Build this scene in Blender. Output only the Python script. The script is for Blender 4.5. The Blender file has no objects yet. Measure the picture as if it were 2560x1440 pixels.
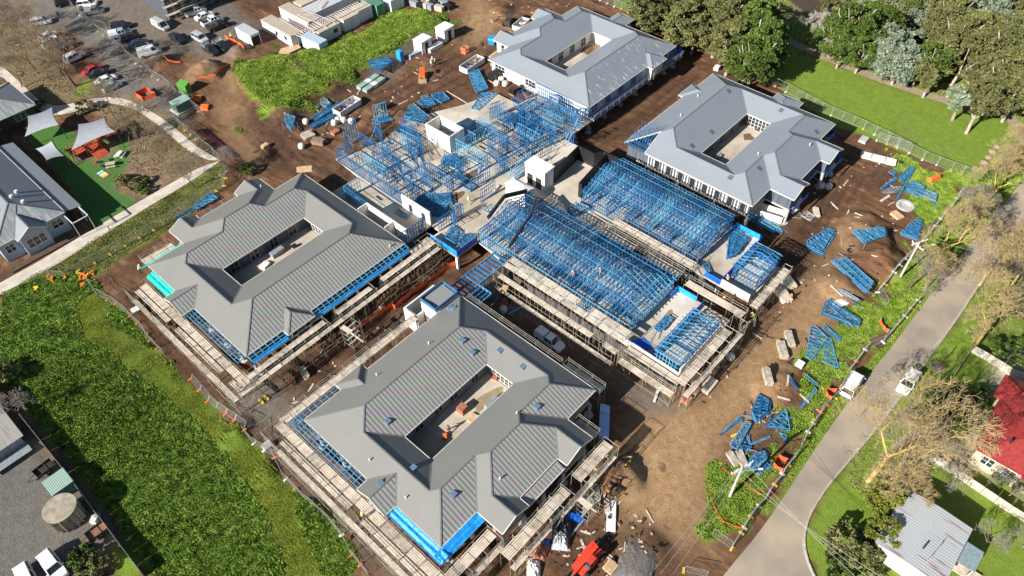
import bpy, math, random
import numpy as np
from math import sin, cos, radians, pi, hypot, atan2, sqrt
from mathutils import Matrix, Vector
random.seed(7); RNG = np.random.default_rng(11)
SC = bpy.context.scene; COL = SC.collection
# ------------------------------------------------------------------ camera
F_, P_, R_, Y_ = 1847.7, radians(48.093), radians(-1.335), radians(46.895)
CH = 93.0
_f = np.array([cos(P_)*sin(Y_), cos(P_)*cos(Y_), -sin(P_)]); _r = np.array([cos(Y_), -sin(Y_), 0]); _u = np.cross(_r, _f)
_r2 = cos(R_)*_r+sin(R_)*_u; _u2 = -sin(R_)*_r+cos(R_)*_u
MC = np.array([_r2, _u2, -_f])
cam = bpy.data.cameras.new('camera'); camo = bpy.data.objects.new('camera', cam); COL.objects.link(camo)
cam.sensor_width = 36; cam.lens = 36*F_/2560; cam.clip_start = 1; cam.clip_end = 3000
mw = Matrix(MC.T.tolist()).to_4x4(); mw.translation = (0, 0, CH); camo.matrix_world = mw
SC.camera = camo
# ------------------------------------------------------------------ light
SUN_AZ, SUN_EL = radians(172), radians(29)
W = bpy.data.worlds.new('World'); SC.world = W; W.use_nodes = True
nt = W.node_tree; bg = nt.nodes['Background']; sky = nt.nodes.new('ShaderNodeTexSky')
sky.sky_type = 'NISHITA'; sky.sun_disc = False; sky.sun_elevation = SUN_EL; sky.sun_rotation = radians(90)-SUN_AZ
sky.air_density = 1.0; sky.dust_density = 0.4
nt.links.new(sky.outputs[0], bg.inputs[0]); bg.inputs[1].default_value = 0.05
sl = bpy.data.lights.new('sun', 'SUN'); sl.energy = 5.0; sl.angle = radians(0.5); sl.color = (1, .95, .87)
so = bpy.data.objects.new('sun', sl); COL.objects.link(so)
sd = Vector((-cos(SUN_EL)*cos(SUN_AZ), -cos(SUN_EL)*sin(SUN_AZ), -sin(SUN_EL)))
so.rotation_euler = sd.to_track_quat('-Z', 'Y').to_euler(); so.location = (0, 100, 200)
SC.view_settings.view_transform = 'Standard'; SC.view_settings.look = 'None'; SC.view_settings.gamma = 1
SC.view_settings.exposure = 0.9
# ------------------------------------------------------------------ picture -> place
def T(c, r, x, y): return ((0, 600, 1200, 1860)[c]+x*.27365, (0, 350, 700, 1046)[r]+y*.27365)
def GZ(px, py, z=0.0):
    d = MC.T @ np.array([(px-1280)/F_, -(py-720)/F_, -1.0]); t = (z-CH)/d[2]
    return (d[0]*t, d[1]*t)
def inpoly(X, Y, poly):
    X = np.asarray(X, float); Y = np.asarray(Y, float); ins = np.zeros(X.shape, bool); n = len(poly)
    for i in range(n):
        x0, y0 = poly[i]; x1, y1 = poly[(i+1) % n]
        if y0 == y1: continue
        c = ((y0 > Y) != (y1 > Y)) & (X < (x1-x0)*(Y-y0)/(y1-y0)+x0)
        ins ^= c
    return ins
def blur(A, k):
    for _ in range(3):
        for ax in (0, 1):
            c = np.cumsum(np.pad(A, [(k+1, k) if a == ax else (0, 0) for a in (0, 1)], mode='edge'), axis=ax)
            A = (np.take(c, range(2*k+1, c.shape[ax]), axis=ax)-np.take(c, range(0, c.shape[ax]-2*k-1), axis=ax))/(2*k+1)
    return A
def vnoise(X, Y, s, seed):
    r = np.random.default_rng(seed); tab = r.random((64, 64)); x = X/s; y = Y/s
    xi = np.floor(x).astype(int); yi = np.floor(y).astype(int); fx = x-xi; fy = y-yi
    fx = fx*fx*(3-2*fx); fy = fy*fy*(3-2*fy)
    a = tab[xi % 64, yi % 64]; b = tab[(xi+1) % 64, yi % 64]; c = tab[xi % 64, (yi+1) % 64]; d = tab[(xi+1) % 64, (yi+1) % 64]
    return (a*(1-fx)+b*fx)*(1-fy)+(c*(1-fx)+d*fx)*fy
def fbm(X, Y, s, seed, o=4):
    v = 0; a = .5
    for i in range(o): v = v+a*vnoise(X, Y, s/2**i, seed+i); a *= .5
    return v
# ------------------------------------------------------------------ terrain field
GS = .5; GX = np.arange(-40, 262, GS); GY = np.arange(-50, 262, GS)
XX, YY = np.meshgrid(GX, GY, indexing='ij')
def sstep(a, b, v): t = np.clip((v-a)/(b-a), 0, 1); return t*t*(3-2*t)
def PG(pts, z=1.5): return [GZ(x, y, z) for x, y in pts]
HT = 2.9*sstep(70, 100, YY)
HT = HT*(1-.75*sstep(150, 185, XX))
# low working yard round the framed wings and under the upper lodge
ZPOLY = dict(
 hill=PG([(583,190),(600,170),(650,150),(725,140),(800,118),(890,95),(960,45),(1035,28),(1070,35),(1110,52),(1118,66),(1090,78),(1030,108),(960,152),(885,178),(850,212),(798,235),(742,262),(712,300),(650,272),(605,232)], 4),
 carpark=PG([(-60,-60),(560,-60),(640,60),(720,90),(740,130),(600,165),(560,240),(470,250),(300,110),(180,0)], 4),
)
M = {k: inpoly(XX, YY, p).astype(float) for k, p in ZPOLY.items()}
HT += 1.9*blur(M['hill'], 2)+.9*blur(M['carpark'], 6)
HMID = HT.copy()
def hz(x, y):
    fx = min(max((x-GX[0])/GS, 0), len(GX)-1.001); fy = min(max((y-GY[0])/GS, 0), len(GY)-1.001)
    i = int(fx); j = int(fy); u = fx-i; v = fy-j
    return (HT[i, j]*(1-u)+HT[i+1, j]*u)*(1-v)+(HT[i, j+1]*(1-u)+HT[i+1, j+1]*u)*v
def GP(px, py, up=0.0):
    z = 1.5
    for _ in range(12):
        x, y = GZ(px, py, z+up); z = .5*z+.5*hz(x, y)
    return (x, y, hz(x, y))
def gpoly(pts): return [GP(x, y)[:2] for x, y in pts]
def mask(pts, b=1): return blur(inpoly(XX, YY, gpoly(pts)).astype(float), b)
def strip(pts, w, b=1):
    g = gpoly(pts); A = np.zeros_like(XX)
    for (x0, y0), (x1, y1) in zip(g[:-1], g[1:]):
        dx, dy = x1-x0, y1-y0; L = dx*dx+dy*dy+1e-6
        t = np.clip(((XX-x0)*dx+(YY-y0)*dy)/L, 0, 1); d = np.hypot(XX-x0-t*dx, YY-y0-t*dy)
        A = np.maximum(A, np.clip((w/2-d)/.6+.5, 0, 1))
    return A
# ------------------------------------------------------------------ materials
MATS = {}
def ramp(n, stops):
    cr = n.color_ramp
    while len(cr.elements) < len(stops): cr.elements.new(.5)
    for e, (p, c) in zip(cr.elements, stops): e.position = p; e.color = (*c, 1) if len(c) == 3 else c
def mat(name, c1, c2=None, scale=3.0, rough=.8, metal=0.0, bump=0.0, bscale=None, detail=4, objvar=0.0, spec=None, stretch=None, trans=0):
    if name in MATS: return MATS[name]
    m = bpy.data.materials.new(name); m.use_nodes = True; n = m.node_tree.nodes; l = m.node_tree.links
    b = n['Principled BSDF']; b.inputs['Roughness'].default_value = rough; b.inputs['Metallic'].default_value = metal
    if spec is not None: b.inputs['Specular IOR Level'].default_value = spec
    if trans: b.inputs['Transmission Weight'].default_value = trans
    c2 = c2 or tuple(min(1, v*.72) for v in c1)
    tc = n.new('ShaderNodeTexCoord'); mp = n.new('ShaderNodeMapping'); l.new(tc.outputs['Object'], mp.inputs[0])
    if stretch: mp.inputs['Scale'].default_value = stretch
    nz = n.new('ShaderNodeTexNoise'); nz.inputs['Scale'].default_value = scale; nz.inputs['Detail'].default_value = detail
    l.new(mp.outputs[0], nz.inputs['Vector'])
    r = n.new('ShaderNodeValToRGB'); ramp(r, [(.35, c2), (.65, c1)]); l.new(nz.outputs['Fac'], r.inputs[0])
    out = r.outputs[0]
    if objvar:
        oi = n.new('ShaderNodeObjectInfo'); hs = n.new('ShaderNodeHueSaturation')
        mr = n.new('ShaderNodeMapRange'); mr.inputs['To Min'].default_value = 1-objvar; mr.inputs['To Max'].default_value = 1+objvar
        l.new(oi.outputs['Random'], mr.inputs[0]); l.new(mr.outputs[0], hs.inputs['Value']); l.new(out, hs.inputs['Color']); out = hs.outputs[0]
    l.new(out, b.inputs['Base Color'])
    if bump:
        n2 = n.new('ShaderNodeTexNoise'); n2.inputs['Scale'].default_value = bscale or scale*4; n2.inputs['Detail'].default_value = 5
        l.new(mp.outputs[0], n2.inputs['Vector'])
        bp = n.new('ShaderNodeBump'); bp.inputs['Strength'].default_value = bump; bp.inputs['Distance'].default_value = .1
        l.new(n2.outputs['Fac'], bp.inputs['Height']); l.new(bp.outputs[0], b.inputs['Normal'])
    MATS[name] = m; return m
# ------------------------------------------------------------------ mesh helpers
class MB:
    def __init__(s): s.v = []; s.f = []
    def poly(s, pts):
        n = len(s.v); s.v += [tuple(p) for p in pts]; s.f.append(tuple(range(n, n+len(pts)))); return s
    def prism(s, pts, z0, z1):
        n = len(s.v); k = len(pts)
        a = sum(pts[i][0]*pts[(i+1) % k][1]-pts[(i+1) % k][0]*pts[i][1] for i in range(k))
        if a < 0: pts = pts[::-1]
        s.v += [(x, y, z0) for x, y in pts]+[(x, y, z1) for x, y in pts]
        s.f.append(tuple(range(n+k-1, n-1, -1))); s.f.append(tuple(range(n+k, n+2*k)))
        for i in range(k): j = (i+1) % k; s.f.append((n+i, n+j, n+k+j, n+k+i))
        return s
    def box(s, x0, y0, z0, x1, y1, z1): return s.prism([(x0, y0), (x1, y0), (x1, y1), (x0, y1)], z0, z1)
    def obox(s, cx, cy, z0, lx, ly, h, a=0.0, tz=0):
        c, d = cos(a), sin(a)
        return s.prism([(cx+c*u-d*v, cy+d*u+c*v) for u, v in ((-lx/2, -ly/2), (lx/2, -ly/2), (lx/2, ly/2), (-lx/2, ly/2))], z0, z0+h)
    def bar(s, a, b, w=.08, h=None, n=4):
        a = Vector(a); b = Vector(b); d = b-a
        if d.length < 1e-5: return s
        h = h or w
        d.normalize(); q = Vector((0, 0, 1)) if abs(d.z) < .95 else Vector((1, 0, 0))
        e = d.cross(q).normalized(); g = e.cross(d)
        k = len(s.v)
        for p in (a, b):
            if n == 4:
                for u, v in ((-1, -1), (1, -1), (1, 1), (-1, 1)): s.v.append(tuple(p+e*(u*w/2)+g*(v*h/2)))
            else:
                for i in range(n): t = 2*pi*i/n; s.v.append(tuple(p+e*(cos(t)*w/2)+g*(sin(t)*h/2)))
        for i in range(n): j = (i+1) % n; s.f.append((k+i, k+j, k+n+j, k+n+i))
        s.f.append(tuple(range(k+n-1, k-1, -1))); s.f.append(tuple(range(k+n, k+2*n)))
        return s
    def cyl(s, cx, cy, z0, z1, r0, r1=None, n=16, cap=True):
        r1 = r0 if r1 is None else r1; k = len(s.v)
        s.v += [(cx+r0*cos(2*pi*i/n), cy+r0*sin(2*pi*i/n), z0) for i in range(n)]+[(cx+r1*cos(2*pi*i/n), cy+r1*sin(2*pi*i/n), z1) for i in range(n)]
        for i in range(n): j = (i+1) % n; s.f.append((k+i, k+j, k+n+j, k+n+i))
        if cap: s.f.append(tuple(range(k+n, k+2*n))); s.f.append(tuple(range(k+n-1, k-1, -1)))
        return s
    def loft(s, rings, cap=True):
        k = len(s.v); n = len(rings[0])
        for r in rings: s.v += [tuple(p) for p in r]
        for m in range(len(rings)-1):
            for i in range(n):
                j = (i+1) % n; s.f.append((k+m*n+i, k+m*n+j, k+(m+1)*n+j, k+(m+1)*n+i))
        if cap: s.f.append(tuple(range(k+n-1, k-1, -1))); s.f.append(tuple(range(k+(len(rings)-1)*n, k+len(rings)*n)))
        return s
    def xf(s, M4, start=0):
        for i in range(start, len(s.v)): s.v[i] = tuple(M4 @ Vector(s.v[i]))
        return s
    def build(s, name, m, parent=None, smooth=False, loc=None):
        me = bpy.data.meshes.new(name)
        if loc: s.v = [(x-loc[0], y-loc[1], z-loc[2]) for x, y, z in s.v]
        me.from_pydata(s.v, [], s.f); me.materials.append(m)
        if smooth:
            for p in me.polygons: p.use_smooth = True
        o = bpy.data.objects.new(name, me); COL.objects.link(o)
        if loc: o.location = loc
        if parent:
            o.parent = parent
        return o
def rel(parent, o):   # geometry given in world coordinates under an empty that is not at the origin
    o.location = tuple(-c for c in parent.location) if parent.rotation_euler.z == 0 else o.location
    return o
def tag(o, label=None, cat=None, group=None, kind=None):
    if label: o['label'] = label
    if cat: o['category'] = cat
    if group: o['group'] = group
    if kind: o['kind'] = kind
    return o
def empty(name, loc, label, cat, group=None, rz=0.0):
    o = bpy.data.objects.new(name, None); COL.objects.link(o); o.empty_display_size = .3
    o.location = loc; o.rotation_euler = (0, 0, rz); return tag(o, label, cat, group)
def copy_tree(o, parent=None):
    c = o.copy(); COL.objects.link(c)
    if parent: c.parent = parent
    for ch in list(o.children): copy_tree(ch, c)
    return c
def place(proto, used, loc, rz, label, group=None, scale=None):
    o = copy_tree(proto) if used else proto
    o.location = loc; o.rotation_euler = (0, 0, rz)
    if scale: o.scale = scale if isinstance(scale, tuple) else (scale,)*3
    o['label'] = label
    if group: o['group'] = group
    return o
def part(mb, name, m, t, smooth=False):
    b = tuple(t.location)
    while t.parent is not None and False: pass
    mb.v = [(x-b[0], y-b[1], z-b[2]) for x, y, z in mb.v]
    o = mb.build(name, m, t, smooth); return o
def sub(mb, name, m, p, base, smooth=False):   # sub-part of a part whose own origin is the thing's base
    mb.v = [(x-base[0], y-base[1], z-base[2]) for x, y, z in mb.v]
    return mb.build(name, m, p, smooth)
# ------------------------------------------------------------------ ground
LUSH = [(0,742),(100,700),(200,690),(262,735),(330,800),(380,860),(420,905),(480,965),(535,1010),(560,1060),(612,1078),(650,1120),(700,1190),(760,1250),(830,1310),(880,1380),(925,1450),(395,1450),(335,1370),(275,1290),(232,1230),(190,1165),(120,1085),(60,1010),(-10,930)]
GRASS = dict(
 lush=LUSH,
 strip=[(-60,760),(0,735),(150,650),(330,545),(480,450),(552,405),(565,440),(545,485),(480,535),(400,590),(335,620),(250,690),(200,700),(100,712),(0,750)],
 hill=[(583,190),(600,170),(650,150),(725,140),(800,118),(890,95),(960,45),(1035,20),(1070,30),(1115,52),(1118,66),(1090,78),(1030,108),(960,150),(885,170),(850,212),(798,235),(745,262),(712,290),(650,265),(605,225)],
 park=[(1400,-60),(1520,-5),(1560,28),(1640,60),(1720,95),(1800,135),(1870,165),(1910,185),(1960,230),(2010,265),(2100,320),(2250,375),(2330,410),(2420,440),(2560,480),(2800,500),(2800,100),(2560,-60)],
 site_r=[(2230,380),(2430,445),(2400,482),(2310,600),(2215,725),(2280,770),(2195,870),(2120,930),(2060,1030),(2000,1110),(1905,1265),(1850,1350),(1805,1372),(1780,1310),(1768,1230),(1775,1185),(1830,1130),(1900,1120),(1985,1075),(2010,1000),(1980,900),(2035,860),(2060,820),(2120,830),(2165,770),(2180,745),(2240,735),(2240,660),(2290,560),(2300,500),(2250,470)],
 verge=[(2440,450),(2560,420),(2700,440),(2600,480),(2475,590),(2365,735),(2265,865),(2200,940),(2155,990),(2040,1160),(1925,1340),(1880,1380),(1990,1120),(2080,1000),(2200,870),(2290,760),(2205,735),(2310,595),(2400,480)],
 east=[(2800,480),(2560,560),(2400,790),(2295,925),(2195,1070),(2100,1180),(2020,1295),(2005,1345),(2015,1400),(2060,1480),(2900,1480)],
 west=[(-100,900),(0,930),(40,1000),(70,1030),(0,990),(-100,960)],
 corner=[(290,1440),(265,1385),(300,1350),(330,1380),(370,1450),(280,1460)],
 topL=[(190,230),(235,190),(260,215),(225,250)],
)
def gmask(k, b=1): return mask(GRASS[k], b)
n1 = fbm(XX, YY, 9, 3); n2 = fbm(XX, YY, 3, 9); n3 = fbm(XX, YY, 1.6, 21)
def ragged(A, amp=.55): return np.clip((A+(n2-.47)*amp*2-.5)*3.2+.5, 0, 1)*(A > .02)
gr = np.zeros_like(XX)
for k in ('lush', 'strip', 'park', 'verge', 'east', 'west', 'corner'): gr = np.maximum(gr, ragged(gmask(k, 2), .35))
gr = np.maximum(gr, ragged(gmask('hill', 3), .75)); gr = np.maximum(gr, ragged(gmask('site_r', 3), .9)); gr = np.maximum(gr, ragged(gmask('topL', 3), .9))
lush = mask(LUSH, 2)
track = np.maximum(strip([(215,765),(240,830),(300,870),(345,905),(420,960),(520,1045),(600,1130),(660,1210),(710,1310),(760,1440)], 4.5), strip([(265,735),(235,790),(225,850)], 3))
track = np.maximum(track, strip([(480,985),(560,1120),(640,1240),(700,1330),(790,1450)], 2.5)*.6); track = blur(track, 2)*ragged(lush, .3)
yell = blur(mask([(0,735),(150,650),(330,545),(480,450),(552,405),(565,440),(545,485),(400,590),(250,690),(100,712),(0,760)], 1), 1)*.75
# tan road base / worn gravel
sand = np.zeros_like(XX)
for pts, b in (([(1180,-20),(1170,60),(1190,90),(1160,110),(1120,125),(1180,118),(1230,90),(1245,60),(1215,20),(1205,-20)], 3),
  ([(1560,1100),(1640,1010),(1720,1015),(1790,1000),(1850,925),(1910,850),(1940,900),(1900,960),(1840,1040),(1800,1120),(1770,1190),(1760,1260),(1790,1330),(1800,1370),(1700,1340),(1640,1300),(1560,1320),(1500,1300),(1560,1230),(1570,1160)], 4),
  ([(560,240),(585,170),(655,130),(740,125),(735,115),(600,150),(555,170),(560,300),(590,310),(600,260)], 2),
  ([(470,215),(500,195),(545,160),(600,150),(590,130),(500,150)], 3)):
    sand = np.maximum(sand, mask(pts, b))
sand = np.maximum(sand, strip([(1985,760),(2060,690),(2100,620),(2140,560)], 5)*.45); sand = np.maximum(sand, strip([(1830,1020),(1900,930),(1990,820),(2060,740)], 7)*.8)
sand = np.maximum(sand, strip([(570,200),(565,270),(590,330),(640,400)], 3.5)*.5)
sand = blur(sand, 2); sand = np.clip(sand*1.15*(.75+.5*n1), 0, 1)
# grey gravel
grav = np.zeros_like(XX)
for pts in ([(-60,-60),(540,-60),(600,30),(650,60),(640,110),(560,150),(450,130),(390,170),(340,150),(240,80),(190,30),(100,130),(200,190),(350,190),(430,210),(300,270),(240,240),(200,190),(0,100)],
  [(575,975),(640,930),(700,960),(740,1000),(700,1060),(640,1080),(600,1050)], [(1200,690),(1330,760),(1420,830),(1560,950),(1700,1010),(1690,1035),(1600,1030),(1540,960),(1400,850),(1230,760)],
  [(690,1040),(730,1100),(800,1180),(880,1270),(1000,1380),(1060,1450),(990,1450),(880,1350),(800,1260),(740,1180),(680,1090)], [(960,130),(1110,60),(1120,75),(1010,150),(985,200),(900,220)]): grav = np.maximum(grav, mask(pts, 2))
grav = np.clip(grav*(.7+.6*n1), 0, 1)
# leaf litter / dry scrub under the bare trees, garden beds
dry = np.zeros_like(XX)
for pts in ([(-80,60),(40,60),(120,120),(170,200),(230,250),(330,235),(430,300),(520,370),(550,400),(480,440),(420,470),(330,430),(300,310),(200,260),(120,260),(60,215),(0,160)],
  [(2440,450),(2560,350),(2700,400),(2600,480),(2480,600),(2370,740),(2300,760),(2240,720),(2330,600),(2410,490)], [(2410,790),(2560,600),(2700,600),(2640,800),(2500,860),(2430,830)],
  [(2090,1180),(2200,1050),(2300,1040),(2420,1110),(2400,1170),(2340,1160),(2250,1230),(2160,1250)], [(2350,1010),(2440,940),(2560,960),(2560,1160),(2400,1100)], [(1640,-60),(1980,-60),(2060,140),(1920,100),(1700,70)], [(2000,140),(2250,215),(2400,250),(2560,320),(2700,300),(2700,-60),(2000,-60)]):
    dry = np.maximum(dry, mask(pts, 3))
dry = ragged(dry, .5)
darkm = np.zeros_like(XX)
for pts in ([(1000,860),(870,960),(740,1050),(700,1000),(800,900),(1000,750),(1150,650),(1190,680)], [(540,1000),(600,1090),(700,1200),(800,1330),(900,1420),(860,1420),(760,1310),(640,1150),(560,1060)], [(1800,640),(2050,560),(2180,600),(2050,800),(1900,760)], [(590,340),(700,330),(860,440),(840,470),(700,430),(620,400)], [(280,720),(330,700),(440,860),(560,1000),(520,1000),(380,850)]): darkm = np.maximum(darkm, mask(pts, 3))
paved = np.zeros_like(XX)    # worn asphalt
for pts in ([(-80,1010),(60,1060),(110,1140),(190,1210),(250,1290),(300,1350),(265,1385),(230,1460),(-80,1460)], [(2280,1080),(2340,1080),(2460,1130),(2420,1190),(2300,1150)], [(-60,-60),(160,-60),(200,10),(330,150),(440,262),(480,300),(440,312),(360,268),(290,238),(305,205),(250,150),(200,105),(150,60),(60,-10)]): paved = np.maximum(paved, mask(pts, 2))
turf = mask([(185,330),(330,358),(325,410),(300,450),(285,470),(345,500),(260,560),(225,560),(180,480),(60,330),(100,300)], 0)
mulch = np.maximum(mask([(322,360),(430,440),(400,480),(350,500),(290,470),(300,440),(325,410)], 1), mask([(180,400),(205,352),(290,360),(280,385),(255,400)], 1))
pebb = mask([(2420,1110),(2490,900),(2560,880),(2640,900),(2500,1200),(2440,1170),(2370,1160)], 1)
hard = np.clip(lush+gmask('park', 2)+gmask('east', 2)+paved, 0, 1)
bare = np.clip(1-gr-sand*.7-grav-dry-paved-turf, 0, 1)
# relief: ruts, spoil and banks on the bare earth, soft undulation elsewhere
dd = (fbm(XX, YY, 5, 40)-.47)*.55+(n3-.47)*.30
HT += bare*dd*(.6+.8*darkm)+gr*(n2-.47)*.18
PILES = [((390,262,0), 0, 0)]
def heap(px, py, r, h, sq=1.0, seed=0):
    global HT
    x, y, _ = GP(px, py); D = np.hypot((XX-x), (YY-y)*sq)/r
    D = D+(vnoise(XX, YY, 2.2, 60+seed)-.5)*.35
    HT += h*np.clip(1-D, 0, 1)**.8*(.85+.4*vnoise(XX, YY, .9, 80+seed))
HEAPS = [(402,160,4.2,1.5),(513,180,4.5,2.2),(596,128,3.0,1.2),(1010,292,3.0,1.6),(1540,1190,3.6,2.2),(2165,575,5.5,1.6),(2192,650,6.0,2.4),(2115,715,4.5,1.5),(1955,965,4.6,1.6),(1255,28,3.5,1.2),(1000,745,4.0,.9),(890,905,3.2,1.0),(800,980,4.0,.8),(590,1080,3.0,1.1),(1610,1380,3.6,1.0),(1480,225,2.5,.5),(1130,655,3,.8),(660,1190,2.2,.7),(780,1290,2.2,.7)]
for i, hp in enumerate(HEAPS): heap(*hp, seed=i)
for tr in ([(1790,760),(1900,690),(1990,610),(2060,520),(2100,430)], [(1850,780),(1960,700),(2060,600),(2110,500),(2150,440)], [(1500,1330),(1600,1200),(1700,1080),(1850,920),(1990,780)], [(1540,1370),(1650,1250),(1760,1110),(1900,960),(2010,820)], [(1560,1420),(1620,1330),(1640,1230),(1620,1130)], [(1240,60),(1180,130),(1090,190),(1000,240),(940,300),(890,390),(860,440)], [(1190,40),(1160,110),(1080,170),(990,225),(900,260),(860,330)], [(1260,110),(1180,190),(1060,250),(980,300),(930,360)], [(640,340),(720,400),(800,450),(860,430),(910,360)], [(590,270),(620,340),(700,410),(800,440)], [(1560,330),(1680,260),(1760,190)], [(1500,350),(1600,300),(1720,200)]):
    for dx in (-1, 1):
        tt = [(x+dx*9, y+dx*6) for x, y in tr]; q_ = strip(tt, .9)*(.5+.5*n2*1.6).clip(0, 1); darkm = np.maximum(darkm, q_); HT -= .10*q_
# the cut bank under the grassy hill, churned and dark
ring_ = np.clip(blur(M['hill'], 5)*1.6, 0, 1)-M['hill']; darkm = np.maximum(darkm, np.clip(ring_*2.2, 0, 1)); HT += ring_.clip(0, 1)*(n3-.5)*1.1
hp_ = strip([(730,140),(745,165),(775,190),(830,208),(850,215)], 1.6); gr = gr*(1-hp_); bare = np.maximum(bare, hp_)
# keep the ground under roads and slabs out of the way
def flat_under(pts_world, z):
    A = blur(inpoly(XX, YY, pts_world).astype(float), 1); return A
for rect in ((52.5,73,104,101), (58,60,80,101)):
    A = blur(((XX > rect[0]) & (XX < rect[2]) & (YY > rect[1]) & (YY < rect[3])).astype(float), 1); HT = HT*(1-A)+np.minimum(HT, 2.75)*A
for rect in ((20,73.5,52.5,101.6), (103.5,74.3,136.2,102.4), (20,31,50.5,58.5), (98.8,34.7,130.5,62.2)):
    A = ((XX > rect[0]+1) & (XX < rect[2]-1) & (YY > rect[1]+1) & (YY < rect[3]-1)); HT = np.where(A, np.minimum(HT, 2.6), HT)
C1 = np.stack([gr, sand, grav, np.ones_like(gr)], -1); C2 = np.stack([dry, paved, turf, np.ones_like(gr)], -1)
C3 = np.stack([track, yell, darkm, np.ones_like(gr)], -1); C4 = np.stack([lush, mulch, pebb, np.ones_like(gr)], -1)
def ext(A, n=4): return np.pad(A, [(n, n), (n, n)]+[(0, 0)]*(A.ndim-2), mode='edge')
ex = np.array([30, 80, 200, 600.]); GX2 = np.r_[GX[0]-ex[::-1], GX, GX[-1]+ex]; GY2 = np.r_[GY[0]-ex[::-1], GY, GY[-1]+ex]
X2, Y2 = np.meshgrid(GX2, GY2, indexing='ij'); Z2 = ext(HT)
def fastmesh(name, V, Fq, m, attrs=None, smooth=True):
    me = bpy.data.meshes.new(name); V = np.asarray(V, np.float32); Fq = np.asarray(Fq, np.int32); k = Fq.shape[1]
    me.vertices.add(len(V)); me.vertices.foreach_set('co', V.ravel()); me.loops.add(Fq.size); me.loops.foreach_set('vertex_index', Fq.ravel())
    me.polygons.add(len(Fq)); me.polygons.foreach_set('loop_start', np.arange(0, Fq.size, k, dtype=np.int32)); me.polygons.foreach_set('use_smooth', np.full(len(Fq), smooth))
    me.update(calc_edges=True)
    for an, ac in (attrs or {}).items():
        ca = me.color_attributes.new(an, 'FLOAT_COLOR', 'POINT'); ca.data.foreach_set('color', np.asarray(ac, np.float32).ravel())
    me.materials.append(m); o = bpy.data.objects.new(name, me); COL.objects.link(o); return o
def ground_mat():
    m = bpy.data.materials.new('ground'); m.use_nodes = True; n = m.node_tree.nodes; l = m.node_tree.links; b = n['Principled BSDF']
    b.inputs['Roughness'].default_value = .95; b.inputs['Specular IOR Level'].default_value = .2
    tc = n.new('ShaderNodeTexCoord')
    def noise(s, d=6, st=None, rough=.6):
        z = n.new('ShaderNodeTexNoise'); z.inputs['Scale'].default_value = s; z.inputs['Detail'].default_value = d; z.inputs['Roughness'].default_value = rough
        if st:
            mp = n.new('ShaderNodeMapping'); mp.inputs['Scale'].default_value = st[0]; mp.inputs['Rotation'].default_value = (0, 0, st[1]); l.new(tc.outputs['Object'], mp.inputs[0]); l.new(mp.outputs[0], z.inputs['Vector'])
        else: l.new(tc.outputs['Object'], z.inputs['Vector'])
        return z.outputs['Fac']
    def rmp(src, stops): r = n.new('ShaderNodeValToRGB'); ramp(r, stops); l.new(src, r.inputs[0]); return r.outputs[0]
    def mix(f, a, c):
        x = n.new('ShaderNodeMix'); x.data_type = 'RGBA'; l.new(f, x.inputs[0]); l.new(a, x.inputs[6]); l.new(c, x.inputs[7]); return x.outputs[2]
    def mul(a, c):
        x = n.new('ShaderNodeMath'); x.operation = 'MULTIPLY'; l.new(a, x.inputs[0])
        if isinstance(c, float): x.inputs[1].default_value = c
        else: l.new(c, x.inputs[1])
        return x.outputs[0]
    A = {}
    for k in ('C1', 'C2', 'C3', 'C4'):
        a = n.new('ShaderNodeVertexColor'); a.layer_name = k; s = n.new('ShaderNodeSeparateColor'); l.new(a.outputs[0], s.inputs[0]); A[k] = s.outputs
    big = noise(.12, 5); med = noise(.8, 8, rough=.7); fine = noise(4.5, 6, rough=.75); rut = noise(.9, 6, ((1, .22, 1), radians(35)), .65)
    fm = n.new('ShaderNodeMix'); fm.data_type = 'FLOAT'; fm.inputs[0].default_value = .5; l.new(med, fm.inputs[2]); l.new(fine, fm.inputs[3]); mf = fm.outputs[0]
    mud = mix(rmp(big, [(.40, (0, 0, 0)), (.62, (1, 1, 1))]), rmp(mf, [(.32, (.035, .018, .011)), (.48, (.10, .052, .03)), (.58, (.15, .082, .048)), (.72, (.27, .16, .10))]), rmp(rut, [(.32, (.05, .024, .014)), (.48, (.155, .078, .040)), (.6, (.25, .135, .072)), (.74, (.40, .25, .14))]))
    dark = rmp(mf, [(.3, (.022, .013, .009)), (.55, (.06, .034, .022)), (.75, (.13, .075, .048))])
    c = mix(mul(A['C3'][2], .7), mud, dark)
    c = mix(A['C1'][1], c, rmp(mf, [(.30, (.17, .095, .048)), (.5, (.36, .225, .115)), (.7, (.50, .355, .21))]))
    c = mix(A['C1'][2], c, rmp(mf, [(.3, (.085, .07, .055)), (.5, (.17, .145, .12)), (.7, (.30, .265, .22))]))
    c = mix(A['C2'][1], c, rmp(mf, [(.3, (.10, .09, .078)), (.5, (.16, .15, .135)), (.7, (.22, .20, .18))]))
    c = mix(A['C2'][0], c, rmp(mf, [(.3, (.09, .065, .035)), (.48, (.19, .14, .075)), (.6, (.28, .22, .13)), (.75, (.38, .31, .20))]))
    g1 = rmp(mf, [(.3, (.11, .17, .018)), (.5, (.17, .26, .028)), (.7, (.25, .34, .055))])
    g2 = rmp(mf, [(.3, (.06, .10, .012)), (.5, (.11, .18, .02)), (.7, (.18, .27, .04))])
    g3 = rmp(mf, [(.3, (.07, .11, .01)), (.5, (.12, .18, .018)), (.7, (.19, .25, .035))])
    g4 = rmp(mf, [(.3, (.10, .12, .03)), (.5, (.17, .19, .055)), (.7, (.26, .27, .10))])
    g = mix(A['C4'][0], g1, g2); g = mix(A['C3'][0], g, g3); g = mix(A['C3'][1], g, g4)
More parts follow.
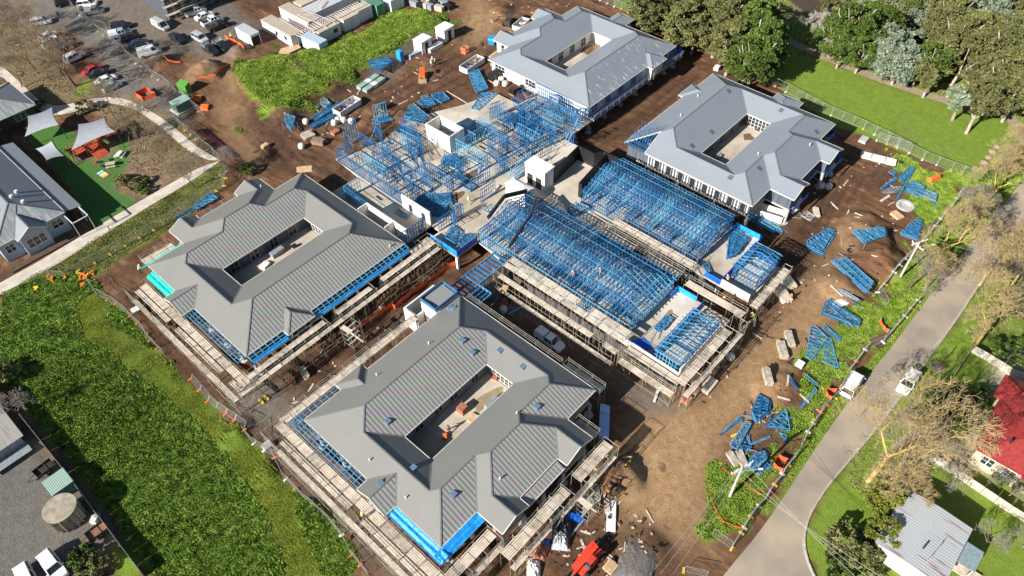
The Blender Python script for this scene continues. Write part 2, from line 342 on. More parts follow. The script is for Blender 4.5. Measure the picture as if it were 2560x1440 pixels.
    pat = rmp(big, [(.35, (0, 0, 0)), (.7, (1, 1, 1))]); x = mul(pat, .35); g = mix(x, g, g4)
    c = mix(A['C1'][0], c, g)
    c = mix(A['C2'][2], c, rmp(fine, [(.3, (.05, .13, .03)), (.7, (.095, .21, .045))]))
    c = mix(A['C4'][1], c, rmp(mf, [(.3, (.14, .085, .05)), (.5, (.25, .17, .11)), (.7, (.38, .29, .2))]))
    c = mix(A['C4'][2], c, rmp(fine, [(.35, (.25, .22, .15)), (.5, (.5, .46, .34)), (.65, (.66, .62, .5))]))
    # wet hollows in the bare earth
    pn = noise(.33, 4); pr = rmp(pn, [(.66, (0, 0, 0)), (.70, (1, 1, 1))]); inv = n.new('ShaderNodeMath'); inv.operation = 'SUBTRACT'; inv.inputs[0].default_value = 1; l.new(A['C1'][0], inv.inputs[1])
    inv2 = n.new('ShaderNodeMath'); inv2.operation = 'SUBTRACT'; inv2.inputs[0].default_value = 1; l.new(A['C2'][0], inv2.inputs[1]); wet = mul(mul(pr, inv.outputs[0]), inv2.outputs[0])
    c = mix(mul(wet, .75), c, rmp(fine, [(.3, (.10, .06, .035)), (.7, (.17, .105, .06))]))
    rg = n.new('ShaderNodeMapRange'); rg.inputs['To Min'].default_value = .95; rg.inputs['To Max'].default_value = .25; l.new(wet, rg.inputs[0]); l.new(rg.outputs[0], b.inputs['Roughness'])
    l.new(c, b.inputs['Base Color'])
    bp = n.new('ShaderNodeBump'); bp.inputs['Strength'].default_value = .9; bp.inputs['Distance'].default_value = .35; l.new(mf, bp.inputs['Height'])
    l.new(bp.outputs[0], b.inputs['Normal']); return m
def grid_obj(name, X, Y, Z, m, attrs):
    nx, ny = X.shape; V = np.stack([X, Y, Z], -1).reshape(-1, 3); I = np.arange(nx*ny).reshape(nx, ny)
    Fq = np.stack([I[:-1, :-1], I[1:, :-1], I[1:, 1:], I[:-1, 1:]], -1).reshape(-1, 4)
    return fastmesh(name, V, Fq, m, {k: v.reshape(-1, 4) for k, v in attrs.items()})
# roads and paths are draped sheets; the ground is pressed just below them
def ribbon(name, left, right, m, up=.03, n=60, z=None, crown=0.0, across=6):
    def res(P):
        P = [np.array(p) for p in P]; d = [0]
        for a, b in zip(P[:-1], P[1:]): d.append(d[-1]+np.linalg.norm(b-a))
        out = []
        for s in np.linspace(0, d[-1], n):
            i = min(np.searchsorted(d, s, side='right')-1, len(P)-2); t = (s-d[i])/(d[i+1]-d[i]); out.append(P[i]*(1-t)+P[i+1]*t)
        return np.array(out)
    def smooth(A):
        for _ in range(3): A[1:-1] = (A[:-2]+2*A[1:-1]+A[2:])/4
        return A
    Lw = smooth(res([GP(*p)[:2] for p in left])); Rw = smooth(res([GP(*p)[:2] for p in right])); global HT
    V = []; k = across
    poly = [tuple(p) for p in Lw]+[tuple(p) for p in Rw[::-1]]
    base = HMID
    for i in range(n):
        for j in range(k+1):
            t = j/k; x, y = Lw[i]*(1-t)+Rw[i]*t; gi = int(np.clip((x-GX[0])/GS, 0, len(GX)-1)); gj = int(np.clip((y-GY[0])/GS, 0, len(GY)-1))
            V.append((x, y, HSM[gi, gj]+up+crown*(1-(2*t-1)**2)))
    Fq = [(i*(k+1)+j, i*(k+1)+j+1, (i+1)*(k+1)+j+1, (i+1)*(k+1)+j) for i in range(n-1) for j in range(k)]
    A = blur(inpoly(XX, YY, poly).astype(float), 1); A = np.clip(A*2, 0, 1)
    HT = HT*(1-A)+(HSM-.05)*A
    V = np.array(V); a, b_, c_ = V[Fq[0][0]], V[Fq[0][1]], V[Fq[0][2]]
    if np.cross(b_-a, c_-b_)[2] < 0: Fq = [q[::-1] for q in Fq]
    o = fastmesh(name, V, Fq, m); tag(o, kind='structure'); return o, Lw, Rw
HSM = blur(HT, 6)
ROADM = mat('road_asphalt', (.40, .32, .235), (.25, .215, .175), scale=.16, rough=.9, bump=.3, bscale=6, detail=8)
CONC = mat('path_concrete', (.60, .54, .45), (.46, .41, .34), scale=.6, rough=.85, detail=8, bump=.1)
PATHM = mat('creek_path_gravel', (.36, .27, .20), (.28, .21, .15), scale=1.2, rough=.95, detail=8)
road, rl, rr = ribbon('road', [(2800,250),(2640,370),(2550,460),(2445,585),(2335,725),(2235,860),(2170,940),(2125,1000),(2060,1090),(2010,1165),(1945,1265),(1880,1355),(1830,1410),(1770,1490)],
   [(2900,370),(2700,470),(2575,545),(2490,645),(2395,790),(2345,860),(2290,935),(2240,1005),(2195,1065),(2110,1165),(2060,1225),(2020,1290),(2003,1340),(2010,1400),(2060,1490)], ROADM, n=90, crown=.06)
PTH, _, _ = ribbon('footpath', [(-160,210),(0,160),(60,215),(95,250),(135,268),(160,262),(195,256),(250,243),(300,243),(350,262),(420,305),(490,365),(552,402)],
   [(-160,260),(0,185),(45,232),(85,268),(125,290),(165,288),(205,272),(255,259),(300,260),(340,275),(400,315),(470,378),(520,400)], CONC, n=70, across=2)
PT2, _, _ = ribbon('footpath', [(552,402),(500,418),(430,457),(330,515),(215,583),(100,652),(0,708),(-160,800)], [(548,404),(520,425),(450,470),(350,530),(240,600),(125,672),(0,736),(-160,830)], CONC, n=60, across=2)
CRK, _, _ = ribbon('creek_path', [(1900,50),(1960,92),(2010,112),(2100,150),(2200,190),(2300,224),(2370,246),(2430,262)], [(1890,65),(1950,103),(2000,125),(2090,162),(2190,203),(2290,236),(2365,260),(2425,280)], PATHM, n=50, across=2)
CR2, _, _ = ribbon('creek_path', [(2470,262),(2530,285),(2575,330),(2620,420)], [(2440,272),(2510,296),(2540,325),(2560,380)], PATHM, n=20, across=2)
DRV, _, _ = ribbon('driveway', [(2275,1075),(2330,1075),(2400,1110),(2460,1150)], [(2225,1120),(2290,1140),(2350,1170),(2420,1200)], mat('driveway', (.33, .30, .25), (.24, .22, .18), scale=1, rough=.9), n=16, across=4)
WTR = bpy.data.meshes.new('creek')
_w = [GZ(x, y, -.6) for x, y in ((1955,-60),(1990,10),(2040,55),(2110,100),(2190,125),(2270,150),(2340,170),(2380,160),(2330,110),(2230,60),(2130,20),(2060,-5),(2030,-60))]
creekpoly = [(p[0], p[1]) for p in _w]
A = blur(inpoly(XX, YY, creekpoly).astype(float), 2); HT = HT*(1-A)+(-1.6)*A
water_m = mat('creek_water', (.085, .055, .022), (.06, .04, .018), scale=.4, rough=.12)
wo = MB(); wo.poly([(x, y, -.45) for x, y in [GZ(x, y, -.45) for x, y in ((1940,-80),(1965,10),(2020,65),(2100,115),(2190,140),(2270,165),(2345,185),(2400,160),(2340,95),(2240,45),(2140,5),(2070,-20),(2040,-80))]]); tag(wo.build('creek', water_m), kind='structure')
g = grid_obj('ground', X2, Y2, ext(HT), ground_mat(), dict(C1=ext(C1), C2=ext(C2), C3=ext(C3), C4=ext(C4))); tag(g, kind='structure')
# kerb along the far side of the road
kb = MB(); Rk = rr
def dirn(A, i): a = A[max(i-1, 0)]; b = A[min(i+1, len(A)-1)]; d = b-a; return d/np.linalg.norm(d)
cen = (rl+rr)/2
prev = None
for i in range(len(Rk)):
    d = Rk[i]-cen[i]; d = d/np.linalg.norm(d); x, y = Rk[i]; z = hz(x, y)
    ring = [(x-d[0]*.5, y-d[1]*.5, z+.07), (x, y, z+.085), (x+d[0]*.02, y+d[1]*.02, z+.2), (x+d[0]*.22, y+d[1]*.22, z+.2), (x+d[0]*.24, y+d[1]*.24, z-.1), (x-d[0]*.5, y-d[1]*.5, z-.1)]
    if prev is None: rings = [ring]
    else: rings.append(ring)
    prev = ring
kb.loft(rings); tag(kb.build('kerb', mat('kerb', (.45, .41, .34), scale=2)), kind='structure')
# ------------------------------------------------------------------ roofs: bars of eave rectangles whose slopes are cut against each other
TT = .46
def clip(poly, a, b, c):      # keep a*x+b*y+c >= 0
    out = []; n = len(poly)
    for i in range(n):
        p, q = poly[i], poly[(i+1) % n]; dp = a*p[0]+b*p[1]+c; dq = a*q[0]+b*q[1]+c
        if dp >= -1e-9: out.append(p)
        if (dp > 1e-9 and dq < -1e-9) or (dp < -1e-9 and dq > 1e-9): t = dp/(dp-dq); out.append((p[0]+t*(q[0]-p[0]), p[1]+t*(q[1]-p[1])))
    return out
def area(p): return abs(sum(p[i][0]*p[(i+1) % len(p)][1]-p[(i+1) % len(p)][0]*p[i][1] for i in range(len(p))))/2 if len(p) > 2 else 0
def barplanes(b):
    x0, y0, x1, y1, ax, e0, e1 = b[:7]; z = b[7] if len(b) > 7 else 6.1; t = b[8] if len(b) > 8 else TT; P = []
    if ax == 'x': P = [(0, t, z-t*y0), (0, -t, z+t*y1)]+([(t, 0, z-t*x0)] if e0 == 'h' else [])+([(-t, 0, z+t*x1)] if e1 == 'h' else [])
    else: P = [(t, 0, z-t*x0), (-t, 0, z+t*x1)]+([(0, t, z-t*y0)] if e0 == 'h' else [])+([(0, -t, z+t*y1)] if e1 == 'h' else [])
    return P
def roof_pieces(bars, holes=()):
    out = []
    for bi, b in enumerate(bars):
        x0, y0, x1, y1 = b[:4]; Pl = barplanes(b)
        for pi_, f in enumerate(Pl):
            poly = [(x0, y0), (x1, y0), (x1, y1), (x0, y1)]
            for pj, g in enumerate(Pl):
                if pj != pi_: poly = clip(poly, g[0]-f[0], g[1]-f[1], g[2]-f[2])
            if area(poly) < 1e-4: continue
            pcs = [poly]
            for bj, b2 in list(enumerate(bars))+[(-1, h) for h in holes]:
                if bj == bi: continue
                if bj == -1: cons = b2
                else:
                    X0, Y0, X1, Y1 = b2[:4]; cons = [(1, 0, -X0), (-1, 0, X1), (0, 1, -Y0), (0, -1, Y1)]
                    e = 1e-6 if bj < bi else -1e-6
                    for g in barplanes(b2): cons.append((g[0]-f[0], g[1]-f[1], g[2]-f[2]+e))
                new = []
                for pc in pcs:
                    rest = pc
                    for (a, bb, c) in cons:
                        o = clip(rest, -a, -bb, -c)
                        if area(o) > 2e-3: new.append(o)
                        rest = clip(rest, a, bb, c)
                        if area(rest) < 2e-3: rest = []; break
                pcs = new
            out += [(pc, f, bi) for pc in pcs]
    return out
def roof_z(bars, x, y):
    best = None
    for bi, b in enumerate(bars):
        if b[0]-1e-6 <= x <= b[2]+1e-6 and b[1]-1e-6 <= y <= b[3]+1e-6:
            P = barplanes(b); vals = [g[0]*x+g[1]*y+g[2] for g in P]; k = int(np.argmin(vals))
            if best is None or vals[k] > best[0]+1e-7: best = (vals[k], P[k])
    return best
def roof_sheet_mat(name, ax, base, streak=None, tint=None, ribs=2.6, rough=.42, dark=.8, amt=.25):
    m = bpy.data.materials.new(name); m.use_nodes = True; n = m.node_tree.nodes; l = m.node_tree.links; b = n['Principled BSDF']
    b.inputs['Roughness'].default_value = rough; b.inputs['Metallic'].default_value = 0.0; b.inputs['Specular IOR Level'].default_value = .22
    tc = n.new('ShaderNodeTexCoord'); nz = n.new('ShaderNodeTexNoise'); nz.inputs['Scale'].default_value = .25; nz.inputs['Detail'].default_value = 6
    l.new(tc.outputs['Object'], nz.inputs['Vector'])
    r = n.new('ShaderNodeValToRGB'); ramp(r, [(.3, tuple(v*.96 for v in base)), (.7, tuple(v*1.03 for v in base))]); l.new(nz.outputs['Fac'], r.inputs[0]); out = r.outputs[0]
    mp = n.new('ShaderNodeMapping'); l.new(tc.outputs['Object'], mp.inputs[0])
    if ax == 'y': mp.inputs['Rotation'].default_value = (0, 0, radians(90))
    def wave(scale, dist=0, rot=None, src=None, dsc=1.0):
        w = n.new('ShaderNodeTexWave'); w.wave_type = 'BANDS'; w.bands_direction = 'X'; w.inputs['Scale'].default_value = scale; w.inputs['Distortion'].default_value = dist; w.inputs['Detail'].default_value = 2; w.inputs['Detail Scale'].default_value = dsc
        l.new(mp.outputs[0], w.inputs['Vector']); return w
    w1 = wave(ribs*.5)
    mx = n.new('ShaderNodeMix'); mx.data_type = 'RGBA'; mx.blend_type = 'MULTIPLY'; mx.inputs[0].default_value = amt
    rr_ = n.new('ShaderNodeValToRGB'); ramp(rr_, [(.25, (.55, .55, .57)), (.6, (1, 1, 1))]); l.new(w1.outputs['Fac'], rr_.inputs[0]); l.new(out, mx.inputs[6]); l.new(rr_.outputs[0], mx.inputs[7]); out = mx.outputs[2]
    if streak:
        st = n.new('ShaderNodeTexNoise'); m2 = n.new('ShaderNodeMapping'); m2.inputs['Scale'].default_value = (3.2, .16, 1) if ax == 'x' else (.16, 3.2, 1)
        l.new(tc.outputs['Object'], m2.inputs[0]); l.new(m2.outputs[0], st.inputs['Vector']); st.inputs['Scale'].default_value = 1.0; st.inputs['Detail'].default_value = 3
        sr = n.new('ShaderNodeValToRGB'); ramp(sr, [(streak[1], (0, 0, 0)), (streak[2], (1, 1, 1))]); l.new(st.outputs['Fac'], sr.inputs[0])
        mm = n.new('ShaderNodeMix'); mm.data_type = 'RGBA'; l.new(sr.outputs[0], mm.inputs[0]); l.new(out, mm.inputs[6]); mm.inputs[7].default_value = (*streak[0], 1); out = mm.outputs[2]
    if tint:  # green and purple camera moire rings, multiplied into the sheet colour
        ww = wave(tint[2], 1.2, dsc=.12); ww.wave_type = 'RINGS'; ww.rings_direction = 'Z'
        m5 = n.new('ShaderNodeMapping'); m5.inputs['Location'].default_value = (-9, -14, 0); m5.inputs['Scale'].default_value = (.55, 1, 1); l.new(tc.outputs['Object'], m5.inputs[0]); l.new(m5.outputs[0], ww.inputs['Vector'])
        tr = n.new('ShaderNodeValToRGB'); ramp(tr, [(.3, tint[0]), (.7, tint[1])]); l.new(ww.outputs['Fac'], tr.inputs[0])
        mm = n.new('ShaderNodeMix'); mm.data_type = 'RGBA'; mm.blend_type = 'MULTIPLY'; mm.inputs[0].default_value = tint[3]; l.new(out, mm.inputs[6]); l.new(tr.outputs[0], mm.inputs[7]); out = mm.outputs[2]
    l.new(out, b.inputs['Base Color'])
    bp = n.new('ShaderNodeBump'); bp.inputs['Strength'].default_value = .5; bp.inputs['Distance'].default_value = .03; l.new(w1.outputs['Fac'], bp.inputs['Height']); l.new(bp.outputs[0], b.inputs['Normal'])
    return m
WARM = (.205, .205, .192); COOL = (.235, .262, .295)
RM = {}
for nm, base, sx in (('warm', WARM, True), ('cool', COOL, False)):
    RM[nm] = [roof_sheet_mat('roof_%s_ew' % nm, 'y', base, amt=.18), roof_sheet_mat('roof_%s_ns' % nm, 'x', base, amt=.18),
      roof_sheet_mat('roof_%s_iridescent' % nm, 'x', tuple(v*1.75 for v in base), None, ((.68, .88, .70), (.84, .70, .88), .17, .4), amt=.95, ribs=1.1) if sx else roof_sheet_mat('roof_cool_streaked', 'x', base, ((.62, .65, .68), .62, .68), amt=.3)]  # third sheet: rib glint of one facing painted into colour, warm adds moire
TRIMW = mat('roof_trim_pale', (.42, .42, .41), scale=4, rough=.5); TRIMG = mat('ridge_cap_grey', (.19, .19, .19), scale=4, rough=.5); TRIMC = mat('ridge_cap_blue_grey', (.20, .225, .26), scale=4, rough=.5)
FASC = mat('fascia_offwhite', (.66, .62, .55), scale=3, rough=.6)
def make_roof(root, bars, style, holes=(), paint_glint=lambda f, cx, cy: False):
    base = tuple(root.location); pcs = roof_pieces(bars, holes); V, Fc, MI = [], [], []
    caps, fas = MB(), MB(); planes = {}
    for pc, f, bi in pcs:
        k = len(V); a = sum(pc[i][0]*pc[(i+1) % len(pc)][1]-pc[(i+1) % len(pc)][0]*pc[i][1] for i in range(len(pc)))
        if a < 0: pc = pc[::-1]
        V += [(x-base[0], y-base[1], f[0]*x+f[1]*y+f[2]-base[2]) for x, y in pc]; Fc.append(list(range(k, k+len(pc))))
        cx = sum(p[0] for p in pc)/len(pc); cy = sum(p[1] for p in pc)/len(pc)
        MI.append(2 if paint_glint(f, cx, cy) else (0 if abs(f[0]) > abs(f[1]) else 1))
        for i in range(len(pc)):
            p, q = pc[i], pc[(i+1) % len(pc)]; L = hypot(q[0]-p[0], q[1]-p[1])
            if L < .05: continue
            nx, ny = (q[1]-p[1])/L, -(q[0]-p[0])/L; mx_, my_ = (p[0]+q[0])/2, (p[1]+q[1])/2
            o = roof_z(bars, mx_+nx*.02, my_+ny*.02); zh = f[0]*mx_+f[1]*my_+f[2]
            hole = any(all(a_*(mx_+nx*.02)+b_*(my_+ny*.02)+c_ >= 0 for a_, b_, c_ in h) for h in holes)
            P = (p[0], p[1], f[0]*p[0]+f[1]*p[1]+f[2]); Q = (q[0], q[1], f[0]*q[0]+f[1]*q[1]+f[2])
            if o is None or hole or o[0] < zh-.15: fas.bar((P[0]+nx*.05, P[1]+ny*.05, P[2]-.09), (Q[0]+nx*.05, Q[1]+ny*.05, Q[2]-.09), .1, .22)
            elif max(abs(o[1][j]-f[j]) for j in (0, 1)) > .01 and tuple(f) < tuple(o[1]): caps.bar((P[0], P[1], P[2]+.02), (Q[0], Q[1], Q[2]+.02), .2, .07)
    me = bpy.data.meshes.new('roof'); me.from_pydata(V, [], Fc)
    for m_ in RM[style]: me.materials.append(m_)
    me.polygons.foreach_set('material_index', MI)
    o = bpy.data.objects.new('roof', me); COL.objects.link(o); o.parent = root
    # a second, lower skin gives the sheets their thickness
    und = MB(); und.v = [(x, y, z-.12) for x, y, z in V]; und.f = [tuple(f[::-1]) for f in Fc]; und.build('ceiling_lining', FASC, root)
    for mb, nm, mm in ((caps, 'ridge_cap', TRIMG if style == 'warm' else TRIMC), (fas, 'fascia', FASC)):
        mb.v = [(x-base[0], y-base[1], z-base[2]) for x, y, z in mb.v]; mb.build(nm, mm, o)
    return o
def union_walls(rects, z0, z1, thick=0):
    xs = sorted({round(v, 4) for r in rects for v in (r[0], r[2])}); ys = sorted({round(v, 4) for r in rects for v in (r[1], r[3])})
    def ins(i, j):
        if i < 0 or j < 0 or i >= len(xs)-1 or j >= len(ys)-1: return False
        cx, cy = (xs[i]+xs[i+1])/2, (ys[j]+ys[j+1])/2; return any(r[0] < cx < r[2] and r[1] < cy < r[3] for r in rects)
    mb = MB(); vd = {}
    def ap(pts):
        k = []
        for p in pts:
            q = (round(p[0], 3), round(p[1], 3), round(p[2], 3))
            if q not in vd: vd[q] = len(mb.v); mb.v.append(q)
            k.append(vd[q])
        mb.f.append(tuple(k))
    for i in range(len(xs)-1):
        for j in range(len(ys)-1):
            if not ins(i, j): continue
            x0, x1, y0, y1 = xs[i], xs[i+1], ys[j], ys[j+1]
            for (a, b, c) in (((i-1, j), (x0, y1), (x0, y0)), ((i+1, j), (x1, y0), (x1, y1)), ((i, j-1), (x0, y0), (x1, y0)), ((i, j+1), (x1, y1), (x0, y1))):
                if not ins(*a): ap([(b[0], b[1], z0), (c[0], c[1], z0), (c[0], c[1], z1), (b[0], b[1], z1)])
            ap([(x0, y0, z1), (x1, y0, z1), (x1, y1, z1), (x0, y1, z1)])
    return mb
GLASS = mat('window_glass', (.035, .045, .055), (.02, .025, .03), scale=2, rough=.08); WFR = mat('window_frame_white', (.74, .73, .70), scale=3, rough=.5)
WFG = mat('window_frame_grey', (.42, .42, .41), scale=3, rough=.5)
def window(root, x, y, ax, s, w, z0, z1, panes=2, rows=2, fm=None):
    """window centred at x,y in a wall running along axis ax, facing side s"""
    base = tuple(root.location); fm = fm or WFR; fr = MB(); d = .06*s
    def P(u, v, off): return (x+u, y+off, v) if ax == 'x' else (x+off, y+u, v)
    def bx(u0, u1, v0, v1, o0, o1):
        a = P(u0, v0, o0); b = P(u1, v1, o1); fr.box(min(a[0], b[0]), min(a[1], b[1]), v0, max(a[0], b[0]), max(a[1], b[1]), v1)
    bx(-w/2, w/2, z0, z0+.1, 0, d*1.6); bx(-w/2, w/2, z1-.1, z1, 0, d*1.6)
    for k in range(panes+1): u = -w/2+.05+k*(w-.1)/panes; bx(u-.05, u+.05, z0+.1, z1-.1, 0, d*1.5)
    for r in range(1, rows): v = z0+r*(z1-z0)/rows; bx(-w/2+.1, w/2-.1, v-.03, v+.03, 0, d*1.3)
    f = part(fr, 'window', fm, root); g = MB(); q = d*.5
    pts = [P(-w/2+.05, z0+.05, q), P(w/2-.05, z0+.05, q), P(w/2-.05, z1-.05, q), P(-w/2+.05, z1-.05, q)]
    if (ax == 'x') == (s > 0): pts = pts[::-1]
    g.poly(pts); sub(g, 'pane', GLASS, f, base); return f
BLUE = mat('blue_steel_frame', (.035, .20, .43), (.02, .12, .30), scale=1.2, rough=.4, metal=.15, objvar=.12)
BLUEL = mat('pale_blue_steel', (.15, .42, .60), (.06, .27, .50), scale=1.5, rough=.35, metal=.15, objvar=.15)
BLUEM = mat('blue_membrane', (.012, .16, .68), (.01, .10, .50), scale=.8, rough=.5, bump=.4, bscale=3); BLUEC = mat('bright_blue_sheet', (.02, .34, .80), (.01, .22, .62), scale=1, rough=.5, bump=.3, bscale=3)
TEAL = mat('teal_sheet', (.015, .62, .50), (.01, .48, .38), scale=1, rough=.5, bump=.2, bscale=3)
STEEL = mat('galvanised_tube', (.50, .48, .40), (.33, .31, .24), scale=3, rough=.5, metal=.3); PLANK = mat('scaffold_plank', (.70, .60, .49), (.50, .42, .33), scale=1.1, rough=.9, detail=8, stretch=(1, 1, 1)); PLANK2 = mat('weathered_plank', (.56, .49, .40), (.32, .27, .21), scale=1.4, rough=.9, detail=8)
CONCR = mat('slab_concrete', (.60, .54, .45), (.33, .27, .20), scale=.16, rough=.85, detail=9, bump=.1)
CONCP = mat('post_concrete', (.52, .50, .47), scale=2, rough=.8); WALLW = mat('white_weatherboard', (.78, .76, .73), (.68, .66, .63), scale=.5, rough=.7); WALLB = mat('wrapped_wall', (.12, .14, .17), (.07, .08, .10), scale=.6, rough=.6, stretch=(4, 4, .3))
BRICK = mat('brown_brick_wall', (.17, .105, .08), (.10, .065, .05), scale=3, rough=.9); WALLG = mat('grey_block_wall', (.26, .27, .29), (.19, .20, .22), scale=1, rough=.8, stretch=(.4, .4, 4))
BLK = mat('white_block_wall', (.80, .77, .72), (.62, .60, .56), scale=.9, rough=.8, detail=8); DARK = mat('dark_void', (.03, .03, .03), rough=.9)
def ladder(root, name, a, b, w, nrm, m, n=None, z=6.0, h=.14, rails=3):
    """open eave framing: rails along a-b, rungs across, laid outward by w along nrm"""
    mb = MB(); A = Vector((*a, z)); B = Vector((*b, z)); N = Vector((*nrm, 0)); L = (B-A).length; n = n or max(2, int(L/.95))
    for k in range(rails): o = N*(w*k/(rails-1)); dz = Vector((0, 0, -.28*k/(rails-1))); mb.bar(A+o+dz, B+o+dz, .09, h)
    for i in range(n+1): p = A+(B-A)*(i/n); mb.bar(p+Vector((0, 0, .03)), p+N*w+Vector((0, 0, -.25)), .08, h)
    return part(mb, name, m, root)
def sheet(root, name, a, b, w, nrm, m, z=6.05, folds=2, drop=.32):
    N = Vector((*nrm, 0)); A = Vector((*a, z)); B = Vector((*b, z)); rings = []; n = 24
    for i in range(n+1):
        p = A+(B-A)*(i/n); r = []
        for k in range(9): t = k/8; r.append(p+N*(w*t)+Vector((0, 0, -drop*t+.07*sin(t*pi*folds*2)+random.uniform(-.025, .025))))
        rings.append(r+[q+Vector((0, 0, -.06)) for q in r[::-1]])
    mb = MB(); mb.loft(rings); return part(mb, name, m, root)
def vent(root, x, y, z, kind='pipe'):
    mb = MB()
    if kind == 'pipe': mb.cyl(x, y, z-.2, z+.45, .09, n=8); mb.cyl(x, y, z+.45, z+.55, .14, .08, n=8); return part(mb, 'vent_pipe', WFR, root)
    mb.obox(x, y, z-.2, .75, .75, .45, 0); return part(mb, 'roof_vent', mat('vent_blue_grey', (.14, .22, .33), rough=.3), root)
def slab_parts(root, rects, z0, z1, m=None): part(union_walls(rects, z0, z1), 'slab', m or CONCR, root)
def inset(r, d=.55): return (r[0]+d, r[1]+d, r[2]-d, r[3]-d)
def lodge(label, name, base, bars, court, style, wallm, holes=(), paint_glint=lambda *a: False, floor=3.2, courtm=None):
    root = empty(name, (base[0], base[1], 0), label, 'building')
    make_roof(root, bars, style, holes, paint_glint)
    # wall rectangles: the bars pulled in under the eaves; ring bars stop short of the courtyard
    rects = [inset(b) for b in bars]
    w = union_walls(rects, floor, 6.12); w.f = [f for f in w.f if not all(abs(w.v[i][2]-6.12) < 1e-6 for i in f)]
    part(w, 'wall', wallm, root); slab_parts(root, [inset(b, .45) for b in bars], floor-.35, floor, CONCP)
    c = MB(); c.box(court[0]-.3, court[1]-.3, floor-.3, court[2]+.3, court[3]+.3, floor+.02); part(c, 'courtyard_floor', courtm or CONCR, root)
    # gable ends closed with boarding
    gb = MB()
    for b in bars:
        x0, y0, x1, y1, ax, e0, e1 = b[:7]
        if ax == 'y':
            xm = (x0+x1)/2; zr = 6.1+TT*(x1-x0)/2
            for e, y in ((e0, y0+.25), (e1, y1-.25)):
                if e == 'g': gb.poly([(x0+.1, y, 6.0), (x1-.1, y, 6.0), (xm, y, zr-.12)] if y < (y0+y1)/2 else [(x1-.1, y, 6.0), (x0+.1, y, 6.0), (xm, y, zr-.12)])
        else:
            ym = (y0+y1)/2; zr = 6.1+TT*(y1-y0)/2
            for e, x in ((e0, x0+.25), (e1, x1-.25)):
                if e == 'g': gb.poly([(x, y1-.1, 6.0), (x, y0+.1, 6.0), (x, ym, zr-.12)] if x < (x0+x1)/2 else [(x, y0+.1, 6.0), (x, y1-.1, 6.0), (x, ym, zr-.12)])
    if gb.f: part(gb, 'gable', wallm, root)
    return root
def ring(x0, y0, x1, y1, c):
    return [(x0, c[3], x1, y1, 'x', 'h', 'h'), (x0, y0, x1, c[1], 'x', 'h', 'h'), (x0, y0, c[0], y1, 'y', 'h', 'h'), (c[2], y0, x1, y1, 'y', 'h', 'h')]
def posts(root, pts, z1=2.9, r=.22):
    for x, y in pts:
        z = hz(x, y)
        if z > z1-.4: continue
        mb = MB(); mb.cyl(x, y, z-.5, z1, r, n=10); mb.cyl(x, y, z-.3, z+.12, .7, n=14); part(mb, 'post', CONCP, root)
# ---- lodge A (nearest)
cA = (27.5, 40.9, 43.6, 46.2)
bA = ring(20.2, 31.6, 50.4, 58.4, cA)+[(26.4, 28.8, 44.1, 40.9, 'x', 'h', 'h'), (26.4, 27.2, 31.2, 36, 'y', 'g', 'h'), (38.75, 27.2, 44.1, 36, 'y', 'g', 'h'), (26.75, 52, 31.45, 59.8, 'y', 'h', 'h'), (18.35, 39.7, 26, 45.0, 'x', 'g', 'h')]
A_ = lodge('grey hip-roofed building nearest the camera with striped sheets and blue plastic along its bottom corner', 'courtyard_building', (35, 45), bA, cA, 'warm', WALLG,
  paint_glint=lambda f, x, y: f[1] > 0 and not (y < 31.5 and False))
ladder(A_, 'eave_frame', (18.8, 58.5), (26.6, 58.5), 1.2, (0, 1), BLUEL); ladder(A_, 'eave_frame', (20.1, 59.6), (20.1, 45.2), 1.5, (-1, 0), BLUEL, rails=4)
sheet(A_, 'membrane', (20.15, 39.6), (20.15, 30.2), 1.45, (-1, 0), BLUEC); sheet(A_, 'membrane', (18.9, 31.55), (26.3, 31.55), 1.45, (0, -1), BLUEC)
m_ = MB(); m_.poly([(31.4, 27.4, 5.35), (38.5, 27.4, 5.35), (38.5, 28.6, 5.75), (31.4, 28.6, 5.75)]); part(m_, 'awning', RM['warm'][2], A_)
m_ = MB(); m_.bar((31.4, 27.35, 5.28), (38.5, 27.35, 5.28), .12, .16); m_.bar((31.4, 28.62, 5.7), (38.5, 28.62, 5.7), .1, .14); part(m_, 'gutter', FASC, A_)
for px, py, k in ((1157,852,'b'), (1182,882,'b'), (1250,877,'b'), (1307,918,'b'), (1343,1017,'b'), (970,1054,'b'), (1034,1170,'b'), (1134,1236,'b'), (952,1209,'b'), (1125,771,'b'), (1134,772,'b'), (1072,860,'p'), (942,939,'p'), (1292,1035,'p'), (1250,1198,'p'), (925,1152,'p'), (1015,1246,'p')):
    z = 7.2
    for _ in range(25): x, y = GZ(px, py, z); q = roof_z(bA, x, y); z = .5*z+.5*(q[0] if q else z)
    vent(A_, x, y, z, 'box' if k == 'b' else 'pipe')
for x in (30.5, 34.2, 37.2, 41.5): window(A_, x, 46.75, 'x', -1, 1.6, 3.5, 5.7, 2, 2, WFG)
window(A_, 44.15, 43.6, 'y', -1, 4.2, 3.25, 5.6, 5, 3)
for x in (33, 36.5, 40.8): window(A_, x, 29.35, 'x', -1, 1.6, 3.7, 5.4, 2, 2, WFG)
for y in (34, 38, 47.5, 51, 55): window(A_, 20.75, y, 'y', -1, 1.5, 3.8, 5.5, 2, 2, WFG)
